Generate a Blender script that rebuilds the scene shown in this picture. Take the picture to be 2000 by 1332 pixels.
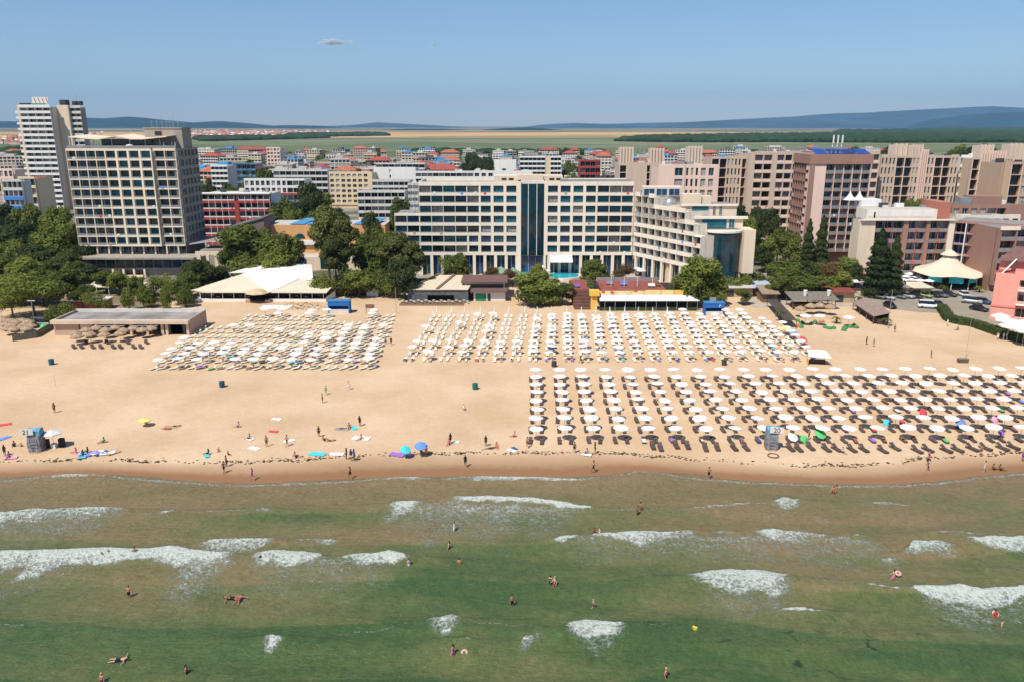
import bpy, bmesh, math, random
import numpy as np
from mathutils import Vector, Matrix
R = math.radians
random.seed(7)
rng = np.random.default_rng(11)
for o in list(bpy.data.objects):
    bpy.data.objects.remove(o)
scene = bpy.context.scene
COL = scene.collection

# ---------------------------------------------------------------- camera, sky, sun, exposure
CAMH, PITCH, FPX = 45.0, 15.1, 1555.0
cd = bpy.data.cameras.new('camera'); cam = bpy.data.objects.new('camera', cd); COL.objects.link(cam)
cam.location = (0, 0, CAMH); cam.rotation_euler = (R(90 - PITCH), 0, 0)
cd.sensor_width = 36; cd.lens = FPX * 36 / 2000.0; cd.clip_start = 0.5; cd.clip_end = 90000
scene.camera = cam
SUN_EL, SUN_AZ = 57.0, (0.60, 0.80)          # elevation; horizontal direction in which shadows fall
world = bpy.data.worlds.new('World'); scene.world = world; world.use_nodes = True
wn = world.node_tree.nodes; wl = world.node_tree.links
bg = wn['Background']; sky = wn.new('ShaderNodeTexSky'); sky.sky_type = 'NISHITA'; sky.sun_disc = False
sky.sun_elevation = R(SUN_EL)
sx, sy = -SUN_AZ[0], -SUN_AZ[1]               # towards the sun
sky.sun_rotation = math.atan2(sx, sy)
sky.altitude = 0; sky.air_density = 1.0; sky.dust_density = 0.1; sky.ozone_density = 7.5
wl.new(sky.outputs[0], bg.inputs[0]); bg.inputs[1].default_value = 0.105
sd = bpy.data.lights.new('sun', 'SUN'); sun = bpy.data.objects.new('sun', sd); COL.objects.link(sun)
sd.energy = 5.0; sd.angle = R(0.53); sd.color = (1.0, 0.94, 0.83)
sdir = Vector((SUN_AZ[0] * math.cos(R(SUN_EL)), SUN_AZ[1] * math.cos(R(SUN_EL)), -math.sin(R(SUN_EL))))
sun.rotation_euler = sdir.to_track_quat('-Z', 'Y').to_euler()
scene.view_settings.view_transform = 'Standard'; scene.view_settings.look = 'None'
scene.view_settings.exposure = 0.12; scene.view_settings.gamma = 1.0
scene.cycles.max_bounces = 5; scene.cycles.diffuse_bounces = 2; scene.cycles.glossy_bounces = 2
scene.cycles.transmission_bounces = 2; scene.cycles.volume_bounces = 0; scene.cycles.transparent_max_bounces = 48
scene.cycles.use_denoising = True

_c, _s = math.cos(R(PITCH)), math.sin(R(PITCH))
def ray(px, py):
    dx, dy = (px - 1000) / FPX, (666 - py) / FPX
    return dx, _c + dy * _s, -_s + dy * _c
def G(px, py, z=0.0):
    a, b, c = ray(px, py); t = (z - CAMH) / c
    return a * t, b * t
def P(px, py, Y):
    a, b, c = ray(px, py); t = Y / b
    return a * t, CAMH + c * t
def PX(px, Y, z=0.0):
    return (px - 1000) / FPX * (_c * Y + _s * (CAMH - z))

# ---------------------------------------------------------------- object helpers
def link(o, parent=None):
    COL.objects.link(o)
    if parent is not None: o.parent = parent
    return o
def tag(o, label=None, cat=None, group=None, kind=None):
    if label: o['label'] = label
    if cat: o['category'] = cat
    if group: o['group'] = group
    if kind: o['kind'] = kind
    return o
def thing(name, label, cat, loc=(0, 0, 0), rz=0.0, group=None, scale=None):
    o = bpy.data.objects.new(name, None); COL.objects.link(o); o.empty_display_size = .5
    o.location = loc; o.rotation_euler = (0, 0, rz)
    if scale is not None: o.scale = (scale,) * 3 if not hasattr(scale, '__len__') else scale
    return tag(o, label, cat, group)
def dup(root, loc=None, rz=None, label=None, group=None, scale=None, parent=None):
    r = root.copy(); COL.objects.link(r)
    if parent is not None: r.parent = parent
    if loc is not None: r.location = loc
    if rz is not None: r.rotation_euler = (0, 0, rz)
    if scale is not None: r.scale = (scale,) * 3 if not hasattr(scale, '__len__') else scale
    if label: r['label'] = label
    if group: r['group'] = group
    for ch in root.children: dup(ch, parent=r)
    return r
def setmat(o, slot, m):
    o.material_slots[slot].link = 'OBJECT'; o.material_slots[slot].material = m
ORD = ('first second third fourth fifth sixth seventh eighth ninth tenth eleventh twelfth thirteenth fourteenth fifteenth sixteenth '
       'seventeenth eighteenth nineteenth twentieth twenty-first twenty-second twenty-third twenty-fourth twenty-fifth twenty-sixth '
       'twenty-seventh twenty-eighth twenty-ninth thirtieth').split()
TENS = {3: 'thirty', 4: 'forty', 5: 'fifty', 6: 'sixty', 7: 'seventy', 8: 'eighty', 9: 'ninety'}
def od(n):
    n += 1
    if n <= 30: return ORD[n - 1]
    if n % 10 == 0: return TENS[n // 10][:-1] + 'ieth'
    return TENS[n // 10] + '-' + ORD[n % 10 - 1]

class MB:
    def __init__(s): s.v, s.f, s.m = [], [], []; s.T = None
    def pt(s, p):
        if s.T is None: s.v.append(tuple(p))
        else: s.v.append(tuple(s.T @ Vector(p)))
        return len(s.v) - 1
    def face(s, pts, m=0):
        s.f.append([s.pt(p) for p in pts]); s.m.append(m)
    def box(s, x0, x1, y0, y1, z0, z1, m=0, mt=None):
        b = len(s.v)
        for z in (z0, z1):
            for x, y in ((x0, y0), (x1, y0), (x1, y1), (x0, y1)): s.pt((x, y, z))
        for q in ((0, 3, 2, 1), (4, 5, 6, 7), (0, 1, 5, 4), (1, 2, 6, 5), (2, 3, 7, 6), (3, 0, 4, 7)):
            s.f.append([b + i for i in q]); s.m.append(m if mt is None or q != (4, 5, 6, 7) else mt)
    def prism(s, poly, z0, z1, m=0, mt=None):
        b = len(s.v); n = len(poly)
        for z in (z0, z1):
            for p in poly: s.pt((p[0], p[1], z))
        s.f.append([b + n - 1 - i for i in range(n)]); s.m.append(m)
        s.f.append([b + n + i for i in range(n)]); s.m.append(m if mt is None else mt)
        for i in range(n):
            j = (i + 1) % n; s.f.append([b + i, b + j, b + n + j, b + n + i]); s.m.append(m)
    def rings(s, rings, m=0, closed=True, cap=True):
        b = len(s.v); n = len(rings[0])
        for r in rings:
            for p in r: s.pt(p)
        for k in range(len(rings) - 1):
            for i in range(n if closed else n - 1):
                j = (i + 1) % n
                s.f.append([b + k * n + i, b + k * n + j, b + (k + 1) * n + j, b + (k + 1) * n + i]); s.m.append(m)
        if cap and closed:
            s.f.append([b + n - 1 - i for i in range(n)]); s.m.append(m)
            e = b + (len(rings) - 1) * n; s.f.append([e + i for i in range(n)]); s.m.append(m)
    def lathe(s, cx, cy, prof, n=8, m=0, ph=0.0):
        s.rings([[(cx + r * math.cos(2 * math.pi * i / n + ph), cy + r * math.sin(2 * math.pi * i / n + ph), z) for i in range(n)] for r, z in prof], m)
    def tube(s, p0, p1, r0, r1=None, n=6, m=0):
        r1 = r0 if r1 is None else r1
        a, b = Vector(p0), Vector(p1); d = (b - a).normalized()
        u = d.orthogonal().normalized(); w = d.cross(u)
        s.rings([[tuple(c + u * (r * math.cos(2 * math.pi * i / n)) + w * (r * math.sin(2 * math.pi * i / n))) for i in range(n)] for c, r in ((a, r0), (b, r1))], m)
    def mesh(s, name, mats, smooth=False):
        me = bpy.data.meshes.new(name); me.from_pydata(s.v, [], s.f)
        for mm in (mats if isinstance(mats, (list, tuple)) else [mats]): me.materials.append(mm)
        me.polygons.foreach_set('material_index', s.m)
        if smooth: me.polygons.foreach_set('use_smooth', [True] * len(s.f))
        me.update(); return me
    def build(s, name, mats, parent=None, loc=None, rz=None, smooth=False):
        o = bpy.data.objects.new(name, s.mesh(name, mats, smooth)); link(o, parent)
        if loc is not None: o.location = loc
        if rz is not None: o.rotation_euler = (0, 0, rz)
        return o
def meshobj(name, me, parent=None, loc=None, rz=None):
    o = bpy.data.objects.new(name, me); link(o, parent)
    if loc is not None: o.location = loc
    if rz is not None: o.rotation_euler = (0, 0, rz)
    return o

# ---------------------------------------------------------------- materials
MATS = {}
def principled(name):
    m = bpy.data.materials.new(name); m.use_nodes = True
    nt = m.node_tree; return m, nt, nt.nodes['Principled BSDF']
def mat(name, col, rough=0.85, var=0.12, scale=0.6, metal=0.0, spec=0.4, bump=0.0, objvar=0.0, streak=False, coords='Object'):
    if name in MATS: return MATS[name]
    m, nt, b = principled(name); N, L = nt.nodes, nt.links
    b.inputs['Roughness'].default_value = rough; b.inputs['Metallic'].default_value = metal
    b.inputs['Specular IOR Level'].default_value = spec
    tc = N.new('ShaderNodeTexCoord'); mp = N.new('ShaderNodeMapping')
    L.new(tc.outputs[coords], mp.inputs[0])
    if streak: mp.inputs['Scale'].default_value = (1, 1, 0.12)
    nz = N.new('ShaderNodeTexNoise'); nz.inputs['Scale'].default_value = scale; nz.inputs['Detail'].default_value = 5
    nz.inputs['Roughness'].default_value = 0.65
    L.new(mp.outputs[0], nz.inputs[0])
    mr = N.new('ShaderNodeMapRange'); mr.inputs['From Min'].default_value = .3; mr.inputs['From Max'].default_value = .7
    mr.inputs['To Min'].default_value = 1 - var; mr.inputs['To Max'].default_value = 1 + var
    L.new(nz.outputs[0], mr.inputs[0])
    src = mr.outputs[0]
    if objvar:
        oi = N.new('ShaderNodeObjectInfo'); m2 = N.new('ShaderNodeMapRange')
        m2.inputs['To Min'].default_value = 1 - objvar; m2.inputs['To Max'].default_value = 1 + objvar
        L.new(oi.outputs['Random'], m2.inputs[0])
        mu = N.new('ShaderNodeMath'); mu.operation = 'MULTIPLY'; L.new(src, mu.inputs[0]); L.new(m2.outputs[0], mu.inputs[1]); src = mu.outputs[0]
    vm = N.new('ShaderNodeVectorMath'); vm.operation = 'SCALE'; vm.inputs[0].default_value = col[:3]
    L.new(src, vm.inputs['Scale']); L.new(vm.outputs[0], b.inputs['Base Color'])
    if bump:
        bp = N.new('ShaderNodeBump'); bp.inputs['Strength'].default_value = bump; bp.inputs['Distance'].default_value = 0.1
        n2 = N.new('ShaderNodeTexNoise'); n2.inputs['Scale'].default_value = scale * 8; L.new(tc.outputs[coords], n2.inputs[0])
        L.new(n2.outputs[0], bp.inputs['Height']); L.new(bp.outputs[0], b.inputs['Normal'])
    MATS[name] = m; return m
def glass(name, col, rough=0.08, var=0.5, scale=0.35, spec=0.6):
    m = mat(name, col, rough=rough, var=var, scale=scale, spec=spec, objvar=.45); return m
def leafmat(name, col, col2):
    if name in MATS: return MATS[name]
    m, nt, b = principled(name); N, L = nt.nodes, nt.links
    b.inputs['Roughness'].default_value = 0.7; b.inputs['Specular IOR Level'].default_value = 0.25
    ge = N.new('ShaderNodeNewGeometry'); tc = N.new('ShaderNodeTexCoord'); oi = N.new('ShaderNodeObjectInfo')
    nz = N.new('ShaderNodeTexNoise'); nz.inputs['Scale'].default_value = 0.9; nz.inputs['Detail'].default_value = 2
    L.new(tc.outputs['Object'], nz.inputs[0])
    ad = N.new('ShaderNodeMath'); ad.operation = 'ADD'; L.new(nz.outputs[0], ad.inputs[0])
    rp = N.new('ShaderNodeMath'); rp.operation = 'MULTIPLY_ADD'; rp.inputs[1].default_value = .5; rp.inputs[2].default_value = -.3
    L.new(ge.outputs['Random Per Island'], rp.inputs[0]); L.new(rp.outputs[0], ad.inputs[1])
    ob = N.new('ShaderNodeMath'); ob.operation = 'MULTIPLY_ADD'; ob.inputs[1].default_value = .5; ob.inputs[2].default_value = -.25
    L.new(oi.outputs['Random'], ob.inputs[0])
    a2 = N.new('ShaderNodeMath'); a2.operation = 'ADD'; L.new(ad.outputs[0], a2.inputs[0]); L.new(ob.outputs[0], a2.inputs[1])
    rmp = N.new('ShaderNodeMix'); rmp.data_type = 'RGBA'
    L.new(a2.outputs[0], rmp.inputs['Factor']); rmp.inputs['A'].default_value = (*col, 1); rmp.inputs['B'].default_value = (*col2, 1)
    L.new(rmp.outputs['Result'], b.inputs['Base Color'])
    tr = N.new('ShaderNodeBsdfTranslucent'); L.new(rmp.outputs['Result'], tr.inputs[0])
    mx = N.new('ShaderNodeMixShader'); mx.inputs[0].default_value = 0.4
    L.new(b.outputs[0], mx.inputs[1]); L.new(tr.outputs[0], mx.inputs[2]); L.new(mx.outputs[0], N['Material Output'].inputs[0])
    MATS[name] = m; return m
# ---------------------------------------------------------------- terrain, sea, hills
def poly_at(pts, xs):
    pts = sorted(pts); return np.interp(xs, [p[0] for p in pts], [p[1] for p in pts])
SHORE_PX = [(-200,940),(0,936),(60,932),(130,927),(210,927),(300,934),(400,941),(480,944),(560,941),(700,936),(790,934),(900,931),(1000,934),(1100,935),(1170,929),(1230,921),(1290,922),(1350,930),(1440,937),(1540,941),(1650,945),(1750,945),(1850,938),(1910,929),(2000,921),(2300,915)]
WET_PX = [(-200,908),(0,906),(100,903),(200,902),(300,905),(420,908),(520,906),(620,901),(700,896),(800,892),(900,889),(1000,891),(1060,889),(1150,888),(1250,892),(1350,901),(1450,907),(1550,913),(1650,914),(1720,911),(1790,903),(1850,897),(1930,893),(2000,888),(2300,884)]
SH = [G(x, y) for x, y in SHORE_PX]; WT = [G(x, y) for x, y in WET_PX]
def shore_y(x): return poly_at(SH, x)
def wet_y(x): return poly_at(WT, x)

def gridmesh(name, xs, ys, zfun, attrs=None, mats=(), smooth=True):
    X, Y = np.meshgrid(xs, ys); Z = zfun(X, Y)
    nx, ny = len(xs), len(ys)
    co = np.stack([X, Y, Z], -1).reshape(-1, 3).astype(np.float32)
    i = np.arange(nx * ny).reshape(ny, nx)
    q = np.stack([i[:-1, :-1], i[:-1, 1:], i[1:, 1:], i[1:, :-1]], -1).reshape(-1, 4)
    me = bpy.data.meshes.new(name); me.vertices.add(len(co)); me.vertices.foreach_set('co', co.ravel())
    me.loops.add(q.size); me.loops.foreach_set('vertex_index', q.ravel().astype(np.int32))
    me.polygons.add(len(q)); me.polygons.foreach_set('loop_start', (np.arange(len(q)) * 4).astype(np.int32))
    if attrs:
        for k, fn in attrs.items():
            a = me.attributes.new(k, 'FLOAT', 'POINT'); a.data.foreach_set('value', fn(X, Y).astype(np.float32).ravel())
    for m in mats: me.materials.append(m)
    me.update(calc_edges=True); me.validate()
    if smooth: me.polygons.foreach_set('use_smooth', [True] * len(me.polygons))
    o = bpy.data.objects.new(name, me); COL.objects.link(o); return o
def smoothnoise(X, Y, s, seed=0, octv=4):
    r = np.random.default_rng(seed); out = np.zeros_like(X, dtype=float); amp = 1.0; tot = 0
    for k in range(octv):
        for j in range(4):
            a = r.uniform(0, 2 * math.pi); f = s * (2 ** k) * r.uniform(.7, 1.4); ph = r.uniform(0, 6.28, 2)
            out += amp * np.sin((X * math.cos(a) + Y * math.sin(a)) * f + ph[0] + 1.3 * np.sin((Y * math.cos(a) - X * math.sin(a)) * f * .7 + ph[1]))
        tot += amp * 2.6; amp *= .55
    return out / tot
def sstep(a, b, x):
    t = np.clip((x - a) / (b - a), 0, 1); return t * t * (3 - 2 * t)

# sand ---------------------------------------------------------
def sand_material():
    m, nt, b = principled('beach_sand'); N, L = nt.nodes, nt.links
    tc = N.new('ShaderNodeTexCoord'); b.inputs['Specular IOR Level'].default_value = .3
    at = N.new('ShaderNodeAttribute'); at.attribute_name = 'wet'
    n1 = N.new('ShaderNodeTexNoise'); n1.inputs['Scale'].default_value = .07; n1.inputs['Detail'].default_value = 6; n1.inputs['Roughness'].default_value = .6
    n2 = N.new('ShaderNodeTexNoise'); n2.inputs['Scale'].default_value = 1.1; n2.inputs['Detail'].default_value = 9; n2.inputs['Roughness'].default_value = .78
    L.new(tc.outputs['Object'], n1.inputs[0]); L.new(tc.outputs['Object'], n2.inputs[0])
    c1 = N.new('ShaderNodeMix'); c1.data_type = 'RGBA'; c1.inputs['A'].default_value = (.55, .375, .225, 1); c1.inputs['B'].default_value = (.65, .475, .31, 1)
    r1 = N.new('ShaderNodeMapRange'); r1.inputs['From Min'].default_value = .35; r1.inputs['From Max'].default_value = .65
    L.new(n1.outputs[0], r1.inputs[0]); L.new(r1.outputs[0], c1.inputs['Factor'])
    r2 = N.new('ShaderNodeMapRange'); r2.inputs['From Min'].default_value = .25; r2.inputs['From Max'].default_value = .75; r2.inputs['To Min'].default_value = .86; r2.inputs['To Max'].default_value = 1.10
    L.new(n2.outputs[0], r2.inputs[0])
    vs = N.new('ShaderNodeVectorMath'); vs.operation = 'SCALE'; L.new(c1.outputs['Result'], vs.inputs[0]); L.new(r2.outputs[0], vs.inputs['Scale'])
    wn_ = N.new('ShaderNodeMath'); wn_.operation = 'MULTIPLY_ADD'; wn_.inputs[1].default_value = .25; L.new(n2.outputs[0], wn_.inputs[0])
    wa = N.new('ShaderNodeMath'); wa.operation = 'SUBTRACT'; L.new(at.outputs['Fac'], wn_.inputs[2]); L.new(wn_.outputs[0], wa.inputs[0]); wa.inputs[1].default_value = .125
    cr = N.new('ShaderNodeValToRGB'); e = cr.color_ramp; e.elements[0].position = 0; e.elements[0].color = (0, 0, 0, 1)
    e.elements[1].position = 1; e.elements[1].color = (1, 1, 1, 1)
    mids = [(.20, .0), (.32, .34), (.46, .62), (.56, .95)]
    for p_, v_ in mids:
        q = e.elements.new(p_); q.color = (v_, v_, v_, 1)
    L.new(wa.outputs[0], cr.inputs[0])
    mw = N.new('ShaderNodeMix'); mw.data_type = 'RGBA'; L.new(cr.outputs[0], mw.inputs['Factor']); L.new(vs.outputs[0], mw.inputs['A']); mw.inputs['B'].default_value = (.27, .135, .055, 1)
    L.new(mw.outputs['Result'], b.inputs['Base Color'])
    rr = N.new('ShaderNodeMapRange'); rr.inputs['To Min'].default_value = .95; rr.inputs['To Max'].default_value = .42
    L.new(cr.outputs[0], rr.inputs[0]); L.new(rr.outputs[0], b.inputs['Roughness'])
    n3 = N.new('ShaderNodeTexNoise'); n3.inputs['Scale'].default_value = 2.6; n3.inputs['Detail'].default_value = 4
    L.new(tc.outputs['Object'], n3.inputs[0])
    bp = N.new('ShaderNodeBump'); bp.inputs['Distance'].default_value = .12
    bs = N.new('ShaderNodeMapRange'); bs.inputs['To Min'].default_value = .45; bs.inputs['To Max'].default_value = .02
    L.new(cr.outputs[0], bs.inputs[0]); L.new(bs.outputs[0], bp.inputs['Strength'])
    L.new(n3.outputs[0], bp.inputs['Height']); L.new(bp.outputs[0], b.inputs['Normal'])
    return m
def sand_z(X, Y):
    s = shore_y(X); d = Y - s
    base = np.where(d < 0, d * .05, np.minimum(d * .035, .32))
    dry = sstep(4, 9, d)
    return base - .32 + dry * (smoothnoise(X, Y, .35, 3) * .03)
def wet_attr(X, Y):
    s, w = shore_y(X), wet_y(X)
    t = (w - Y) / np.maximum(w - s, .5)
    return np.clip(.3 + .45 * t, 0, 1)
SANDM = sand_material()
xs = np.concatenate([np.arange(-190, -80, 3.0), np.arange(-80, 80, .7), np.arange(80, 190, 3.0)])
ys = np.concatenate([np.arange(85, 112, .4), np.arange(112, 232, 2.0)])
tag(gridmesh('beach_sand', xs, ys, sand_z, {'wet': wet_attr}, [SANDM]), kind='structure')

# sea ------------------------------------------------------------
# breakers: crest polyline in the picture's own reading, (x, y, trail in px, density)
FOAM = [
 [(85,930,4,.7),(150,927,6,.8),(210,928,2,.5)], [(180,928,2,.6),(255,933,2,.5)],[(640,938,2,.4),(730,936,2,.5)],
 [(740,935,4,.7),(800,933,5,.8),(850,934,3,.5)], [(905,931,10,.7),(960,932,8,.8),(1040,934,6,.9),(1110,936,5,.8),(1185,934,3,.5)],
 [(1200,930,2,.6),(1240,922,3,.8),(1285,923,3,.6)], [(1350,928,3,.5),(1400,935,3,.6)], [(1825,938,2,.6),(1845,935,2,.4)],
 [(-40,1008,30,.75),(0,1003,30,.8),(60,996,24,.8),(130,993,30,.7),(200,991,26,.75),(265,993,6,.4)], [(300,1001,9,.7),(352,996,7,.8)],
 [(262,1002,20,.4),(300,1004,18,.4)],
 [(500,993,12,.8),(541,993,8,.7)], [(745,984,44,.85),(770,981,42,.8),(830,980,14,.95)],
 [(800,984,60,.45),(880,980,66,.5),(940,978,50,.42)],
 [(880,973,8,.9),(960,972,10,1),(1040,975,9,1),(1100,984,12,1.05),(1165,992,4,.9)], [(960,976,60,.42),(1040,980,50,.35),(1090,988,40,.3)],
 [(1120,1000,30,.45),(1150,996,24,.3)],[(1195,992,2,.5),(1300,984,3,.4)],
 [(1310,991,4,.5),(1400,981,6,.7),(1500,976,6,.7),(1575,974,5,.6)], [(1500,984,20,.6),(1530,974,26,.85),(1578,977,4,.5)],
 [(1650,968,3,.6),(1690,974,3,.7),(1760,980,4,.7),(1790,982,3,.5)], [(1800,978,4,.6),(1830,976,4,.6)],[(1985,970,8,.5),(2040,968,8,.5)],
 [(1480,1003,16,.5),(1540,1000,12,.4)],[(1580,1010,5,.6),(1640,1012,3,.4)],[(1900,998,3,.5),(1945,1002,2,.5)],
 [(380,1061,10,.6),(420,1053,26,.75),(480,1051,30,.75),(545,1052,6,.8)], [(560,1048,3,.4),(600,1045,10,.4),(640,1046,18,.7),(672,1048,12,.7)],
 [(1075,1056,8,.95),(1100,1052,13,1.05),(1138,1047,4,.95)], [(1148,1048,3,.9),(1230,1042,18,.95),(1300,1040,20,.8),(1368,1037,12,.7)],
 [(1250,1050,30,.45),(1340,1046,28,.45)],
 [(1380,1036,3,.6),(1410,1032,12,.7),(1452,1036,3,.6)], [(1465,1038,4,.8),(1510,1036,22,.85),(1560,1041,20,.75),(1630,1045,3,.6)],
 [(1650,1046,3,.85),(1675,1046,5,.85),(1700,1049,2,.7)], [(1710,1047,8,.6),(1738,1055,6,.5)], [(1825,1040,5,.8),(1870,1040,4,.7),(1930,1041,3,.5)],
 [(1500,1060,44,.3),(1560,1066,44,.36),(1640,1080,40,.36)],[(1610,1120,10,.6),(1650,1117,8,.6)],
 [(1885,1053,16,1),(1940,1050,26,.9),(2000,1050,36,.85),(2060,1052,36,.85)], [(1762,1080,6,.7),(1785,1059,22,.85),(1830,1057,26,.7),(1870,1064,22,.75),(1922,1106,8,.8)],
 [(1712,1089,8,.7),(1740,1083,16,.65),(1762,1086,12,.6)],
 [(-60,1078,70,.8),(0,1077,60,.78),(60,1078,56,.85),(120,1076,46,.9),(200,1073,30,1),(260,1076,26,1.02),(300,1075,24,1.05),(335,1068,24,1.1),(372,1077,34,1),(462,1084,14,.9)],
 [(345,1080,60,.55),(370,1085,100,.72),(410,1090,100,.62),(450,1092,90,.5),(490,1090,70,.5)],
 [(0,1110,90,.4),(60,1110,80,.42),(140,1105,60,.38),(190,1100,40,.3)],[(148,1135,3,.7),(180,1114,6,.7)],
 [(488,1087,20,.85),(530,1078,34,.95),(560,1077,36,.95),(600,1080,26,.9),(640,1086,4,.8)], [(500,1110,50,.4),(540,1112,40,.35)],
 [(648,1087,3,.7),(700,1083,20,.8),(730,1082,26,.9),(760,1078,20,1.05),(803,1088,6,1)], [(860,1092,16,.5),(890,1090,14,.4)],
 [(1335,1126,8,.6),(1380,1117,36,.85),(1430,1113,56,.95),(1490,1116,58,.92),(1530,1121,40,.8),(1552,1129,8,.8)],
 [(1765,1150,3,.9),(1790,1151,12,1.1),(1840,1151,36,.98),(1872,1147,44,1),(1920,1156,28,1),(1960,1152,28,.95),(2000,1150,20,1.1),(2060,1150,20,1.05)],
 [(1830,1170,30,.7),(1880,1180,24,.6),(1925,1188,16,.75)],
 [(828,1215,4,.6),(850,1208,24,.8),(880,1203,36,.85),(904,1207,24,.8)], [(1096,1228,3,.9),(1120,1221,20,1.05),(1145,1214,40,1.02),(1185,1218,50,1),(1226,1217,36,.95)],
 [(1125,1245,30,.5),(1160,1250,34,.5),(1200,1270,30,.4)],
 [(1519,1190,5,.9),(1560,1187,7,1),(1612,1192,3,.9)], [(512,1247,5,.8),(530,1246,40,1),(562,1247,12,.95)], [(995,1275,14,.5),(1025,1241,26,.65),(1064,1236,12,.6)],
 [(888,1248,4,.8),(931,1252,4,.8)], [(330,1208,3,.6),(380,1205,4,.7)], [(-20,1212,3,.7),(60,1219,3,.6)], [(1235,1216,2,.6),(1320,1211,2,.5)],
 [(745,990,80,.42),(900,985,90,.52),(1000,985,85,.52),(1150,996,50,.42)], [(-30,1015,50,.5),(150,1003,55,.52),(265,998,30,.42)], [(1080,1050,60,.4),(1300,1045,60,.48),(1640,1050,70,.48),(1740,1060,50,.42)],
 [(1345,1130,95,.5),(1550,1130,90,.46)], [(1770,1160,90,.5),(2040,1155,90,.5)], [(480,1090,110,.46),(640,1092,80,.46),(800,1095,70,.4)], [(352,996,3,.6),(500,993,3,.6)], [(545,1050,3,.7),(630,1045,3,.7)], [(672,1046,2,.5),(850,1070,2,.45)], [(1166,993,2,.6),(1310,990,2,.6)],
 [(1552,1129,3,.7),(1770,1152,3,.8)], [(904,1208,2,.6),(1096,1228,2,.6)], [(563,1247,2,.6),(830,1215,2,.55)],
 [(705,1268,10,.5),(738,1266,8,.5)], [(818,1268,14,.5),(842,1272,10,.4)],[(955,1080,4,.4),(1010,1076,3,.4)],[(555,1015,8,.4),(580,1012,8,.3)],
]
def foam_attr(X, Y):
    F = np.zeros_like(X)
    jit = smoothnoise(X, Y, 1.1, 5, 3)
    for seg in FOAM:
        w = [(*G(x, y), x, y, t, d) for x, y, t, d in seg]
        wx = np.array([p[0] for p in w]); o = np.argsort(wx); wx = wx[o]
        wy = np.array([p[1] for p in w])[o]
        tr = np.array([p[1] - G(p[2], p[3] + p[4])[1] for p in w])[o]; dn = np.array([p[5] for p in w])[o]
        m = (X > wx[0]) & (X < wx[-1]) & (Y < wy.max() + 1) & (Y > (wy - tr).min() - 1)
        if not m.any(): continue
        x = X[m]; yc = np.interp(x, wx, wy) + jit[m] * .35; t = np.maximum(np.interp(x, wx, tr), .25) * (1 + .35 * smoothnoise(x, Y[m], .9, 9, 2)); dd = np.interp(x, wx, dn)
        e = np.clip(np.minimum(x - wx[0], wx[-1] - x) / (1.1 + .25 * t) + .1 + .25 * jit[m], 0, 1) ** .6
        s = (yc - Y[m]) / t
        f = np.where(s < -.06, 0, np.where(s < 0, 1 + s / .06, np.where(s < .12, 1.02, .93 - .30 * np.clip((s - .12) / .88, 0, 1) ** .7)) * np.clip((1 - s) * 3, 0, 1) ** .7)
        F[m] = np.maximum(F[m], f * dd * e)
    # swash edge
    d = shore_y(X) - Y + jit * .2
    sw = np.where((d > -.3) & (d < .35), .52, 0); F = np.maximum(F, sw)
    return F
def crest_h(X, Y):
    H = np.zeros_like(X)
    for seg in FOAM:
        if max(p[3] for p in seg) < .8: continue
        w = [(*G(x, y), d, t) for x, y, t, d in seg]; wx = np.array([p[0] for p in w]); o = np.argsort(wx); wx = wx[o]
        wy = np.array([p[1] for p in w])[o]; dn = np.array([p[2] for p in w])[o]
        yc = np.interp(X, wx, wy); dd = np.interp(X, wx, dn) * np.exp(-np.maximum(0, np.maximum(wx[0] - X, X - wx[-1])) / 2.5)
        s = (yc - Y)
        H = np.maximum(H, .60 * dd * np.where(s < 0, np.exp(-(s / .45) ** 2), np.exp(-(s / 1.9) ** 2)))
    return H
def sea_z(X, Y):
    d = np.clip((shore_y(X) - Y) / 25, 0, 1)
    ph = Y + .03 * X + 2.2 * smoothnoise(X, Y, .05, 21, 2)
    sw = .17 * np.sin(ph * .62) * d + .06 * np.sin(ph * 1.5 + X * .12) * d
    ch = (smoothnoise(X, Y, 1.6, 33, 3)) * .05 * np.clip(d * 3, .15, 1)
    return -.30 + sw * .9 + ch + crest_h(X, Y)
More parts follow.
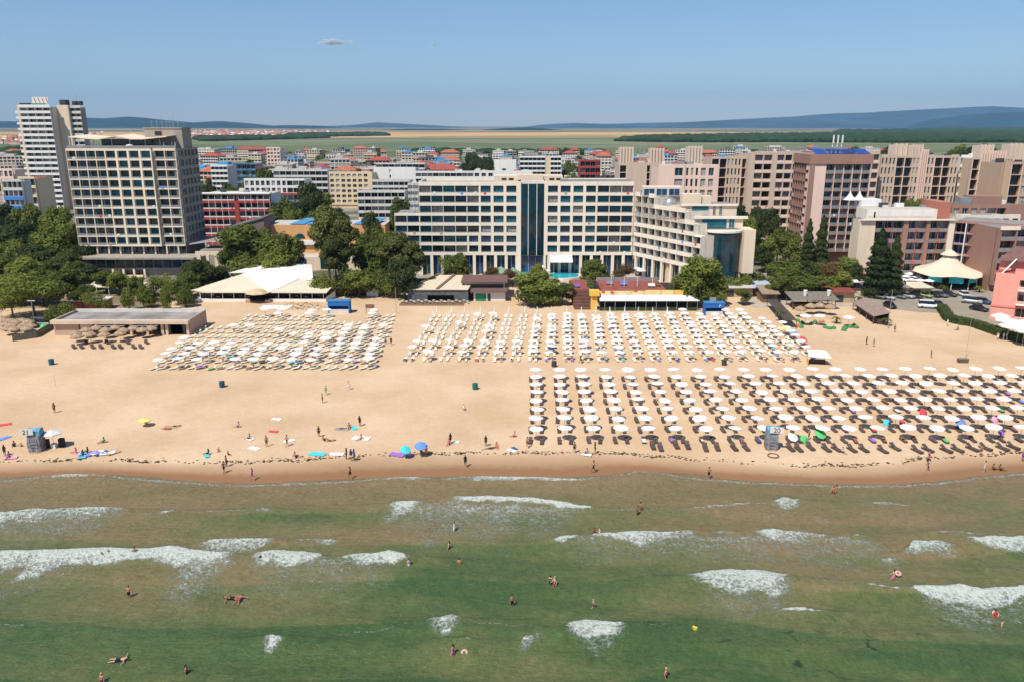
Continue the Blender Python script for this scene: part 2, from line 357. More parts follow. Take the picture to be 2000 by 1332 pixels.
def sea_material():
    m, nt, b = principled('sea_water'); N, L = nt.nodes, nt.links
    def nz(scale, detail=4, rough=.6, stretch=(1, 1, 1), dist=0):
        mp = N.new('ShaderNodeMapping'); mp.inputs['Scale'].default_value = stretch; L.new(tc.outputs['Object'], mp.inputs[0])
        n = N.new('ShaderNodeTexNoise'); n.inputs['Scale'].default_value = scale; n.inputs['Detail'].default_value = detail; n.inputs['Roughness'].default_value = rough
        n.inputs['Distortion'].default_value = dist; L.new(mp.outputs[0], n.inputs[0]); return n.outputs[0]
    def mr(src, a, b_, c=0., d=1., cl=True):
        r = N.new('ShaderNodeMapRange'); r.clamp = cl; r.inputs['From Min'].default_value = a; r.inputs['From Max'].default_value = b_
        r.inputs['To Min'].default_value = c; r.inputs['To Max'].default_value = d; L.new(src, r.inputs[0]); return r.outputs[0]
    def ma(op, a, b_):
        n = N.new('ShaderNodeMath'); n.operation = op
        for i, q in enumerate((a, b_)):
            if isinstance(q, (int, float)): n.inputs[i].default_value = q
            else: L.new(q, n.inputs[i])
        return n.outputs[0]
    def mixc(f, A, B):
        x = N.new('ShaderNodeMix'); x.data_type = 'RGBA'
        if isinstance(f, float): x.inputs['Factor'].default_value = f
        else: L.new(f, x.inputs['Factor'])
        for k, q in (('A', A), ('B', B)):
            if isinstance(q, tuple): x.inputs[k].default_value = (*q, 1)
            else: L.new(q, x.inputs[k])
        return x.outputs['Result']
    tc = N.new('ShaderNodeTexCoord')
    dep = N.new('ShaderNodeAttribute'); dep.attribute_name = 'depth'
    fo = N.new('ShaderNodeAttribute'); fo.attribute_name = 'foam'
    big = nz(.055, 4, .55, (1, 1.7, 1), .6); med = nz(.35, 5, .65, (1, 1.5, 1), .8)
    t = ma('ADD', dep.outputs['Fac'], ma('MULTIPLY_ADD', mr(big, .3, .7, -1, 1), 0.0)) if False else None
    bigc = mr(big, .28, .72, -.26, .26); medc = mr(med, .25, .75, -.16, .16)
    t = ma('ADD', ma('ADD', dep.outputs['Fac'], bigc), medc)
    cr = N.new('ShaderNodeValToRGB'); e = cr.color_ramp; L.new(t, cr.inputs[0])
    e.elements[0].position = 0; e.elements[0].color = (.205, .150, .080, 1)
    e.elements[1].position = 1; e.elements[1].color = (.052, .094, .034, 1)
    for p_, c_ in ((.2, (.178, .142, .068)), (.4, (.146, .138, .062)), (.62, (.108, .126, .050)), (.8, (.076, .110, .041))):
        q = e.elements.new(p_); q.color = (*c_, 1)
    fine = nz(1.1, 5, .7, (1.6, .9, 1), 1.4)
    colr = N.new('ShaderNodeVectorMath'); colr.operation = 'SCALE'; L.new(cr.outputs[0], colr.inputs[0]); L.new(mr(fine, .25, .75, .70, 1.32), colr.inputs['Scale'])
    # seaweed smudges far right, deep part
    wd = nz(.45, 3, .6, (1, 1.4, 1), .5); wa = N.new('ShaderNodeAttribute'); wa.attribute_name = 'weed'
    wf = ma('MULTIPLY', mr(wd, .62, .68), wa.outputs['Fac'])
    base = mixc(wf, colr.outputs[0], (.012, .03, .016))
    # lace foam
    l1 = nz(1.1, 8, .72, (1, 1.25, 1), 1.2); l2 = nz(3.6, 5, .7, (1, 1.2, 1), .8)
    vo = N.new('ShaderNodeTexVoronoi'); vo.feature = 'DISTANCE_TO_EDGE'; vo.inputs['Scale'].default_value = 1.5
    va = N.new('ShaderNodeVectorMath'); va.operation = 'ADD'; vs_ = N.new('ShaderNodeVectorMath'); vs_.operation = 'SCALE'; vs_.inputs['Scale'].default_value = .9
    nd = N.new('ShaderNodeTexNoise'); nd.inputs['Scale'].default_value = 1.6; nd.inputs['Detail'].default_value = 3; L.new(tc.outputs['Object'], nd.inputs[0]); L.new(nd.outputs['Color'], vs_.inputs[0]); L.new(vs_.outputs[0], va.inputs[0]); L.new(tc.outputs['Object'], va.inputs[1]); L.new(va.outputs[0], vo.inputs['Vector'])
    strand = mr(vo.outputs['Distance'], 0, .22, 1, 0)
    lace = ma('ADD', ma('ADD', ma('MULTIPLY', mr(l1, .25, .75), .52), ma('MULTIPLY', mr(l2, .25, .75), .26)), ma('MULTIPLY', strand, .24))
    thr = ma('SUBTRACT', 1.045, fo.outputs['Fac'])
    ff = ma('SUBTRACT', lace, thr); fmask = mr(ff, -.13, .17)
    soft = mr(ff, -.26, .02, 0., .30)
    gate = mr(fo.outputs['Fac'], .02, .15)
    base = mixc(ma('MULTIPLY', soft, gate), base, (.30, .35, .26))
    fcol = mixc(mr(l2, .3, .7), (.44, .49, .42), (.66, .69, .65))
    fm = ma('MULTIPLY', fmask, gate)
    base = mixc(fm, base, fcol)
    L.new(base, b.inputs['Base Color'])
    L.new(mr(fm, 0, 1, .22, .9), b.inputs['Roughness']); b.inputs['IOR'].default_value = 1.33
    L.new(mr(fm, 0, 1, .20, .08), b.inputs['Specular IOR Level'])
    r1 = nz(1.2, 4, .6, (.8, 1.7, 1), .4); r2 = nz(4.5, 3, .6, (.8, 1.5, 1), .2)
    h = ma('ADD', ma('MULTIPLY', r1, .55), ma('MULTIPLY', r2, .15)); h = ma('ADD', h, ma('MULTIPLY', fm, ma('MULTIPLY', lace, .7)))
    bp = N.new('ShaderNodeBump'); bp.inputs['Strength'].default_value = .9; bp.inputs['Distance'].default_value = .45
    L.new(h, bp.inputs['Height']); L.new(bp.outputs[0], b.inputs['Normal'])
    return m
def depth_attr(X, Y):
    d = shore_y(X) - Y
    t = np.interp(d, [0, 3, 8, 14, 20, 28, 34, 60], [.0, .12, .20, .34, .50, .68, .86, 1.05])
    # the brown shoals between the bars, the greener troughs
    ph = (d - 9.0 + 1.6 * smoothnoise(X, Y * .2, .07, 51, 2)) / 7.5; fr_ = ph - np.floor(ph)
    t += (.30 * (1 - fr_) * sstep(0, .05, fr_) - .17) * np.clip(d / 8, 0, 1) * (.8 + .4 * smoothnoise(X, Y, .09, 52, 2))
    gx = lambda px, py, rx, ry, a: a * np.exp(-((X - G(px, py)[0]) / rx) ** 2 - ((Y - G(px, py)[1]) / ry) ** 2)
    t += gx(950, 1130, 14, 7, .30) + gx(620, 1010, 9, 3, .28) + gx(1830, 975, 14, 3.5, .30) + gx(240, 1150, 9, 5, -.36) + gx(560, 1000, 5, 2, .1) + gx(1700, 1110, 10, 4, -.25) + gx(560, 1185, 12, 3.0, -.22) + gx(1350, 1170, 9, 2.5, -.2) + gx(1850, 1015, 12, 3, -.2) + gx(940, 1000, 8, 3, .25)
    return t
def weed_attr(X, Y):
    a, b_ = G(1600, 1240); return np.exp(-((X - G(1600, 1255)[0]) / 12) ** 2 - ((Y - G(1600, 1265)[1]) / 3.5) ** 2)
SEAM = sea_material()
xs = np.arange(-72, 72.1, .22); ys = np.arange(52, 100.6, .2)
tag(gridmesh('sea', xs, ys, sea_z, {'foam': foam_attr, 'depth': depth_attr, 'weed': weed_attr}, [SEAM]), kind='structure')
deep = mat('deep_sea', (.02, .085, .045), rough=.2, var=.25, scale=.05, spec=.5)
mb = MB()   # the rest of the sea, behind the camera and to the sides, butted on the detailed sheet
for x0, x1, y0, y1 in ((-3000, 3000, -3000, 52), (-3000, -71.9, 52, 97), (71.9, 3000, 52, 97)):
    mb.face([(x0, y0, -.31), (x1, y0, -.31), (x1, y1, -.31), (x0, y1, -.31)])
tag(mb.build('sea_far', deep), kind='structure')
tag(MB().build('x', deep), kind='structure') if False else None

# wide ground: town floor, fields out to the hills ---------------------------------
def ground_material():
    m, nt, b = principled('land'); N, L = nt.nodes, nt.links
    b.inputs['Roughness'].default_value = .95; b.inputs['Specular IOR Level'].default_value = .1
    tc = N.new('ShaderNodeTexCoord'); sep = N.new('ShaderNodeSeparateXYZ'); L.new(tc.outputs['Object'], sep.inputs[0])
    def ramp(src, els):
        cr = N.new('ShaderNodeValToRGB'); e = cr.color_ramp; e.interpolation = 'LINEAR'
        e.elements[0].position = els[0][0]; e.elements[0].color = (*els[0][1], 1); e.elements[1].position = els[-1][0]; e.elements[1].color = (*els[-1][1], 1)
        for p_, c_ in els[1:-1]:
            q = e.elements.new(p_); q.color = (*c_, 1)
        L.new(src, cr.inputs[0]); return cr.outputs[0]
    def mr(src, a, b_, c=0., d=1.):
        r = N.new('ShaderNodeMapRange'); r.inputs['From Min'].default_value = a; r.inputs['From Max'].default_value = b_
        r.inputs['To Min'].default_value = c; r.inputs['To Max'].default_value = d; L.new(src, r.inputs[0]); return r.outputs[0]
    def mix(f, A, B, mode='MIX'):
        x = N.new('ShaderNodeMix'); x.data_type = 'RGBA'; x.blend_type = mode
        if isinstance(f, float): x.inputs['Factor'].default_value = f
        else: L.new(f, x.inputs['Factor'])
        for k, q in (('A', A), ('B', B)):
            if isinstance(q, tuple): x.inputs[k].default_value = (*q, 1)
            else: L.new(q, x.inputs[k])
        return x.outputs['Result']
    # parcels: voronoi cells stretched along x
    mp = N.new('ShaderNodeMapping'); mp.inputs['Scale'].default_value = (1 / 900, 1 / 420, 0); mp.inputs['Rotation'].default_value = (0, 0, .12); L.new(tc.outputs['Object'], mp.inputs[0])
    vo = N.new('ShaderNodeTexVoronoi'); vo.inputs['Scale'].default_value = 1; L.new(mp.outputs[0], vo.inputs[0])
    sc_ = N.new('ShaderNodeSeparateColor'); L.new(vo.outputs['Color'], sc_.inputs[0])
    green = ramp(sc_.outputs[0], [(0, (.09, .115, .055)), (.3, (.13, .16, .08)), (.55, (.17, .19, .10)), (.8, (.21, .22, .12)), (1, (.10, .12, .06))])
    gold = ramp(sc_.outputs[1], [(0, (.52, .31, .12)), (.35, (.62, .39, .17)), (.6, (.46, .29, .12)), (.75, (.20, .20, .09)), (1, (.46, .30, .16))])
    far = ramp(sc_.outputs[2], [(0, (.10, .13, .06)), (.35, (.24, .20, .12)), (.6, (.33, .26, .17)), (.8, (.08, .11, .05)), (1, (.28, .22, .14))])
    nz = N.new('ShaderNodeTexNoise'); nz.inputs['Scale'].default_value = .0012; nz.inputs['Detail'].default_value = 3; L.new(tc.outputs['Object'], nz.inputs[0])
    yj = N.new('ShaderNodeMath'); yj.operation = 'MULTIPLY_ADD'; yj.inputs[1].default_value = 500; L.new(nz.outputs[0], yj.inputs[0]); L.new(sep.outputs[1], yj.inputs[2])
    y = yj.outputs[0]
    col = mix(mr(y, 3300, 3450), green, gold)
    col = mix(mr(y, 5600, 6400), col, far)
    # town floor near the beach
    tn = N.new('ShaderNodeTexNoise'); tn.inputs['Scale'].default_value = .05; tn.inputs['Detail'].default_value = 6; L.new(tc.outputs['Object'], tn.inputs[0])
    town = ramp(tn.outputs[0], [(0.3, (.07, .09, .04)), (.45, (.12, .12, .075)), (.55, (.26, .23, .19)), (.7, (.34, .30, .25))])
    col = mix(mr(sep.outputs[1], 1150, 1300), town, col)
    mot = N.new('ShaderNodeTexNoise'); mot.inputs['Scale'].default_value = .008; mot.inputs['Detail'].default_value = 8; mot.inputs['Roughness'].default_value = .7
    mp2 = N.new('ShaderNodeMapping'); mp2.inputs['Scale'].default_value = (.5, 1.5, 1); L.new(tc.outputs['Object'], mp2.inputs[0]); L.new(mp2.outputs[0], mot.inputs[0])
    vs = N.new('ShaderNodeVectorMath'); vs.operation = 'SCALE'; L.new(col, vs.inputs[0]); L.new(mr(mot.outputs[0], .3, .7, .75, 1.25), vs.inputs['Scale'])
    L.new(vs.outputs[0], b.inputs['Base Color'])
    return m
xs = np.array(sorted(set([-40000, -20000, -12000] + list(range(-9000, 9001, 450)) + [12000, 20000, 40000])), float)
ys = np.array([97.0, 150, 230, 400, 700, 1000, 1400, 1900, 2500, 3200, 3700, 4200, 5200, 6500, 8000, 10000, 13000, 18000, 26000, 40000])
def land_z(X, Y):
    far = sstep(4500, 9000, Y)
    return -1.2 * (Y < 225) + .0 - .02 + far * (10 + 9 * smoothnoise(X, Y, .0007, 41, 2) + 16 * sstep(-1500, -6000, X))
tag(gridmesh('ground', xs, ys, land_z, None, [ground_material()]), kind='structure')

# hills, ridge lines read off the picture: (px, py), distance, depth
def hill(name, ridge, Y, depth, m, seed, rough=1.0):
    pxs = np.array([p[0] for p in ridge], float); pys = np.array([p[1] for p in ridge], float)
    wx = np.array([P(a, b_, Y)[0] for a, b_ in ridge]); wz = np.array([P(a, b_, Y)[1] for a, b_ in ridge])
    xs = np.linspace(wx[0], wx[-1], 260); ts = np.linspace(-1, 1, 26)
    def zf(X, Yy):
        t = (Yy - Y) / depth
        prof = np.cos(np.clip(t, -1, 1) * math.pi / 2) ** 1.3
        h = np.interp(X, wx, wz)
        n = smoothnoise(X, Yy, 2.2 / depth, seed, 5)
        gul = np.abs(smoothnoise(X, Yy, 5.0 / depth, seed + 5, 3))
        return h * prof * (1 + .0 * t) - 26 + h * .22 * rough * (n - gul * .7) * np.sin(np.clip(np.abs(t), 0, 1) * math.pi) + h * .03 * n
    o = gridmesh(name, xs, Y + ts * depth, zf, None, [m]); return tag(o, kind='structure')
hm1 = mat('hill_forest_haze_tint', (.012, .045, .055), rough=1, var=.45, scale=.0016, spec=0)  # forest green shifted to blue: distance haze is put into the colour
hm2 = mat('hill_slope_haze_tint', (.03, .075, .10), rough=1, var=.5, scale=.0010, spec=0)  # farther slopes lighter and bluer, more haze painted into their colour
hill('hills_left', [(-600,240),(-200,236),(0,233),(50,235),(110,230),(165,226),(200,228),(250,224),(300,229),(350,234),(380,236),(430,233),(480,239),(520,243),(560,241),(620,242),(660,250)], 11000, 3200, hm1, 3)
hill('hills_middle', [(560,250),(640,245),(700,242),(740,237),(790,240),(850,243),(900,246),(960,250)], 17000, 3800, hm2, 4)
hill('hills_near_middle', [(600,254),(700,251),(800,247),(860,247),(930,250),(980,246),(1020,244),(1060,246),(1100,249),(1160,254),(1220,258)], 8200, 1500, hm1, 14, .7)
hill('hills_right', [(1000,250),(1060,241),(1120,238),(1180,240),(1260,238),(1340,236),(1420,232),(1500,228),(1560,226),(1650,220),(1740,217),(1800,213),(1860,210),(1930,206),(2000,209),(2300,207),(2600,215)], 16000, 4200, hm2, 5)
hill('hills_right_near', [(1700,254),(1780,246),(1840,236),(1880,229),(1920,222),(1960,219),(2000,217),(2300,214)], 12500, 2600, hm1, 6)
# ---------------------------------------------------------------- beach umbrellas and loungers
white_cloth = mat('white_cloth', (.74, .73, .71), rough=.9, var=.06, scale=1.5, objvar=.14)
pole_m = mat('grey_pole', (.45, .43, .40), rough=.5, var=.1)
wicker = mat('dark_wicker', (.095, .066, .058), rough=.75, var=.3, scale=9, bump=.4, objvar=.15)
cream_pl = mat('cream_plastic', (.70, .65, .54), rough=.5, var=.06, objvar=.08)
wood_m = mat('brown_wood', (.20, .12, .07), rough=.8, var=.3, scale=3)
def canopy_mesh(name, r, z0, h, m, n=8, sag=.04, val=.10):
    mb = MB(); rg = []
    for k, t in enumerate((1.0, .66, .33, .04)):
        ring = []
        for i in range(n * 2):
            a = math.pi * i / n; edge = 1.0 if i % 2 == 0 else math.cos(math.pi / n) * (1 - .0)
            ring.append((r * t * edge * math.cos(a), r * t * edge * math.sin(a), z0 + h * (1 - t) ** .85 - (sag * math.sin(math.pi * t) if i % 2 else 0)))
        rg.append(ring)
    low = [(x, y, z - val) for x, y, z in rg[0]]; inner = [(x * .985, y * .985, z - val) for x, y, z in rg[0]]
    inn = [[(x * .98, y * .98, z - .03) for x, y, z in q] for q in rg]
    mb.rings(list(reversed(rg)) + [low, inner] + inn[:3], 0, cap=True)
    return mb.mesh(name, m)
def pole_mesh(name, h, m, r=.03):
    mb = MB(); mb.lathe(0, 0, [(r, -.2), (r, h)], 6); mb.lathe(0, 0, [(.05, h), (.02, h + .14)], 6); return mb.mesh(name, m)
CANOPY = canopy_mesh('canopy', 1.20, 2.02, .34, white_cloth)
CANOPY_SQ = canopy_mesh('canopy_low', 1.22, 1.98, .45, white_cloth, n=6)
POLE = pole_mesh('pole', 2.36, pole_m)
def proto_umbrella(cm=CANOPY):
    t = thing('beach_umbrella', 'x', 'beach umbrella'); meshobj('canopy', cm, t); meshobj('pole', POLE, t); return t
def closed_mesh():
    mb = MB(); pr = [(.05, 1.0), (.20, 1.05), (.16, 1.5), (.11, 2.1), (.04, 2.55)]
    for k, (rr, z) in enumerate(pr): pass
    mb.rings([[(rr * (1 if i % 2 else .72) * math.cos(math.pi * i / 6), rr * (1 if i % 2 else .72) * math.sin(math.pi * i / 6), z) for i in range(12)] for rr, z in pr])
    return mb.mesh('canopy_closed', white_cloth)
def lounger_meshes(m, w=.66, seatz=.30, leg=.06, back=.55, solid=True):
    s = MB(); s.box(-w / 2, w / 2, -1.0, .32, seatz - .07, seatz)
    for x in (-w / 2 + .05, w / 2 - .05 - leg):
        for y in (-.92, .62): s.box(x, x + leg, y, y + leg, -.1, seatz - .068 if y < 0 else seatz - .07)
    s.box(-w / 2, -w / 2 + .06, .32, .95, seatz - .07, seatz - .01); s.box(w / 2 - .06, w / 2, .32, .95, seatz - .07, seatz - .01)
    if solid: s.box(-w / 2 + .02, -w / 2 + .06, -.95, .9, .0, seatz - .072); s.box(w / 2 - .06, w / 2 - .02, -.95, .9, .0, seatz - .072); s.box(-w / 2 + .06, w / 2 - .06, -.97, -.93, .0, seatz - .072)
    b = MB(); a = R(32); dy, dz = .72 * math.cos(a), .72 * math.sin(a)
    b.rings([[(-w / 2, .33, seatz + .0), (w / 2, .33, seatz + .0), (w / 2, .33 - .02, seatz + .05), (-w / 2, .33 - .02, seatz + .05)],
             [(-w / 2, .33 + dy, seatz + dz), (w / 2, .33 + dy, seatz + dz), (w / 2, .31 + dy, seatz + dz + .05), (-w / 2, .31 + dy, seatz + dz + .05)]])
    b.tube((-w / 2 + .04, .33 + dy * .8, seatz + dz * .8), (-w / 2 + .04, .85, seatz - .04), .02, n=4); b.tube((w / 2 - .04, .33 + dy * .8, seatz + dz * .8), (w / 2 - .04, .85, seatz - .04), .02, n=4)
    return s.mesh('seat', m), b.mesh('backrest', m)
DKS, DKB = lounger_meshes(wicker); WHS, WHB = lounger_meshes(cream_pl, w=.62, seatz=.28, solid=False)
def proto_lounger(dark):
    t = thing('dark_lounger' if dark else 'white_lounger', 'x', 'sun lounger')
    meshobj('seat', DKS if dark else WHS, t); meshobj('backrest', DKB if dark else WHB, t); return t
PU, PDL, PWL = proto_umbrella(), proto_lounger(True), proto_lounger(False)
PCU = thing('closed_umbrella', 'x', 'closed umbrella'); meshobj('canopy', closed_mesh(), PCU); meshobj('pole', POLE, PCU)
umb, dark, lightl, closed = [], [], [], []       # (distance, loc, rz, label, group, scale)
def jit(a): return random.uniform(-a, a)

# towels and people under the shade are added later from these lists
SPOTS_DARK, SPOTS_LIGHT = [], []
# lower field: 8 rows, columns read at its top and bottom row
topx = [1047,1093,1135,1181,1226,1271,1316,1361,1406,1452,1496,1541,1589,1634,1680,1724,1769,1816,1860,1906,1951,1997,2042]
botx = [1048,1104,1159,1213,1268,1323,1380,1436,1492,1550,1604,1659,1715,1773,1830,1886,1942,1998,2054,2110,2166,2222,2278]
for i in range(23):
    a = Vector(G(topx[i], 719 - i * .12, 2.2)); b_ = Vector(G(botx[i], 832 - i * .12, 2.2))
    for k in range(8):
        p = b_.lerp(a, k / 7.0); p.x += jit(.12); p.y += jit(.12)
        px = 1000 + FPX * p.x / (_c * p.y + _s * (CAMH - 2.2))
        if px > 2012: continue
        umb.append((p.y, (p.x, p.y, 0), jit(1), f'white umbrella over dark loungers, {od(i)} from left, {od(k)} row from the sea', 'umbrellas of the dark lounger field', random.uniform(.90, .99)))
        col = (a - b_).normalized(); rz = math.atan2(-col.x, col.y)
        if (i, k) in ((15, 6), (17, 6)): continue
        for s in (-1, 1):
            q = Vector((p.x, p.y)) + Vector((col.y, -col.x)) * (s * random.uniform(.76, .92)) + col * random.uniform(-.95, -.7)
            r2 = rz + jit(.10) - s * .06
            side = 'left' if s < 0 else 'right'
            dark.append((q.y, (q.x, q.y, 0), r2, f'dark lounger {side} of its umbrella, {od(i)} column from left, {od(k)} row from sea', 'dark loungers under the lower umbrellas', .84))
            SPOTS_DARK.append((q.x, q.y, r2, i, k, side))
# loose front row by the water
front = [(1275,871,0),(1290,874,0),(1321,870,.05),(1343,871,-.02),(1378,875,-.05),(1401,874,-.05),(1434,874,.1),(1457,874,.1),(1544,875,.12),(1560,876,.12),(1583,873,.12),(1614,876,.2),(1634,876,.3),(1664,877,.2),(1687,877,.2),(1724,879,.25),(1748,874,.3),(1791,879,.3),(1812,877,.3),(1848,878,.4),(1870,877,.4),(1899,875,.4),(1925,874,.4),(1958,874,.4),(1979,872,.4)]
for i, (x, y, a) in enumerate(front):
    q = G(x, y, .2); dark.append((q[1] - 500, (q[0], q[1], 0), a, f'dark lounger in the loose unshaded row nearest the sea, {od(i)} from the left', 'dark loungers of the front row', 1))

# middle field ------------------------------------------------
for i in range(24):
    bx, tx = 800 + 34.3 * i, 852 + 28.3 * i
    a = Vector(G(tx, 603, 2.1)); b_ = Vector(G(bx, 683, 2.1))
    nr = 10
    for k in range(nr):
        p = b_.lerp(a, k / (nr - 1.0)); p.x += jit(.18); p.y += jit(.18)
        px = 1000 + FPX * p.x / (_c * p.y + _s * (CAMH - 2.1)); py = 0
        if k >= 7 and i == 23: continue
        if k >= 8 and i == 22: continue
        if k == 9 and i in (18, 19): continue     # blue kiosk stands here
        cl = (i < 7 and k >= 3 and random.random() < .85) or (i in (6, 7) and k in (6, 8)) or (i < 12 and k == 9) or (i > 11 and k == 9 and i < 17) or (i < 7 and k == 0 and i % 2 == 0) or (i < 12 and random.random() < .10)
        w = f'{od(i)} column from left, {od(k)} row from front'
        if cl: closed.append((p.y, (p.x, p.y, 0), jit(1), f'closed white umbrella in the middle field, {w}', 'closed umbrellas in the middle field', random.uniform(.95, 1.1)))
        else: umb.append((p.y, (p.x, p.y, 0), jit(1), f'white umbrella over pale loungers, middle field, {w}', 'umbrellas of the middle field', random.uniform(.80, .95)))
        for s in (-1, 1):
            q = (p.x + s * .66 + jit(.1), p.y - .7 + jit(.15)); side = 'left' if s < 0 else 'right'
            lightl.append((q[1], (q[0], q[1], 0), jit(.12), f'pale lounger {side} of its pole, middle field, {w}', 'pale loungers of the middle field', .86))
            SPOTS_LIGHT.append((q[0], q[1], 0, i, k, side))
# left field --------------------------------------------------
for i in range(12):
    bx, tx = 720 - 37 * i, 760 - 30 * i
    a = Vector(G(tx, 617, .3)); b_ = Vector(G(bx, 716, .3)); nr = 12
    for k in range(nr):
        p = b_.lerp(a, k / (nr - 1.0)); p.x += jit(.25); p.y += jit(.25)
        if i >= 10 and k >= 9: continue
        if i in (2, 3) and k >= 10: continue
        w = f'{od(i)} column from the right, {od(k)} row from front'
        pr = .92 if k <= 3 else (.7 if k == 4 else (.5 if (k <= 6 and i < 7) else (.35 if i < 3 else .05)))
        if k >= 10 and 3 < i < 8: pr = .6
        if random.random() < pr:
            umb.append((p.y, (p.x, p.y, 0), jit(1), f'white umbrella in the left field, {w}', 'umbrellas of the left field', random.uniform(.86, 1.02)))
        for s in (-1, 1):
            q = (p.x + s * .8 + jit(.12), p.y - .5 + jit(.2)); side = 'left' if s < 0 else 'right'
            lightl.append((q[1] - 60, (q[0], q[1], 0), -.8 + jit(.15), f'{side} cream lounger of a pair, left field, {od(i)} column from right, {od(k)} row from front', 'cream loungers of the left field', 1))
            if k <= 6: SPOTS_LIGHT.append((q[0], q[1], -.8, 40 + i, k, side))
def place(proto, items, limit, stuffname, stufflabel, stuffcat, parts, first=True):
    items = sorted(items, key=lambda t: t[0]); used = False
    for it in items[:limit]:
        if not used:
            o = proto; o.location = it[1]; o.rotation_euler = (0, 0, it[2]); o['label'] = it[3]; o['group'] = it[4]; o.scale = (it[5],) * 3; used = True
        else:
            q = dup(proto, it[1], it[2], it[3], it[4], it[5])
            if 'umbrella' in q.name: q.rotation_euler = (random.gauss(0, .05), random.gauss(0, .05), it[2])
    rest = items[limit:]
    if rest:
        vs, fs, ms, mats, off = [], [], [], [], 0
        for mi, me in enumerate(parts): mats.append(me.materials[0])
        for it in rest:
            c, s = math.cos(it[2]), math.sin(it[2])
            for mi, me in enumerate(parts):
                for v in me.vertices:
                    x, y, z = v.co * it[5]; vs.append((it[1][0] + c * x - s * y, it[1][1] + s * x + c * y, z))
                for p in me.polygons: fs.append([off + i for i in p.vertices]); ms.append(mi)
                off += len(me.vertices)
        mb = MB(); mb.v, mb.f, mb.m = vs, fs, ms
        tag(mb.build(stuffname, mats), stufflabel, stuffcat, kind='stuff')
    return len(items)
nu = place(PU, umb, 300, 'umbrellas_behind', 'mass of white open umbrellas at the back of the middle and left fields', 'umbrellas', [CANOPY, POLE])
place(PCU, closed, 90, 'closed_umbrellas_behind', 'x', 'umbrellas', [CANOPY, POLE])
place(PDL, dark, 300, 'dark_loungers_behind', 'dark wicker loungers in the back rows of the lower field', 'sun loungers', [DKS, DKB])
place(PWL, lightl, 300, 'white_loungers_behind', 'pale loungers half hidden under the umbrellas of the middle field', 'sun loungers', [WHS, WHB])
print('umbrellas', nu, 'closed', len(closed), 'dark', len(dark), 'light', len(lightl))

# ---------------------------------------------------------------- people
skins = [mat('skin_tan', (.40, .20, .12), rough=.55, var=.06), mat('skin_fair', (.58, .36, .26), rough=.55, var=.06), mat('skin_brown', (.26, .13, .075), rough=.55, var=.06), mat('skin_red', (.55, .23, .15), rough=.55, var=.06)]
clothc = {k: mat('cloth_' + k, c, rough=.9, var=.15, scale=5) for k, c in dict(black=(.012, .012, .015), blue=(.03, .09, .35), red=(.42, .05, .04), white=(.8, .8, .78), yellow=(.75, .60, .05), purple=(.20, .08, .35), green=(.03, .22, .08), navy=(.02, .03, .09), pink=(.75, .2, .35), turquoise=(.04, .5, .55), orange=(.75, .25, .05), grey=(.3, .3, .3), brown=(.15, .08, .05), skyblue=(.15, .40, .75)).items()}
hairm = [mat('hair_dark', (.02, .014, .01), rough=.6, var=.2, scale=20), mat('hair_brown', (.09, .05, .025), rough=.6, var=.2, scale=20), mat('hair_blond', (.45, .30, .14), rough=.6, var=.2, scale=20)]
def skinmesh(name, verts, edges, m, sub=1):
    me = bpy.data.meshes.new(name + '_sk'); me.from_pydata([v[0] for v in verts], edges, [])
    o = bpy.data.objects.new(name + '_sk', me); COL.objects.link(o)
    md = o.modifiers.new('s', 'SKIN')
    for i, v in enumerate(verts):
        sv = me.skin_vertices[0].data[i]; r = v[1]; sv.radius = r if hasattr(r, '__len__') else (r, r); sv.use_root = (i == 0)
    md.use_smooth_shade = True
    sb = o.modifiers.new('b', 'SUBSURF'); sb.levels = sub; sb.render_levels = sub
    dg = bpy.context.evaluated_depsgraph_get(); out = bpy.data.meshes.new_from_object(o.evaluated_get(dg)); out.name = name
    bpy.data.objects.remove(o); out.materials.clear(); out.materials.append(m)
    return out
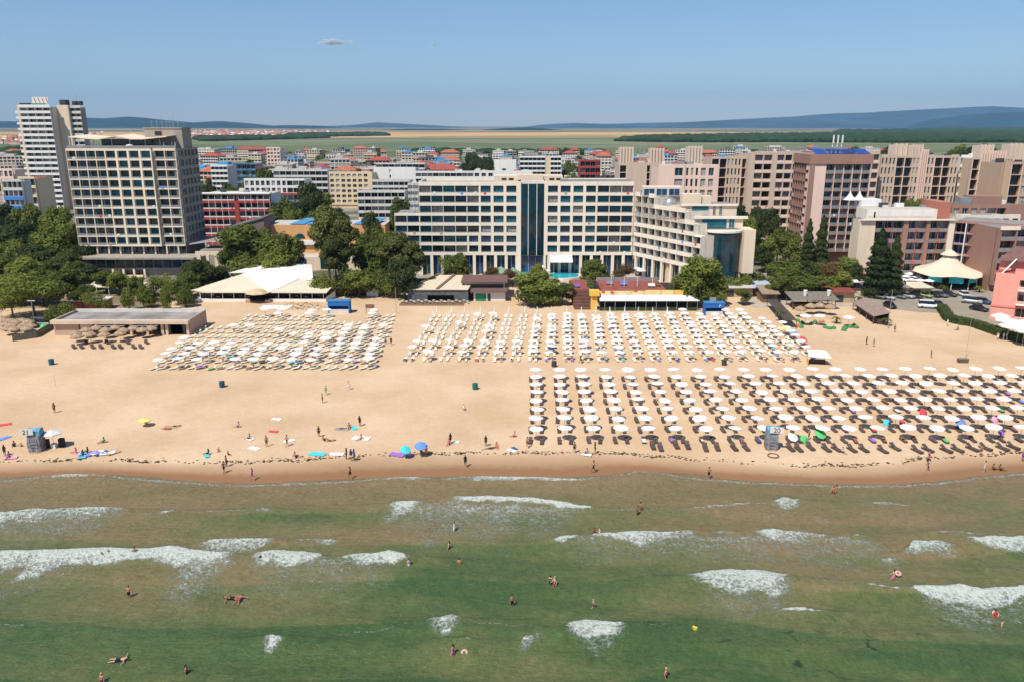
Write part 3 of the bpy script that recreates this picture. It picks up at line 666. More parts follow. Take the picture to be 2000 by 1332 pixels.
def bodyrig(pose):
    # joints as (x, y, z); facing -Y (towards the sea) by default
    J = {}
    if pose in ('stand', 'walk', 'wade', 'armsout'):
        J = dict(pel=(0, 0, .93), bel=(0, -.01, 1.06), chest=(0, 0, 1.27), neck=(0, .01, 1.46), head=(0, -.01, 1.56), crown=(0, 0, 1.68),
                 shL=(.17, 0, 1.40), shR=(-.17, 0, 1.40), elL=(.23, .03, 1.13), elR=(-.23, .03, 1.13), wrL=(.24, -.06, .89), wrR=(-.24, -.06, .89), haL=(.24, -.09, .81), haR=(-.24, -.09, .81),
                 hiL=(.09, 0, .88), hiR=(-.09, 0, .88), knL=(.10, -.02, .49), knR=(-.10, -.02, .49), anL=(.10, .02, .09), anR=(-.10, .02, .09), toL=(.11, -.14, .03), toR=(-.11, -.14, .03))
        if pose == 'walk':
            J.update(knL=(.09, -.20, .51), anL=(.09, -.30, .12), toL=(.09, -.44, .07), knR=(-.09, .08, .50), anR=(-.09, .30, .16), toR=(-.09, .22, .04),
                     elL=(.22, .16, 1.16), wrL=(.22, .12, .93), haL=(.22, .08, .85), elR=(-.22, -.08, 1.15), wrR=(-.20, -.27, 1.0), haR=(-.19, -.34, .96))
        if pose == 'armsout':
            J.update(elL=(.45, -.02, 1.42), wrL=(.68, -.05, 1.46), haL=(.77, -.06, 1.47), elR=(-.45, -.02, 1.40), wrR=(-.68, -.05, 1.38), haR=(-.77, -.06, 1.37))
    elif pose == 'sit':
        J = dict(pel=(0, 0, .12), bel=(0, .03, .26), chest=(0, .06, .47), neck=(0, .04, .66), head=(0, .01, .76), crown=(0, .02, .88),
                 shL=(.17, .06, .60), shR=(-.17, .06, .60), elL=(.26, .18, .36), elR=(-.26, .10, .36), wrL=(.26, .26, .12), wrR=(-.20, -.12, .34), haL=(.27, .30, .05), haR=(-.17, -.20, .34),
                 hiL=(.09, -.02, .12), hiR=(-.09, -.02, .12), knL=(.13, -.38, .34), knR=(-.12, -.42, .22), anL=(.11, -.68, .07), anR=(-.12, -.82, .06), toL=(.11, -.82, .06), toR=(-.12, -.92, .14))
    elif pose == 'lie':
        J = dict(pel=(0, 0, .12), bel=(0, .14, .12), chest=(0, .34, .14), neck=(0, .53, .14), head=(0, .64, .15), crown=(0, .76, .14),
                 shL=(.17, .47, .12), shR=(-.17, .47, .12), elL=(.30, .26, .08), elR=(-.32, .62, .07), wrL=(.32, .02, .07), wrR=(-.14, .78, .07), haL=(.33, -.07, .06), haR=(-.08, .84, .07),
                 hiL=(.09, -.05, .11), hiR=(-.09, -.05, .11), knL=(.11, -.45, .13), knR=(-.11, -.45, .12), anL=(.11, -.84, .08), anR=(-.12, -.84, .07), toL=(.12, -.94, .16), toR=(-.15, -.94, .14))
    else:   # float, arms spread
        J = dict(pel=(0, 0, .02), bel=(0, .14, .04), chest=(0, .34, .06), neck=(0, .52, .10), head=(0, .62, .14), crown=(0, .74, .14),
                 shL=(.17, .46, .07), shR=(-.17, .46, .07), elL=(.45, .46, .05), elR=(-.45, .50, .05), wrL=(.70, .42, .05), wrR=(-.70, .46, .05), haL=(.80, .40, .05), haR=(-.80, .44, .05),
                 hiL=(.09, -.05, .02), hiR=(-.09, -.05, .02), knL=(.16, -.42, .0), knR=(-.14, -.40, .02), anL=(.22, -.78, -.02), anR=(-.2, -.76, -.02), toL=(.24, -.9, -.02), toR=(-.22, -.88, -.02))
    return J
RAD = dict(pel=(.135, .105), bel=(.115, .09), chest=(.15, .105), neck=.055, head=.085, crown=.06, sh=.055, el=.042, wr=.028, ha=.034, hi=.085, kn=.058, an=.038, to=.036)
def build_person_meshes(pose):
    J = bodyrig(pose); names = list(J); V = [(J[n], RAD.get(n, RAD.get(n[:2], .05))) for n in names]; ix = {n: i for i, n in enumerate(names)}
    E = [('pel', 'bel'), ('bel', 'chest'), ('chest', 'neck'), ('neck', 'head'), ('head', 'crown')]
    for s in 'LR': E += [('chest', 'sh' + s), ('sh' + s, 'el' + s), ('el' + s, 'wr' + s), ('wr' + s, 'ha' + s), ('pel', 'hi' + s), ('hi' + s, 'kn' + s), ('kn' + s, 'an' + s), ('an' + s, 'to' + s)]
    E = [(ix[a], ix[b]) for a, b in E]
    for s in 'LR':          # five fingers
        h = Vector(J['ha' + s]); d = (h - Vector(J['wr' + s])).normalized(); u = d.cross(Vector((0, 1, .3))).normalized(); sg = 1 if s == 'L' else -1
        for f, (off, ln) in enumerate(((-.027, .06), (-.009, .075), (.009, .07), (.027, .055))):
            V.append((tuple(h + u * off + d * (.02 + ln) + Vector((-.01 * sg, 0, 0))), .009)); E.append((ix['ha' + s], len(V) - 1))
        V.append((tuple(h + u * .05 + d * .02), .010)); E.append((ix['ha' + s], len(V) - 1))
    V.append((tuple(Vector(J['head']) + (Vector((0, -.095, -.005)) if pose not in ('lie', 'float') else Vector((0, -.01, .095)))), .016)); E.append((ix['head'], len(V) - 1))   # nose
    body = skinmesh('body_' + pose, V, E, skins[0])
    # hair: cap over the crown; trunks: the hip faces pushed out
    c = Vector(J['crown']); h = Vector(J['head']); ax = (c - h).normalized()
    backv = Vector((0, 1, 0)) if pose not in ('lie', 'float') else Vector((0, .2, -1))
    ctr = h.lerp(c, .45) + backv * .02
    bmh = bmesh.new(); bmesh.ops.create_icosphere(bmh, subdivisions=2, radius=.118)
    for v in bmh.verts: v.co += ctr
    face = -backv
    dl = [f for f in bmh.faces if ((f.calc_center_median() - ctr).dot(face) > .03 and (f.calc_center_median() - ctr).dot(ax) < .055) or (f.calc_center_median() - ctr).dot(ax) < -.09]
    bmesh.ops.delete(bmh, geom=dl, context='FACES'); hm = bpy.data.meshes.new('hair'); bmh.to_mesh(hm); bmh.free(); hm.materials.append(hairm[0])
    def shell(sel, nm, off):
        bmx = bmesh.new(); bmx.from_mesh(body); bmx.normal_update()
        bmesh.ops.delete(bmx, geom=[f for f in bmx.faces if not sel(f.calc_center_median())], context='FACES')
        bmx.normal_update()
        for v in bmx.verts: v.co += v.normal * off
        m2 = bpy.data.meshes.new(nm); bmx.to_mesh(m2); bmx.free(); m2.materials.append(clothc['black']); return m2
    pel, hl, hr = Vector(J['pel']), Vector(J['hiL']), Vector(J['hiR']); kl, kr = Vector(J['knL']), Vector(J['knR'])
    def near(p, a, b, lim):
        t = max(0, min(1, (p - a).dot(b - a) / (b - a).length_squared)); return (p - a.lerp(b, t)).length < lim
    trunks = shell(lambda p: (p - pel).length < .17 or near(p, hl, hl.lerp(kl, .42), .12) or near(p, hr, hr.lerp(kr, .42), .12), 'trunks_' + pose, .018)
    ch = Vector(J['chest']); bel = Vector(J['bel'])
    shirt = shell(lambda p: near(p, pel.lerp(bel, .3), Vector(J['neck']).lerp(ch, .25), .22) or near(p, ch, Vector(J['shL']), .12) or near(p, ch, Vector(J['shR']), .12), 'shirt_' + pose, .02)
    top = shell(lambda p: abs((p - ch).dot((Vector(J['neck']) - bel).normalized())) < .065 and (p - ch).length < .22, 'top_' + pose, .014)
    return body, hm, trunks, shirt, top
PM = {p: build_person_meshes(p) for p in ('stand', 'walk', 'armsout', 'sit', 'lie', 'float')}
def person(px, py, pose, label, sk=0, hair=0, low='black', up=None, z=0.0, rz=None, sc=1.0, group=None, xy=None):
    x, y = xy if xy else G(px, py, z)
    body, hm, tr, sh, tp = PM[pose]
    t = thing('person', label, 'person', (x, y, z), random.uniform(-3, 3) if rz is None else rz, group, sc * random.uniform(.96, 1.04))
    b = meshobj('body', body, t); setmat(b, 0, skins[sk])
    h = meshobj('hair', hm, t); setmat(h, 0, hairm[hair])
    if low: l = meshobj('swimwear', tr, t); setmat(l, 0, clothc[low])
    if up:
        if up.startswith('bikini_'): u = meshobj('bikini_top', tp, t); setmat(u, 0, clothc[up[7:]])
        else: u = meshobj('shirt', sh, t); setmat(u, 0, clothc[up])
    return t
W = -.25   # water level
PEOPLE = [
 (107,806,'stand','standing beside a small pale bag on the open upper left sand',2,0,'black','brown',0),
 (443,912,'stand','dark haired, standing on the brown wet sand between two sitters and a wader',2,0,'black',None,-.2),
 (438,924,'walk','walking at the wet sand edge just left of a standing companion',2,0,'black','bikini_black',-.25),
 (493,938,'walk','in a pale pink swimsuit stepping into the water at the left',1,1,'pink','pink',W),
 (521,872,'stand','tanned, in orange-brown trunks, facing the sea near the turquoise patterned towel',0,0,'brown',None,0),
 (561,871,'walk','in dark shorts walking past a pale towel',0,0,'navy',None,0),
 (623,853,'stand','tall, standing over two sitting sunbathers',2,0,'black','bikini_black',0),
 (632,860,'sit','sitting on the sand at the feet of a tall standing person',0,0,'black','bikini_black',0),
 (645,861,'lie','lying on the sand beside a sitter in black',0,0,'brown',None,0),
 (630,787,'stand','broad tanned, in black trunks, on the empty sand below the left umbrella field',3,1,'black',None,0),
 (637,771,'walk','small figure in green walking just behind a broad tanned person',1,1,'green','bikini_green',0),
 (681,761,'walk','slim pale figure walking under the right corner of the left umbrella field',1,2,'white','bikini_white',0),
 (684,935,'walk','in black trunks leaving the water near the middle left',0,0,'black',None,-.28),
 (677,896,'stand','in dark swimwear, left one of three standing beside the seaweed line',2,0,'black','black',0),
 (686,899,'stand','in navy and white, middle one of three standing beside the seaweed line',2,0,'white','navy',0),
 (692,899,'stand','in blue, right one of three standing beside the seaweed line',2,0,'navy','blue',0),
 (823,892,'stand','tanned, standing below the blue beach umbrella, left of the pair',0,1,'brown','bikini_brown',0),
 (833,891,'stand','tanned, standing below the blue beach umbrella, right of the pair',0,0,'orange','bikini_orange',0),
 (909,911,'walk','dark figure walking along the wet sand in the middle',2,0,'black','black',-.12),
 (877,868,'sit','reddish sunbather sitting by a white towel below the middle bin',3,1,'red','bikini_red',0),
 (880,866,'stand','dark haired, standing behind a reddish sitter',2,0,'black','black',0),
 (949,871,'stand','in black clothes, standing beside a lying dark sunbather',2,0,'black','black',0),
 (958,876,'lie','dark sunbather lying beside a person in black clothes',2,0,'navy','bikini_navy',0),
 (970,874,'sit','sitting in orange beside a lying dark sunbather',3,1,'orange','bikini_orange',0),
 (1005,853,'sit','reddish sitter on open sand left of the first dark lounger pair',3,0,'red',None,0),
 (1030,874,'walk','tanned walker below the first column of dark loungers',0,0,'brown',None,0),
 (1122,884,'stand','small tanned figure standing below the second umbrella column',0,0,'black','bikini_black',0),
 (1098,884,'sit','small fair child sitting low on the sand under the second column',1,2,'red',None,0),
 (1146,886,'sit','sitting on a pale towel beside a darker standing figure',1,0,'navy','bikini_navy',0),
 (1162,885,'stand','dark figure standing below the third umbrella column',2,0,'black','black',0),
 (1159,922,'walk','dark walker alone on the wet sand in the centre',2,0,'black','bikini_white',-.18),
 (1384,935,'walk','tanned, in black trunks, stepping into the water below the front loungers',0,0,'black',None,-.3),
 (1293,944,'wadelow','fair child sitting in the shallows right of the bright swash tip',3,1,'red',None,W),
 (1316,930,'wadelow','fair child at the swash edge, standing knee deep',1,1,'white',None,W),
 (1627,964,'wadethigh','left of an embracing tanned couple in the shallows right of the numbered tower',0,1,'brown','bikini_orange',W),
 (1633,962,'wadethigh','right, taller one of an embracing tanned couple in the shallows',0,0,'orange',None,W),
 (1811,908,'stand','reddish, in dark trunks, front one of a couple walking out of the umbrella field',3,1,'navy',None,-.1),
 (1814,900,'walk','tanned, in pink, rear one of a couple walking out of the umbrella field',0,0,'pink','bikini_pink',-.05),
 (1812,919,'walk','dark haired child in black trunks ahead of a reddish couple',2,0,'black',None,-.2),
 (1915,889,'stand','tanned, in dark trunks, standing by a lounger of the front row at the right',0,0,'brown',None,0),
 (1922,922,'stand','fair, in white trunks, standing on wet sand at the right',1,0,'white','bikini_white',-.2),
 (1940,917,'sit','tanned sitter at the right water edge, left one of a pair',0,0,'black','bikini_black',-.2),
 (1953,918,'sit','dark sitter at the right water edge, right one of a pair',2,0,'black','bikini_black',-.2),
 (1997,900,'stand','tanned, cut by the right picture edge above the water',0,1,'blue',None,-.1),
 (1579,859,'stand','reddish, in dark trunks, between two crowded umbrellas right of the numbered tower',3,0,'black',None,0),
 (1646,884,'sit','sitting on the sand beside a front row lounger',1,0,'black','bikini_white',0),
 (753,672,'stand','in dark clothes, left one of a pair right of the left umbrella field',2,0,'black','grey',0),
 (764,674,'walk','in dark clothes, right one of a pair right of the left umbrella field',2,0,'brown','black',0),
 (1134,710,'walk','dark figure walking between the middle and the lower umbrella fields',2,0,'grey','black',0),
 (1692,673,'stand','dark figure, left one of a pair on the right upper sand',2,0,'black','navy',0),
 (1706,677,'stand','fair figure in grey, right one of a pair on the right upper sand',1,1,'grey','grey',0),
 (1747,649,'stand','tanned figure standing below the slanted roof bar',0,0,'brown','bikini_brown',0),
 (1818,699,'stand','in green shorts, alone on the right sand left of the brown box',0,0,'green','brown',0),
 (1850,638,'stand','fair figure in pink standing just below the curved hedge',1,1,'pink','white',0),
 (1870,645,'sit','tanned sitter just below the curved hedge',0,0,'brown','bikini_brown',0),
 (1948,664,'stand','fair figure, left one of three below the right end of the hedge',1,1,'white','bikini_pink',0),
 (1959,665,'stand','fair figure, middle one of three below the right end of the hedge',1,0,'grey','white',0),
 (1966,663,'stand','in white shirt, right one of three below the right end of the hedge',1,0,'grey','white',0),
 (264,1086,'wadethigh','tanned, in black trunks, on the white breaker at the left',0,0,'black',None,W),
 (200,1090,'wadechest','fair swimmer left of a yellow shirt in the left breaker',1,0,'red',None,W),
 (213,1086,'wadechest','in a yellow shirt in the left breaker',1,1,'yellow','yellow',W),
 (509,1096,'wadechest','in a black shirt at the right part of the long left breaker',2,0,'black','black',W),
 (252,1162,'wadethigh','reddish, in black shorts, wading on the brown shoal at the left',3,1,'black',None,W),
 (452,1168,'float','tanned swimmer, left one of two side by side in the foam',0,0,'black','bikini_black',W),
 (467,1170,'float','tanned swimmer, right one of two side by side in the foam',0,0,'red',None,W),
 (233,1288,'float','floating on the back with arms spread wide in green water',1,0,'black',None,W),
 (364,1312,'wadechest','tanned bather low in the green water at the lower left',0,0,'black',None,W),
 (199,1328,'wadechest','reddish, with pale hair, at the bottom edge on the left',3,2,'black',None,W),
 (887,1036,'wadethigh','fair bather in the lacy foam, rear one of three in a file',1,0,'white','bikini_white',W),
 (877,1069,'wadechest','fair bather, middle one of three in a file in the middle water',1,0,'brown',None,W),
 (897,1100,'wadechest','reddish bather, front one of three in a file in the middle water',3,0,'red',None,W),
 (799,1108,'wadethigh','fair bather at the right tip of the long breaker',1,1,'white','bikini_white',W),
 (1000,1180,'wadethigh','broad tanned bather in black trunks in the very centre of the water',0,0,'black',None,W),
 (885,1280,'wadethigh','tanned bather left of a red swim ring near the bottom',0,0,'pink','bikini_pink',W),
 (1075,1142,'wadethigh','fair bather, left one of an embracing pair in green water',1,0,'black','bikini_black',W),
 (1083,1146,'wadethigh','fair bather with pale hair, right one of an embracing pair in green water',1,2,'red',None,W),
 (1159,1184,'wadethigh','small fair child with pale cap in the middle water',1,2,'brown','bikini_pink',W),
 (1357,1230,'wadechest','in a yellow shirt and red cap in the right water',1,1,'yellow','yellow',W),
 (1301,1318,'wadechest','reddish, with pale hair, near the bottom at the right of centre',3,2,'black',None,W),
 (1245,1004,'wadethigh','dark haired, in black, front one of a pair in the brown shallows',2,0,'black','bikini_black',W),
 (1251,996,'wadethigh','tanned, rear one of a pair in the brown shallows',0,0,'brown',None,W),
 (1160,1042,'wadethigh','reddish child, left one of two at the centre breaker',3,3 % 3,'red','red',W),
 (1171,1042,'wadethigh','fair child, right one of two at the centre breaker',1,0,'white','bikini_white',W),
 (1744,1131,'wadethigh','slim fair bather beside a pink ring at the right',1,0,'pink','bikini_pink',W),
 (1957,1222,'wadechest','fair bather bending low at the right edge of the water',1,1,'brown',None,W),
 (1944,1203,'wadechest','in red, near the right breaker',3,0,'red','red',W),
 (28,872,'sit','sitting on dark cloth left of the tower with sign 21',2,0,'black','bikini_black',0),
 (10,890,'stand','dark, standing at the left picture edge above the seaweed line',2,0,'navy','black',0),
 (18,893,'sit','on a pink towel near the left picture edge',2,0,'purple','bikini_purple',0),
 (42,872,'sit','small child sitting just left of the tower with sign 21',0,1,'brown',None,0),
 (284,826,'sit','sitting under the yellow parasol',2,0,'black',None,0),
 (325,838,'lie','in red, lying left of another sunbather right of the yellow parasol',0,0,'red','bikini_black',0),
 (343,833,'lie','tanned, lying on a pale towel right of the yellow parasol',0,1,'black',None,0),
 (466,834,'sit','sitting alone in purple above the towels at the left',1,0,'purple','bikini_purple',0),
 (487,857,'sit','sitting on a white towel above a striped one at the left',0,0,'black','bikini_black',0),
 (407,887,'sit','dark, sitting beside a turquoise towel at the seaweed line',2,0,'black','navy',0),
 (427,881,'sit','in red, sitting up from a small dark child at the seaweed line',3,0,'red','bikini_red',0),
 (446,888,'sit','dark child sitting alone at the seaweed line',2,0,'black',None,0),
 (577,893,'sit','sitting beside the seaweed line left of a turquoise patterned towel',0,0,'black','bikini_black',0),
 (582,891,'lie','lying next to a sitter at the seaweed line',1,1,'grey',None,0),
 (148,885,'sit','in pink, sitting at the left end of the long row of towels',3,1,'pink','bikini_pink',0),
 (162,889,'sit','dark, sitting on a bright blue towel in the long row',2,0,'blue','navy',0),
 (171,883,'sit','dark, sitting back in the long row of towels, above the purple one',2,0,'black','black',0),
 (203,864,'sit','sitting alone above the long row of towels at the left',2,0,'black','green',0),
 (682,836,'sit','reddish, sitting on a blanket in the centre left group',3,1,'red','bikini_red',0),
 (703,832,'stand','dark, bending over the centre left group of blankets',2,0,'black','black',0),
 (668,838,'lie','lying on a grey blanket in the centre left group',2,0,'black',None,0),
 (705,858,'sit','reddish, sitting on a wide white towel',3,0,'red',None,0),
 (906,800,'sit','sitting alone on the empty sand below the green bin',2,0,'black','white',0),
 (792,884,'lie','lying under the turquoise beach umbrella',1,0,'purple','bikini_purple',0),
]
for t in PEOPLE:
    px, py, pose, lab, sk, hr_, low, up, z = t; sc = 1.0; zz = z
    if 'child' in lab: sc = .68
    rz = None
    if pose == 'wadethigh': pose, zz = random.choice(('stand', 'walk')), z - .55 * sc
    elif pose == 'wadechest': pose, zz = 'stand', z - 1.0 * sc
    elif pose == 'wadelow': pose, zz = random.choice(('sit', 'stand')), z - .1 if sc > .9 else z - .25
    x, y = G(px, py, z)
    if pose in ('lie',): rz = random.uniform(-1.9, -1.2)
    person(px, py, pose, 'person ' + lab, sk, hr_, low, up, zz, rz, sc, xy=(x, y))

# ---------------------------------------------------------------- towels, parasols, rings
def pattern_mat(name, c1, c2, scale=3.0):
    if name in MATS: return MATS[name]
    m, nt, b = principled(name); N, L = nt.nodes, nt.links; b.inputs['Roughness'].default_value = .95
    tc = N.new('ShaderNodeTexCoord'); wv = N.new('ShaderNodeTexWave'); wv.inputs['Scale'].default_value = scale; wv.inputs['Distortion'].default_value = 3
    L.new(tc.outputs['Object'], wv.inputs[0]); mx = N.new('ShaderNodeMix'); mx.data_type = 'RGBA'; mx.inputs['A'].default_value = (*c1, 1); mx.inputs['B'].default_value = (*c2, 1)
    L.new(wv.outputs['Fac'], mx.inputs['Factor']); L.new(mx.outputs['Result'], b.inputs['Base Color']); MATS[name] = m; return m
TC = dict(turquoise=((.03, .50, .58), (.10, .65, .72)), blue=((.02, .10, .55), (.25, .45, .85)), purple=((.18, .05, .42), (.45, .25, .7)), white=((.8, .8, .8), (.7, .68, .72)), red=((.6, .03, .04), (.75, .1, .1)), pink=((.75, .2, .35), (.85, .5, .6)),
          navy=((.02, .04, .14), (.05, .15, .4)), green=((.02, .35, .12), (.2, .6, .2)), black=((.02, .02, .02), (.12, .1, .1)), yellow=((.75, .6, .05), (.8, .7, .3)), tan=((.55, .38, .22), (.4, .2, .12)), grey=((.25, .25, .27), (.5, .45, .45)))
TM = {k: pattern_mat('towel_' + k, *v) for k, v in TC.items()}
def towel_mesh():
    mb = MB(); n = 7; m_ = 4; r = random.Random(5)
    top = [[(-.45 + .9 * i / m_, -.9 + 1.8 * j / n, .045 + r.uniform(0, .05)) for i in range(m_ + 1)] for j in range(n + 1)]
    for j in range(n):
        for i in range(m_): mb.face([top[j][i], top[j][i + 1], top[j + 1][i + 1], top[j + 1][i]])
    out = [top[0][i] for i in range(m_ + 1)] + [top[j][m_] for j in range(1, n + 1)] + [top[n][i] for i in range(m_ - 1, -1, -1)] + [top[j][0] for j in range(n - 1, 0, -1)]
    for a, b_ in zip(out, out[1:] + out[:1]): mb.face([(a[0], a[1], .0), (b_[0], b_[1], .0), b_, a])
    return mb.mesh('towel', TM['white'])
TW = towel_mesh()
def towel(px, py, c, lab, rz=0., sc=1.0, z=.02, xy=None):
    x, y = xy or G(px, py, 0); o = meshobj('towel', TW, None, (x, y, z), rz); o.scale = (sc, sc, 1); setmat(o, 0, TM[c]); return tag(o, lab, 'towel')
for t in [(620,887,'turquoise','wide turquoise patterned towel by the seaweed line',1.4,1.3),(658,887,'white','white and red patterned towel left of three standing people',1.5,1.1),(706,856,'white','wide white towel with a sitter in the centre left',1.4,1.5),
          (534,843,'red','small red and teal towel right of the purple sitter',1.3,.8),(541,819,'white','crumpled white towel alone on the sand at the left',1.2,.9),(691,836,'turquoise','turquoise towel between two blankets',0.6,.9),(668,838,'grey','grey blanket in the centre left group',1.4,1.2),
          (487,857,'white','white towel of the upper left sitter',1.0,.9),(497,876,'white','white towel with dark stripes left of a standing person in brown trunks',1.1,1.0),(404,890,'turquoise','small turquoise towel at the seaweed line',.5,.7),(888,863,'white','white towel right of a reddish sitter',1.3,.8),
          (565,861,'white','pale towel behind the person in dark shorts',2.0,.9),(334,834,'tan','pale sand coloured towel right of the yellow parasol',1.5,1.1),(1000,880,'white','white and blue towel left of the first dark loungers',.9,.8),(1005,876,'navy','navy towel beside a white and blue one',.6,.6),
          (151,884,'pink','pink towel at the left end of the towel row',1.1,1),(161,890,'turquoise','bright turquoise towel, second in the towel row',.4,1.1),(172,888,'blue','blue towel, third in the towel row',-.4,1),(181,886,'purple','purple towel in the towel row',-.5,1.0),(190,884,'white','striped white towel in the towel row',-.5,1.0),
          (198,885,'navy','dark blue towel in the towel row',-.6,1.1),(210,885,'white','pale towel near the right end of the towel row',-1.2,1.1),(222,884,'tan','dark reddish towel at the right end of the towel row',-.7,1.0),(20,894,'pink','pink towel at the left picture edge',-1.3,1),(8,830,'red','red towel at the left picture edge above the tower',-1.0,1.1),
          (776,888,'purple','purple patterned towel under the turquoise umbrella',1.2,1.2),(797,886,'pink','pink and dark towel right of the purple patterned one',1.0,1),(1146,888,'white','pale towel under a sitter below the third column',1.2,.8),(8,856,'blue','blue cloth at the left picture edge',-.4,1)]:
    towel(t[0], t[1], t[2], t[3], t[4], t[5])
# coloured towels, bags and sunbathers on the loungers
r3 = random.Random(3); cols = list(TC)
def towel_on(spots, n, kw, fld, refs):
    ss = r3.sample(spots, n)
    for (x, y, rz, i, k, side) in ss:
        c = r3.choice(['white', 'blue', 'navy', 'red', 'turquoise', 'purple', 'black', 'grey', 'pink', 'green'])
        if r3.random() < .55:
            lay = r3.random() < .7
            person(0, 0, 'lie', f'person lying on the {side} lounger of column {od(i % 40)}, row {od(k)}, {fld}', r3.choice((0, 1, 2, 3)), r3.randint(0, 2), r3.choice(['black', 'navy', 'red', 'white', 'blue', 'purple']), None, .22, rz, 1.0, xy=(x, y - .05))
        else:
            o = towel(0, 0, c, f'{c} towel on the {side} lounger of column {od(i % 40)}, row {od(k)}, {fld}', rz, .66, .31, xy=(x, y - .3))
towel_on([s for s in SPOTS_DARK if s[4] == 0 and s[3] > 3], 14, 0, 'lower field', 0)
towel_on([s for s in SPOTS_DARK if s[4] in (1, 2, 3, 4, 5) and s[3] > 10], 16, 0, 'lower field', 0)
towel_on([s for s in SPOTS_LIGHT if s[3] < 40 and s[4] == 0], 26, 0, 'middle field', 0)
towel_on([s for s in SPOTS_LIGHT if s[3] < 40 and s[4] in (1, 2, 3, 4, 6) and s[3] > 8], 34, 0, 'middle field', 0)
towel_on([s for s in SPOTS_LIGHT if s[3] >= 40 and s[4] <= 2], 22, 0, 'left field', 0)

def parasol(px, py, c, lab, h=1.8, r=.95, tilt=0.):
    x, y = G(px, py, 0); t = thing('parasol', lab, 'parasol', (x, y, 0), .3)
    m = canopy_mesh('parasol_canopy', r, h, .35, TM[c]); o = meshobj('canopy', m, t); o.rotation_euler = (tilt, 0, 0)
    meshobj('pole', pole_mesh('parasol_pole', h + .3, pole_m, .02), t)
parasol(284, 832, 'yellow', 'small yellow parasol alone on the left sand', 1.0)
parasol(791, 890, 'turquoise', 'turquoise parasol above purple towels', 1.4, .75, .5)
parasol(822, 888, 'blue', 'blue patterned parasol over two standing people', 1.6, .95, .25)
parasol(1566, 862, 'green', 'green parasol right of the tower with sign 20', .8, .7, .8)
parasol(1544, 860, 'white', 'white and green parasol nearest the tower with sign 20', .9, .8, .6)
parasol(1596, 856, 'green', 'pale green parasol at the third umbrella right of sign 20', 1.2, .9, .6)
parasol(1728, 828, 'turquoise', 'bright turquoise round tent in the lower field', .6, .7, 1.1)
parasol(1756, 828, 'red', 'small red parasol beside the turquoise round tent', .8, .5, .9)
parasol(1868, 838, 'blue', 'blue parasol under a white umbrella at the right', 1.4, .9, .5)
parasol(1937, 822, 'pink', 'bright pink parasol in the right part of the lower field', .7, .6, .9)
parasol(1799, 808, 'red', 'red and white beach shelter in the lower field', .6, .7, .9)
parasol(1949, 852, 'purple', 'purple parasol near the right edge', .9, .5, .6)
parasol(1562, 672, 'red', 'deep red parasol at the right end of the middle field', 1.6, .9, .7)
parasol(1532, 656, 'yellow', 'olive yellow parasol at the right end of the middle field', 1.7, 1.1)
parasol(1545, 662, 'blue', 'violet blue parasol at the right end of the middle field', 1.7, .9, .5)
parasol(1268 + 150, 660, 'turquoise', 'teal parasol inside the right part of the middle field', 1.7, .9, .5)
parasol(1075, 688, 'blue', 'bright blue parasol at the front of the middle field', 1.5, 1.0, .4)
def ring(px, py, c, lab, z, r=.22):
    x, y = G(px, py, z); bm = bmesh.new(); me = bpy.data.meshes.new('ring'); mb = MB()
    n, k = 20, 8
    mb.rings([[((r + .12 * math.cos(2 * math.pi * j / k)) * math.cos(2 * math.pi * i / n), (r + .12 * math.cos(2 * math.pi * j / k)) * math.sin(2 * math.pi * i / n), .12 * math.sin(2 * math.pi * j / k)) for j in range(k)] for i in range(n + 1)], cap=False)
    bm.free(); o = mb.build('swim_ring', TM['turquoise'] if c == 'turquoise' else pattern_mat('ring_print', (.50, .09, .06), (.75, .60, .55), 6), None, (x, y, z + .1), smooth=True); tag(o, lab, 'swim ring'); o.rotation_euler = (.5, 0, 0)
ring(907, 1276, 'red', 'red and white swim ring floating near the bottom', W)
ring(1754, 1121, 'red', 'pink red swim ring held beside a slim bather', W + .2)
ring(1944, 1200, 'red', 'orange red swim ring at the right breaker', W)
ring(1556, 853, 'turquoise', 'turquoise swim ring leaning by the green parasol', .25)
x, y = G(1510, 890); mb = MB()
mb.rings([[((.75 + .1 * math.cos(2 * math.pi * j / 6)) * math.cos(2 * math.pi * i / 18), (.75 + .1 * math.cos(2 * math.pi * j / 6)) * math.sin(2 * math.pi * i / 18), .08 * math.sin(2 * math.pi * j / 6)) for j in range(6)] for i in range(19)], cap=False)
tag(mb.build('driftwood_ring', wood_m, None, (x, y, .08)), 'brown ring of driftwood on the sand below the tower with sign 20', 'ring')
# seaweed line
sw = mat('seaweed', (.055, .035, .012), rough=.9, var=.4, scale=4); mb = MB(); r4 = random.Random(8)
for i in range(1900):
    x = r4.uniform(-75, 75); wl_ = float(wet_y(x)); y = wl_ + .7 + abs(r4.gauss(0, .5)) + .5 * math.sin(x * .9) * r4.random()
    if math.sin(x * .35 + 2 * math.sin(x * .11)) < r4.uniform(-1.3, 1): continue
    s = r4.uniform(.04, .15) * (1.5 if r4.random() < .1 else 1); a = r4.uniform(0, 3)
    mb.T = Matrix.Translation((x, y, float(sand_z(np.array([x]), np.array([y]))[0]) + .0)) @ Matrix.Rotation(a * .3, 4, 'Z')
    mb.lathe(0, 0, [(s * 1.4, 0), (s, s * .25), (s * .3, s * .4)], 5)
mb.T = None
for v in range(len(mb.v)): pass
tag(mb.build('seaweed_line', sw), 'dark line of washed up seaweed and shells along the wet sand', 'seaweed', kind='stuff')
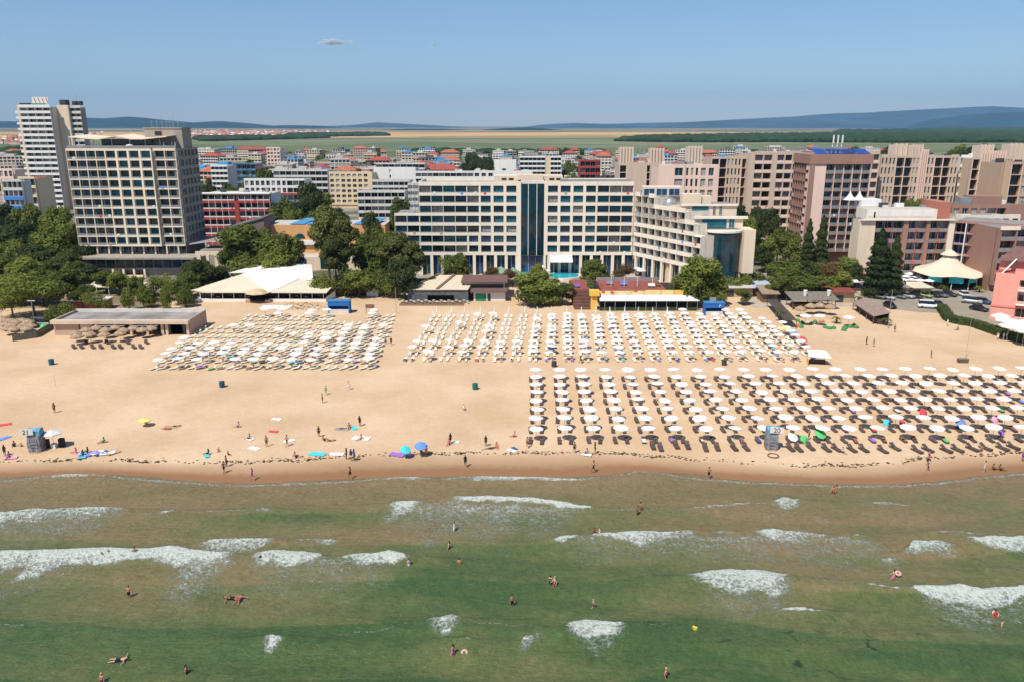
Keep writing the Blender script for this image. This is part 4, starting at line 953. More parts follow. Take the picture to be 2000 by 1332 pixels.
# ---------------------------------------------------------------- trees
LEAF = leafmat('leaves_green', (0.045, 0.074, 0.013), (0.245, 0.271, 0.056))
LEAFY = leafmat('leaves_fresh', (0.084, 0.125, 0.018), (0.322, 0.343, 0.069))
LEAFD = leafmat('leaves_dark', (0.022, 0.045, 0.013), (0.105, 0.132, 0.037))
LEAFP = leafmat('leaves_pine', (0.039, 0.063, 0.015), (0.210, 0.211, 0.056))
LEAFB = leafmat('leaves_reddish', (.10, .060, .025), (.24, .15, .08))
BARK = mat('bark', (.10, .075, .055), rough=.95, var=.3, scale=3)
def leaves(mb, pts, size, rr, up=.5):
    # each clump: a bent pair of leaf-sized faces
    for (x, y, z, nx, ny, nz) in pts:
        n = Vector((nx + rr.gauss(0, .45), ny + rr.gauss(0, .45), nz + up + rr.gauss(0, .45))).normalized()
        u = n.orthogonal().normalized(); u.rotate(Matrix.Rotation(rr.uniform(0, 6.28), 3, n)); w = n.cross(u); s = size * rr.uniform(.6, 1.35)
        c = Vector((x, y, z)); b = len(mb.v)
        for q in (c - u * s, c - w * s * .45 - n * s * .15, c + u * s, c + w * s * .45 - n * s * .15): mb.v.append(tuple(q))
        mb.f.append([b, b + 1, b + 2, b + 3]); mb.m.append(0)
def crown_mesh(name, seed, lobes, n, size, m, spread=1.0):
    rr = random.Random(seed); mb = MB(); pts = []
    tot = sum(l[3] ** 2 for l in lobes)
    for (cx, cy, cz, r, sq) in lobes:
        k = int(n * r * r / tot)
        for _ in range(k):
            d = Vector((rr.gauss(0, 1), rr.gauss(0, 1), rr.gauss(0, 1))).normalized(); q = r * (rr.random() ** .28) * (1 + .14 * math.sin(d.x * 7 + seed) * math.cos(d.y * 6 + d.z * 5))
            if d.z < -.35 and rr.random() < .6: continue
            pts.append((cx + d.x * q, cy + d.y * q, cz + d.z * q * sq, d.x, d.y, d.z))
    leaves(mb, pts, size, rr); return mb.mesh(name, m)
def limbs_mesh(name, seed, lobes, h0, r0, lean=0.0):
    rr = random.Random(seed); mb = MB()
    mb.tube((0, 0, -.3), (lean * .5, 0, h0 * .55), r0, r0 * .75, 7); mb.tube((lean * .5, 0, h0 * .5), (lean, 0, h0), r0 * .76, r0 * .6, 7)
    for (cx, cy, cz, r, sq) in lobes:
        mb.tube((lean * .9, 0, h0 * .92), (cx * .55, cy * .55, h0 + (cz - h0) * .55), r0 * .5, r0 * .28, 5)
        mb.tube((cx * .55, cy * .55, h0 + (cz - h0) * .54), (cx, cy, cz), r0 * .28, r0 * .10, 5)
    return mb.mesh(name, BARK)
def round_lobes(seed, R_, H, n=9):
    rr = random.Random(seed); L = [(0, 0, H * .66, R_ * .55, .8)]
    for i in range(n):
        a = i * 2.4 + rr.uniform(-.3, .3); q = R_ * rr.uniform(.40, .66); z = H * (.34 + .52 * ((i * 37 % n) / n)) 
        L.append((q * math.cos(a), q * math.sin(a), z, R_ * rr.uniform(.36, .52), .85))
    L.append((rr.uniform(-.5, .5), rr.uniform(-.5, .5), H * .87, R_ * .36, .8)); return L
SPEC = {}   # unit trees: crown radius 4.5, height 10
def make_spec(key, lob, h0, r0, n, size, m, seed):
    SPEC[key] = (crown_mesh('crown_' + key, seed, lob, n, size, m), limbs_mesh('trunk_' + key, seed, lob, h0, r0))
make_spec('oak', round_lobes(1, 4.5, 10), 3.2, .32, 4800, .40, LEAF, 1)
make_spec('elm', round_lobes(2, 4.3, 10, 11), 3.0, .3, 4800, .40, LEAF, 2)
make_spec('fresh', round_lobes(3, 4.6, 10, 10), 2.8, .3, 4800, .39, LEAFY, 3)
make_spec('dark', round_lobes(4, 4.6, 10, 10), 3.0, .3, 4600, .40, LEAFD, 4)
make_spec('airy', round_lobes(5, 4.6, 10, 8), 3.4, .22, 2600, .30, LEAFY, 5)
make_spec('bush', [(0, 0, 3.0, 3.3, .8), (2.2, .5, 2.4, 2.2, .8), (-2.3, -.3, 2.6, 2.3, .8), (.4, 1.9, 2.6, 2.3, .8), (0, -2, 2.2, 2.1, .8)], 1.2, .2, 2600, .36, LEAF, 6)
make_spec('bushfresh', [(0, 0, 3.0, 3.3, .8), (2.4, .5, 2.2, 2.0, .8), (-2.1, -.6, 2.6, 2.4, .8), (.4, 1.9, 2.2, 2.3, .8)], 1.2, .2, 2400, .36, LEAFY, 7)
make_spec('reddish', round_lobes(8, 4.4, 8, 8), 2.4, .2, 3000, .32, LEAFB, 8)
pl = [(0, 0, 11.2, 2.4, .6), (1.9, .8, 9.6, 2.2, .55), (-2.0, .4, 10.2, 2.1, .55), (.8, -1.9, 9.0, 2.1, .55), (-.9, 1.8, 8.4, 2.2, .55), (2.6, -.9, 7.2, 1.9, .5), (-2.8, -.8, 7.6, 1.9, .5), (.2, 1, 6.4, 1.9, .5), (-.4, -2.2, 6.2, 1.7, .5)]
make_spec('pine', pl, 6.0, .32, 4600, .38, LEAFP, 9)
def cypress():
    rr = random.Random(12); mb = MB(); pts = []
    for _ in range(6500):
        z = rr.uniform(.6, 13.2); t = (z / 13.2); r = 2.35 * (1 - t) ** .62 * (.6 + .6 * min(1, t * 6)) * (1 + .22 * math.sin(z * 4.2 + 1.4 * math.sin(z)))
        a = rr.uniform(0, 6.28); q = r * rr.random() ** .35 * (1 + .15 * math.sin(3 * a + z)); pts.append((q * math.cos(a), q * math.sin(a), z, math.cos(a), math.sin(a), .2))
    leaves(mb, pts, .30, rr, .2); t = MB(); t.tube((0, 0, -.3), (0, 0, 12), .25, .04, 6); return mb.mesh('crown_conifer', LEAFD), t.mesh('trunk_conifer', BARK)
SPEC['conifer'] = cypress()
LOWT = {}
for k, mm, sd in (('oak', LEAF, 21), ('fresh', LEAFY, 22), ('dark', LEAFD, 23)):
    lob = round_lobes(sd, 4.6, 10, 6); LOWT[k] = (crown_mesh('crown_far_' + k, sd, lob, 1100, .62, mm), limbs_mesh('trunk_far_' + k, sd, lob, 3, .3))
HTS = dict(oak=11.5, elm=11.5, fresh=11.5, dark=11.5, airy=11.5, bush=5.6, bushfresh=5.6, reddish=9.3, pine=12.6, conifer=13.4)
RADS = dict(oak=4.3, elm=4.1, fresh=4.4, dark=4.4, airy=4.3, bush=4.0, bushfresh=4.0, reddish=4.6, pine=4.4, conifer=2.5)
NAMES = dict(oak='broadleaf_tree', elm='broadleaf_tree', fresh='broadleaf_tree', dark='dark_tree', airy='airy_tree', bush='bush', bushfresh='bush', reddish='reddish_tree', pine='pine_tree', conifer='conifer_tree')
rt = random.Random(4)
def tree(kind, px, ytop, Y, wpx, label, group=None, low=False, zb=0.0, cat=None):
    """crown top at (px, ytop), standing at distance Y, crown wpx wide in the picture."""
    X, zt = P(px, ytop, Y); X2 = PX(px, Y, max(zt * .5, 0)); H = max(zt - zb, 1.5)
    cm, tm = (LOWT if low else SPEC)[kind]; sz = H / (11.5 if low else HTS[kind]); w = wpx / FPX * (_c * Y + _s * 35) / 2 / (4.9 if low else RADS[kind])
    t = thing(NAMES[kind], label, cat or ('bush' if 'bush' in kind else 'tree'), (X2, Y, zb), rt.uniform(0, 6.28), group, (w, w * rt.uniform(.9, 1.1), sz))
    meshobj('crown', cm, t); meshobj('trunk', tm, t); return t
T = tree
# --- around the left tower
g = 'trees of the wood left of the stepped grey tower'
wood = [('dark',20,384,300,70),('oak',62,380,290,60),('fresh',108,386,280,64),('dark',5,430,265,70),('oak',140,420,262,60),('dark',60,420,262,70),('fresh',100,425,256,80),('oak',30,455,245,70),('dark',150,470,244,60),('dark',78,468,240,76),
        ('oak',8,484,228,76),('fresh',52,490,224,70),('dark',112,492,228,70),('oak',140,475,232,56),('elm',160,500,222,60),('dark',10,530,205,70),('fresh',40,506,203,80),('oak',78,512,200,76),('airy',108,520,198,70),('elm',128,512,208,56)]
for i, (k, x, y, Y, w) in enumerate(sorted(wood, key=lambda t: -t[2])):
    T(k, x, y, Y, w, f'{dict(dark="very dark", oak="mid green", fresh="bright green", elm="full green", airy="thin feathery")[k]} tree of the left wood, {od(i)} counted from the back', g)
T('airy', 60, 520, 190, 120, 'wide wispy tree over the sand left of the flat roofed pavilion')
T('airy', 20, 548, 188, 90, 'wispy tree at the left picture edge')
T('dark', 175, 508, 222, 50, 'dark tree in front of the long canopy of the grey tower')
T('elm', 205, 520, 218, 60, 'full tree below the canopy of the grey tower, left of its entrance')
T('elm', 160, 548, 196, 46, 'small full tree above the left end of the pavilion roof')
T('airy', 190, 560, 190, 54, 'small airy tree left of the rust coloured hut')
T('bush', 249, 562, 196, 28, 'round bush right of the rust coloured hut')
T('bush', 130, 590, 181, 46, 'dark bush behind the left end of the pavilion roof')
T('bush', 106, 596, 180, 40, 'bush beside the lamp with two heads')
T('airy', 300, 530, 206, 50, 'thin tree before the entrance steps of the grey tower')
T('airy', 325, 525, 208, 44, 'thin tree right of the entrance steps of the grey tower')
T('bush', 323, 558, 196, 22, 'small dark round bush in front of two thin trees')
T('elm', 352, 545, 204, 44, 'green tree just left of the white tent restaurant')
T('dark', 385, 496, 218, 70, 'dark tree behind the left end of the white tent restaurant')
T('oak', 372, 520, 212, 56, 'dense tree left of the white tent restaurant')
T('dark', 428, 512, 222, 40, 'dark bush like tree below the cream wall with square openings')
for i, (k, x, y, Y, w) in enumerate([('fresh',232,520,214,44),('oak',265,530,206,36),('bushfresh',285,556,199,36),('oak',402,500,226,44),('airy',345,536,203,50),('bush',362,562,200,34)]):
    T(k, x, y, Y, w, f'garden tree before the grey tower and its podium, {od(i)} from the left', 'garden trees before the grey tower')
# --- middle left grove
T('bush', 480, 490, 226, 60, 'low growth under the tall spreading tree left of the ochre building')
T('elm', 490, 418, 232, 112, 'tall spreading tree left of the ochre building')
T('airy', 470, 440, 236, 60, 'airy half of the grove at the ochre building, with pale branches')
T('oak', 550, 436, 228, 88, 'broad tree with low crown right of the tall spreading tree')
T('fresh', 535, 480, 224, 60, 'bright low tree behind the white tent restaurant')
T('dark', 572, 455, 236, 50, 'dark tree in front of the ochre wall')
T('elm', 455, 448, 230, 60, 'small left part of the grove before the dark walled hall')
T('oak', 520, 430, 246, 70, 'rear tree of the grove before the dark walled hall')
T('pine', 640, 402, 226, 90, 'tallest pine, right of the ochre wall')
T('pine', 672, 424, 222, 70, 'second tall pine, just right of the tallest')
T('pine', 655, 460, 214, 70, 'lower pine standing before the two tall ones')
T('oak', 712, 440, 236, 60, 'tall tree filling the gap between the pines and the cream hotel')
T('oak', 735, 455, 226, 76, 'round tree between the pines and the cream hotel')
T('fresh', 700, 520, 212, 60, 'bright green low tree below the pines')
T('pine', 775, 452, 218, 90, 'broad olive pine before the left end of the cream hotel')
T('pine', 806, 470, 216, 56, 'olive pine covering the ground floor of the cream hotel')
T('dark', 790, 495, 208, 64, 'dark tree with bare trunk left of the beige roofed restaurant')
T('bushfresh', 630, 535, 211, 50, 'bright bush behind the brown containers')
T('bush', 745, 525, 214, 60, 'dark hedge like bush right of the lamp post')
T('bushfresh', 770, 535, 211, 44, 'bright bush left of the bare dark trunk')
T('bush', 680, 525, 213, 60, 'dark bush behind the middle of the brown containers')
T('dark', 730, 395, 262, 40, 'dark tree left of the stair frame of the cream hotel')
T('oak', 780, 362, 275, 50, 'dark tree rising beside the roof of the cream hotel')
T('oak', 735, 430, 250, 56, 'tree with palm like leaves before the low wing of the cream hotel')
T('reddish', 781, 390, 256, 12, 'slim red tree beside the stair frame')
# behind, between red hotel and white hotels
for i, (k, x, y, Y, w) in enumerate(sorted([('dark',612,340,345,52),('oak',560,372,305,64),('dark',600,378,300,60),('oak',640,388,296,62),('fresh',585,395,292,46),('dark',665,392,300,44),('oak',535,390,300,50),('fresh',612,398,286,36)], key=lambda t: t[1])):
    T(k, x, y, Y, w, f'tree of the dense group behind the ochre building, {od(i)} from the left', 'dense trees between the red and the yellow hotel')
# --- before the cream hotel
T('airy', 873, 486, 226, 34, 'thin yellowish tree before the cream hotel facade')
T('oak', 900, 482, 228, 42, 'dark green conical tree before the cream hotel facade')
T('reddish', 958, 515, 228, 38, 'reddish brown tree before the ground floor windows')
T('reddish', 992, 520, 226, 44, 'second reddish brown tree, right of the first')
T('bush', 970, 535, 222, 40, 'dark green bush between the two reddish trees')
T('fresh', 1052, 520, 204, 96, 'big round green tree behind the closed umbrellas in the centre')
T('bush', 1045, 556, 202, 74, 'low green base growth under the big round tree in the centre')
T('bushfresh', 1070, 552, 203, 66, 'bright low growth right under the big round tree in the centre')
T('bush', 1358, 545, 201, 84, 'low dense growth at the foot of the largest tree')
T('elm', 1098, 545, 202, 44, 'smaller green tree attached right of the big round tree')
T('fresh', 1052, 505, 216, 40, 'slender top of a tree behind the big round tree')
T('oak', 1163, 497, 226, 62, 'round dark green tree right of the white awning of the hotel')
T('reddish', 1217, 510, 228, 48, 'golden brown airy tree right of the round dark green tree')
T('fresh', 1363, 483, 203, 106, 'largest tree, full green, in front of the glass drum')
T('oak', 1340, 520, 201, 60, 'lower left part tree under the largest tree')
T('oak', 1395, 522, 202, 54, 'lower right tree under the largest tree')
T('bushfresh', 1430, 541, 216, 50, 'bright bush at the foot of the glass drum')
T('bush', 1470, 528, 222, 60, 'dark bush right of the glass drum')
T('bushfresh', 1458, 536, 216, 34, 'bright round bush right of the glass drum')
T('elm', 1452, 558, 203, 36, 'small tree over the market sheds left of the thatched stalls')
# --- between hotel and pink tower
for i, (k, x, y, Y, w) in enumerate(sorted([('dark',1447,386,300,44),('dark',1480,390,296,40),('dark',1508,392,290,42),('fresh',1457,408,270,42),('dark',1473,440,262,42),('oak',1520,432,262,54),('oak',1545,440,256,50),('fresh',1500,452,252,40),('dark',1490,470,250,40)], key=lambda t: t[1])):
    T(k, x, y, Y, w, f'{dict(dark="dark", oak="mid green", fresh="light green")[k]} tree by the blue pool left of the pink tower, {od(i)} from the left', 'trees left of the pink tower')
T('conifer', 1578, 427, 240, 30, 'left one of two dark conifers before the pink tower')
T('conifer', 1604, 420, 243, 34, 'right one of two dark conifers before the pink tower')
T('conifer', 1717, 446, 212, 56, 'left, broader one of two tall dark conifers by the round tent')
T('conifer', 1747, 458, 212, 40, 'right one of two tall dark conifers by the round tent')
for i, (k, x, y, Y, w) in enumerate(sorted([('oak',1530,495,218,76),('dark',1570,500,222,70),('elm',1555,515,212,80),('oak',1600,505,226,56),('reddish',1622,500,214,54),('fresh',1650,492,228,60),('elm',1590,530,208,60),('dark',1668,505,224,40),('oak',1520,520,208,50),('fresh',1638,520,212,50)], key=lambda t: t[1])):
    T(k, x, y, Y, w, f'{dict(dark="dark", oak="mid green", fresh="light green", elm="full green", reddish="brownish")[k]} tree of the clump below the pink tower, {od(i)} from the left', 'clump of trees below the pink tower')
T('fresh', 1798, 384, 262, 60, 'light green bush like tree on the roof garden of the pink hotel', zb=17)
T('bush', 1770, 388, 258, 40, 'dark shrub on the roof garden of the pink hotel', zb=18)
# behind the hotels (mid town)
mids = [('oak',513,316,520,36),('dark',1140,300,560,30),('oak',1110,302,580,26),('dark',1175,328,380,40),('oak',1140,334,370,44),('oak',1120,322,420,34),('dark',1190,338,366,30),('fresh',1160,335,372,30),
        ('dark',930,290,640,30),('dark',945,296,620,30),('dark',918,288,650,24),('dark',955,300,600,22),('oak',480,345,440,30),('dark',405,350,400,36),('dark',440,348,420,30),('oak',455,352,400,26)]
for i, (k, x, y, Y, w) in enumerate(sorted(mids, key=lambda t: t[1])): T(k, x, y, Y, w, f'tree in the town centre behind the hotels, {od(i)} from the left', 'scattered town trees behind the hotels')
rr = random.Random(6); n = 0; tl_ = []
for i in range(230):
    px = rr.uniform(-20, 2020); Y = rr.choice([rr.uniform(520, 800), rr.uniform(800, 1250)])
    if i > 160: px, Y = rr.uniform(390, 1200), rr.uniform(400, 720)
    if i < 40: px = 1680 + rr.gauss(60, 50) if i < 24 else 1880 + rr.gauss(0, 25); Y = rr.uniform(620, 900)
    H = rr.uniform(8, 15); z = H; X = PX(px, Y, z); k = rr.choice(['oak', 'dark', 'fresh', 'dark'])
    zz = 0
    sc = H / 11.5 * 1.15 * (1.6 if i < 40 else 1)
    t = thing('town_tree', 'x', 'tree', (X, Y, 0), rr.uniform(0, 6), 'trees scattered through the far town', (sc, sc, sc * (1.2 if i < 40 else 1)))
    meshobj('crown', LOWT[k][0], t); meshobj('trunk', LOWT[k][1], t); tl_.append((px, Y, k, t))
tc_ = {}
for px, Y, k, t in sorted(tl_, key=lambda q: q[0]):
    kk = (k, Y < 800); tc_[kk] = tc_.get(kk, -1) + 1
    t['label'] = f'{"nearer" if Y < 800 else "distant"} {dict(oak="mid", dark="dark", fresh="light")[k]} green tree in the far town, {od(tc_[kk])} of these from the left'

# far woods as masses -----------------------------------------------------------
def wood_mass(name, label, poly, h, step, seed, m):
    rr = random.Random(seed); mb = MB(); xs = [p[0] for p in poly]; ys_ = [p[1] for p in poly]
    def inside(x, y):
        c = False; j = len(poly) - 1
        for i in range(len(poly)):
            if (poly[i][1] > y) != (poly[j][1] > y) and x < (poly[j][0] - poly[i][0]) * (y - poly[i][1]) / (poly[j][1] - poly[i][1]) + poly[i][0]: c = not c
            j = i
        return c
    y = min(ys_)
    while y < max(ys_):
        x = min(xs)
        while x < max(xs):
            qx, qy = x + rr.uniform(-.5, .5) * step, y + rr.uniform(-.5, .5) * step
            if inside(qx, qy):
                r = step * rr.uniform(.55, .95); hh = h * rr.uniform(.7, 1.25); z0 = float(land_z(np.array([qx]), np.array([qy]))[0])
                mb.lathe(qx, qy, [(r * .9, z0), (r, z0 + hh * .55), (r * .72, z0 + hh * .85), (r * .25, z0 + hh)], 6, ph=rr.random() * 6)
            x += step
        y += step * (1.0 if y < 3000 else 1.6)
    return tag(mb.build(name, m), label, 'woodland', kind='stuff')
fw = mat('far_wood', (.030, .055, .022), rough=1, var=.4, scale=.02, spec=0)
def fp(px, py): return G(px, py)
wood_mass('woodland', 'dark wooded strip beyond the fields at the right', [G(1205, 277), G(1260, 270.5), G(1400, 267), G(1600, 264), G(1800, 262.5), G(2100, 262), G(2200, 279), G(1800, 280), G(1560, 279), G(1400, 279), G(1280, 278.5)], 13, 24, 3, fw)
wood_mass('woodland', 'dark tree belt at the foot of the right hills', [G(1640, 258.5), G(1900, 256), G(2150, 255), G(2150, 262.5), G(1640, 262.5)], 16, 60, 4, fw)
wood_mass('woodland', 'dark trees at the left behind the white tower', [G(-40, 300), G(200, 300), G(200, 318), G(-40, 318)], 11, 13, 5, fw)
wood_mass('woodland', 'low tree rows on the slope at the left of the centre', [G(560, 264.5), G(740, 262), G(760, 266), G(600, 268.5)], 12, 34, 6, fw)
wood_mass('woodland', 'tree belt between the village and the green fields', [G(380, 270), G(620, 266.5), G(640, 270.5), G(400, 277)], 10, 26, 7, fw)
wood_mass('woodland', 'hedgerow trees along the town edge', [G(800, 299), G(1180, 301), G(1180, 304), G(800, 303)], 8, 16, 8, fw)
# far village
vr = random.Random(9); mb = MB(); vm = [mat('far_house_wall', (.55, .45, .38), var=.25, scale=.02), mat('far_house_roof', (.38, .14, .08), var=.35, scale=.02), mat('far_house_pale', (.75, .72, .68), var=.2, scale=.02)]
for i in range(950):
    px = vr.choice([vr.gauss(470, 70), vr.gauss(60, 60), vr.uniform(380, 640), vr.gauss(430, 40)]); py = vr.uniform(256.5, 268)
    if px < 170: py = vr.uniform(268, 283)
    if 600 < px < 760: py = vr.uniform(258, 262)
    X, Y = G(px, py); w, d, h = vr.uniform(9, 17), vr.uniform(8, 12), vr.uniform(4, 8); z0 = float(land_z(np.array([X]), np.array([Y]))[0]) - 1
    wm_ = 0 if vr.random() < .7 else 2
    mb.box(X, X + w, Y, Y + d, z0, z0 + h, wm_)
    mb.rings([[(X - .5, Y - .5, z0 + h), (X - .5, Y + d + .5, z0 + h), (X - .5, Y + d / 2, z0 + h + 3.2)], [(X + w + .5, Y - .5, z0 + h), (X + w + .5, Y + d + .5, z0 + h), (X + w + .5, Y + d / 2, z0 + h + 3.2)]], 1 if vr.random() < .8 else 2)
tag(mb.build('far_village', vm), 'far off village of red roofed houses on the plain at the left', 'village', kind='stuff')
# ---------------------------------------------------------------- buildings
def wmat(n, c, **k): return mat(n, c, rough=k.pop('rough', .88), var=k.pop('var', .07), scale=k.pop('scale', .5), streak=True, **k)
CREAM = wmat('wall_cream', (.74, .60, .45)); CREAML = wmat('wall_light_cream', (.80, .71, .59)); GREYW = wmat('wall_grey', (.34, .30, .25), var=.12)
PINKB = wmat('wall_pinkish_beige', (.60, .46, .355)); PINKL = wmat('wall_light_pink', (.82, .60, .49)); WHITEW = wmat('wall_white', (.78, .76, .72)); WHITED = wmat('wall_dirty_white', (.62, .60, .56), var=.14)
MAUVE = wmat('wall_mauve', (.34, .19, .145)); ROSE = wmat('wall_rose', (.78, .33, .26)); REDW = wmat('wall_red', (.36, .055, .045)); OCHRE = wmat('wall_ochre', (.68, .36, .15)); YELL = wmat('wall_yellow', (.74, .59, .38))
BRICK = wmat('wall_brick_beige', (.52, .36, .25)); ROOFG = mat('roof_grey', (.26, .24, .22), var=.2, scale=.3); ROOFD = mat('roof_dark', (.13, .12, .115), var=.25, scale=.3); ROOFL = mat('roof_light', (.50, .47, .43), var=.15, scale=.3)
ROOFR = mat('roof_red', (.33, .075, .05), var=.25, scale=.3); ROOFO = mat('roof_orange', (.40, .13, .07), var=.25, scale=.3); ROOFB = mat('roof_blue', (.08, .28, .50), var=.15, scale=.3, rough=.45)
TEAL = glass('glass_teal', (.010, .105, .145)); TEALD = glass('glass_dark_teal', (.008, .040, .052)); BLUEG = glass('glass_blue', (.012, .05, .12)); DARKG = glass('glass_dark', (.02, .02, .022)); CURT = mat('curtain', (.34, .32, .29), var=.5, scale=2.0, rough=.6)
METAL = mat('metal_grey', (.42, .42, .43), rough=.4, var=.15, metal=.5); RAIL = mat('rail_glass', (.24, .25, .25), rough=.35, var=.2); DARKM = mat('dark_metal', (.05, .05, .055), rough=.5, var=.2)
REDP = mat('red_panel', (.60, .12, .06), var=.12); FRAMEW = mat('frame_white', (.72, .70, .67), var=.05)
WIN = {}
def winmesh(w, h, gm, frame=FRAMEW, mull=1, t=.07):
    k = (round(w, 2), round(h, 2), gm.name, frame.name, mull)
    if k not in WIN:
        mb = MB(); mb.box(-w / 2, w / 2, 0, .04, 0, h, 0)
        for i in range(mull + 2):
            x = -w / 2 + (w - t) * i / (mull + 1); mb.box(x, x + t, -.03, -.001, 0, h, 1)
        mb.box(-w / 2 + t, w / 2 - t, -.028, -.001, 0, t, 1); mb.box(-w / 2 + t, w / 2 - t, -.028, -.001, h - t, h, 1)
        WIN[k] = mb.mesh('window', [gm, frame])
    return WIN[k]
class Bld:
    """one building: an Empty with a wall mesh, windows of their own, a roof."""
    def __init__(s, name, label, cat='building', loc=(0, 0, 0), rz=0., group=None):
        s.r = thing(name, label, cat, loc, rz, group); s.wm = []; s.wall = MB(); s.mats = []; s.nw = 0; s.stuff = MB(); s.sm = []; s.nt = 0; s.rng = random.Random(hash(label) % 1000 if False else len(label) * 7)
    def mi(s, m):
        if m not in s.mats: s.mats.append(m)
        return s.mats.index(m)
    def setT(s, ox, oy, a=0.): s.T = (ox, oy, a); s.wall.T = Matrix.Translation((ox, oy, 0)) @ Matrix.Rotation(a, 4, 'Z')
    def box(s, x0, x1, y0, y1, z0, z1, m, mt=None): s.wall.box(x0, x1, y0, y1, z0, z1, s.mi(m), None if mt is None else s.mi(mt))
    def window(s, x, y, z, w, h, gm, frame=FRAMEW, mull=1, name='window'):
        M = s.wall.T if s.wall.T is not None else Matrix.Identity(4); p = M @ Vector((x, y, z)); a = s.T[2] if s.wall.T is not None else 0
        me = winmesh(w, h, gm, frame, mull)
        if s.nw < 100:
            meshobj(name, me, s.r, p, a); s.nw += 1
        else:
            MM = Matrix.Translation(p) @ Matrix.Rotation(a, 4, 'Z')
            for mt in me.materials:
                if mt not in s.sm: s.sm.append(mt)
            off = len(s.stuff.v)
            for v in me.vertices: s.stuff.v.append(tuple(MM @ v.co))
            for q in me.polygons: s.stuff.f.append([off + i for i in q.vertices]); s.stuff.m.append(s.sm.index(me.materials[q.material_index]))
    def part(s, name, mb, m, label=None):
        o = mb.build(name, m, s.r)
        if label: o['label'] = label
        return o
    def finish(s):
        s.wall.build('wall', s.mats, s.r)
        if s.stuff.v: tag(s.stuff.build('windows_more', s.sm, s.r), kind='stuff')
        return s.r
    def facade(s, x0, x1, z0, nf, fh, nb, y=0., sp=.9, pier=.4, rec=.7, wm=CREAM, sm=None, gl=(TEAL,), rail=None, fins=False, frame=FRAMEW, mull=1, top=.5, back=True, wscale=1.0, skip=None, pierm=None, railh=.95, grp=1):
        sm = sm or wm; pierm = pierm or wm; bw = (x1 - x0) / nb
        for k in range(nf):
            z = z0 + k * fh
            s.box(x0, x1, y, y + .22, z - .18, z + sp, sm)
            s.box(x0 + .001, x1 - .001, y + .221, y + rec + .1, z - .15, z + .08, sm)
            if rail and (k % grp == 0):
                mb = MB(); mb.T = s.wall.T; mb.box(x0 + .05, x1 - .05, y + .02, y + .06, z + sp + .001, z + max(railh, sp + .1)); mb.box(x0 + .03, x1 - .03, y - .01, y + .09, z + max(railh, sp + .1), z + max(railh, sp + .1) + .06)
                s.part('railing', mb, rail)
        s.box(x0, x1, y, y + .24, z0 + nf * fh - .2, z0 + nf * fh + top, sm); s.box(x0 + .001, x1 - .001, y + .241, y + rec + .1, z0 + nf * fh - .17, z0 + nf * fh + .1, sm)
        for i in range(nb + 1):
            x = x0 + i * bw; p = pier; a, b_ = x - p / 2, x + p / 2
            if i == 0: a, b_ = x0 - .012, x0 + p / 2
            if i == nb: a, b_ = x1 - p / 2, x1 + .012
            if p > 0: s.box(a, b_, y - .035, y + (rec + .05 if fins else .26), z0 - .19, z0 + nf * fh - .21, pierm)
        for k in range(nf):
            for i in range(nb):
                if rail and s.rng.random() < .10 and s.nt < 22:
                    s.nt += 1; mt_ = MB(); mt_.T = s.wall.T; xq = x0 + (i + s.rng.uniform(.2, .7)) * bw; zq = z0 + k * fh + max(railh, sp + .1) + .07; mt_.box(xq, xq + .7, y - .08, y - .04, zq - .8, zq); s.part('hanging_towel', mt_, s.rng.choice([TM['white'], TM['blue'], TM['red'], TM['white'], TM['tan']]))
                if skip and skip(i, k): continue
                w = (bw - max(pier, .12) - .04) * wscale; h = fh - .30
                g_ = s.rng.choice(gl)
                s.window(x0 + (i + .5) * bw, y + rec, z0 + k * fh + .085, w, h, g_, frame, mull)
        if back: s.box(x0 + .02, x1 - .02, y + rec + .11, y + rec + .5, z0 - .1, z0 + nf * fh - .01, sm)
        for xa, xb in ((x0, x0 + .18), (x1 - .18, x1)):
            s.box(xa + (.02 if xa == x0 else 0), xb - (0 if xa == x0 else .02), y + .24, y + rec + .3, z0 - .17, z0 + nf * fh - .19, wm)

# ======== central cream hotel
GL7 = (TEAL, TEAL, TEAL, TEAL, TEALD, BLUEG, TEALD, TEAL, CURT)
b = Bld('cream_hotel', 'long cream seafront hotel with ribbon windows, dark glass atrium and a stepped wing', 'hotel', (0, 245, 0)); b.setT(0, 0)
z0, fh = 6.5, 3.03; zr = z0 + 7 * fh
b.facade(-28.3, -13.7, z0, 7, fh, 4, sp=.74, pier=.12, rec=1.5, wm=CREAML, gl=GL7, frame=DARKM, rail=RAIL, railh=.98, fins=True, top=1.0)
b.facade(-13.7, -9.95, z0 + 2 * fh, 5, fh, 1, sp=.74, pier=.12, rec=1.3, wm=CREAML, gl=GL7, frame=DARKM, rail=RAIL, railh=.98, top=1.0)
b.facade(-13.7, -9.95, z0, 2, fh, 1, sp=.86, pier=.9, rec=.6, wm=CREAML, gl=GL7, frame=DARKM, top=-.2)
b.facade(-9.95, 1.75, z0, 7, fh, 3, y=-.06, sp=.76, pier=.86, rec=.6, wm=CREAML, gl=GL7, frame=DARKM, top=1.0, rail=RAIL, railh=.98)
b.facade(10.5, 25.9, z0, 7, fh, 4, y=-.06, sp=.76, pier=.86, rec=.6, wm=CREAML, gl=GL7, frame=DARKM, top=1.0, rail=RAIL, railh=.98)
b.facade(25.95, 37.0, z0, 7, fh, 3, sp=.74, pier=.14, rec=1.4, wm=CREAML, gl=GL7, frame=DARKM, rail=RAIL, railh=.98, fins=True, top=1.0)
b.facade(-36, -28.35, z0, 4, fh, 2, y=.3, sp=.74, pier=.14, rec=1.4, wm=CREAML, gl=GL7, frame=DARKM, rail=RAIL, railh=.98, top=.6)
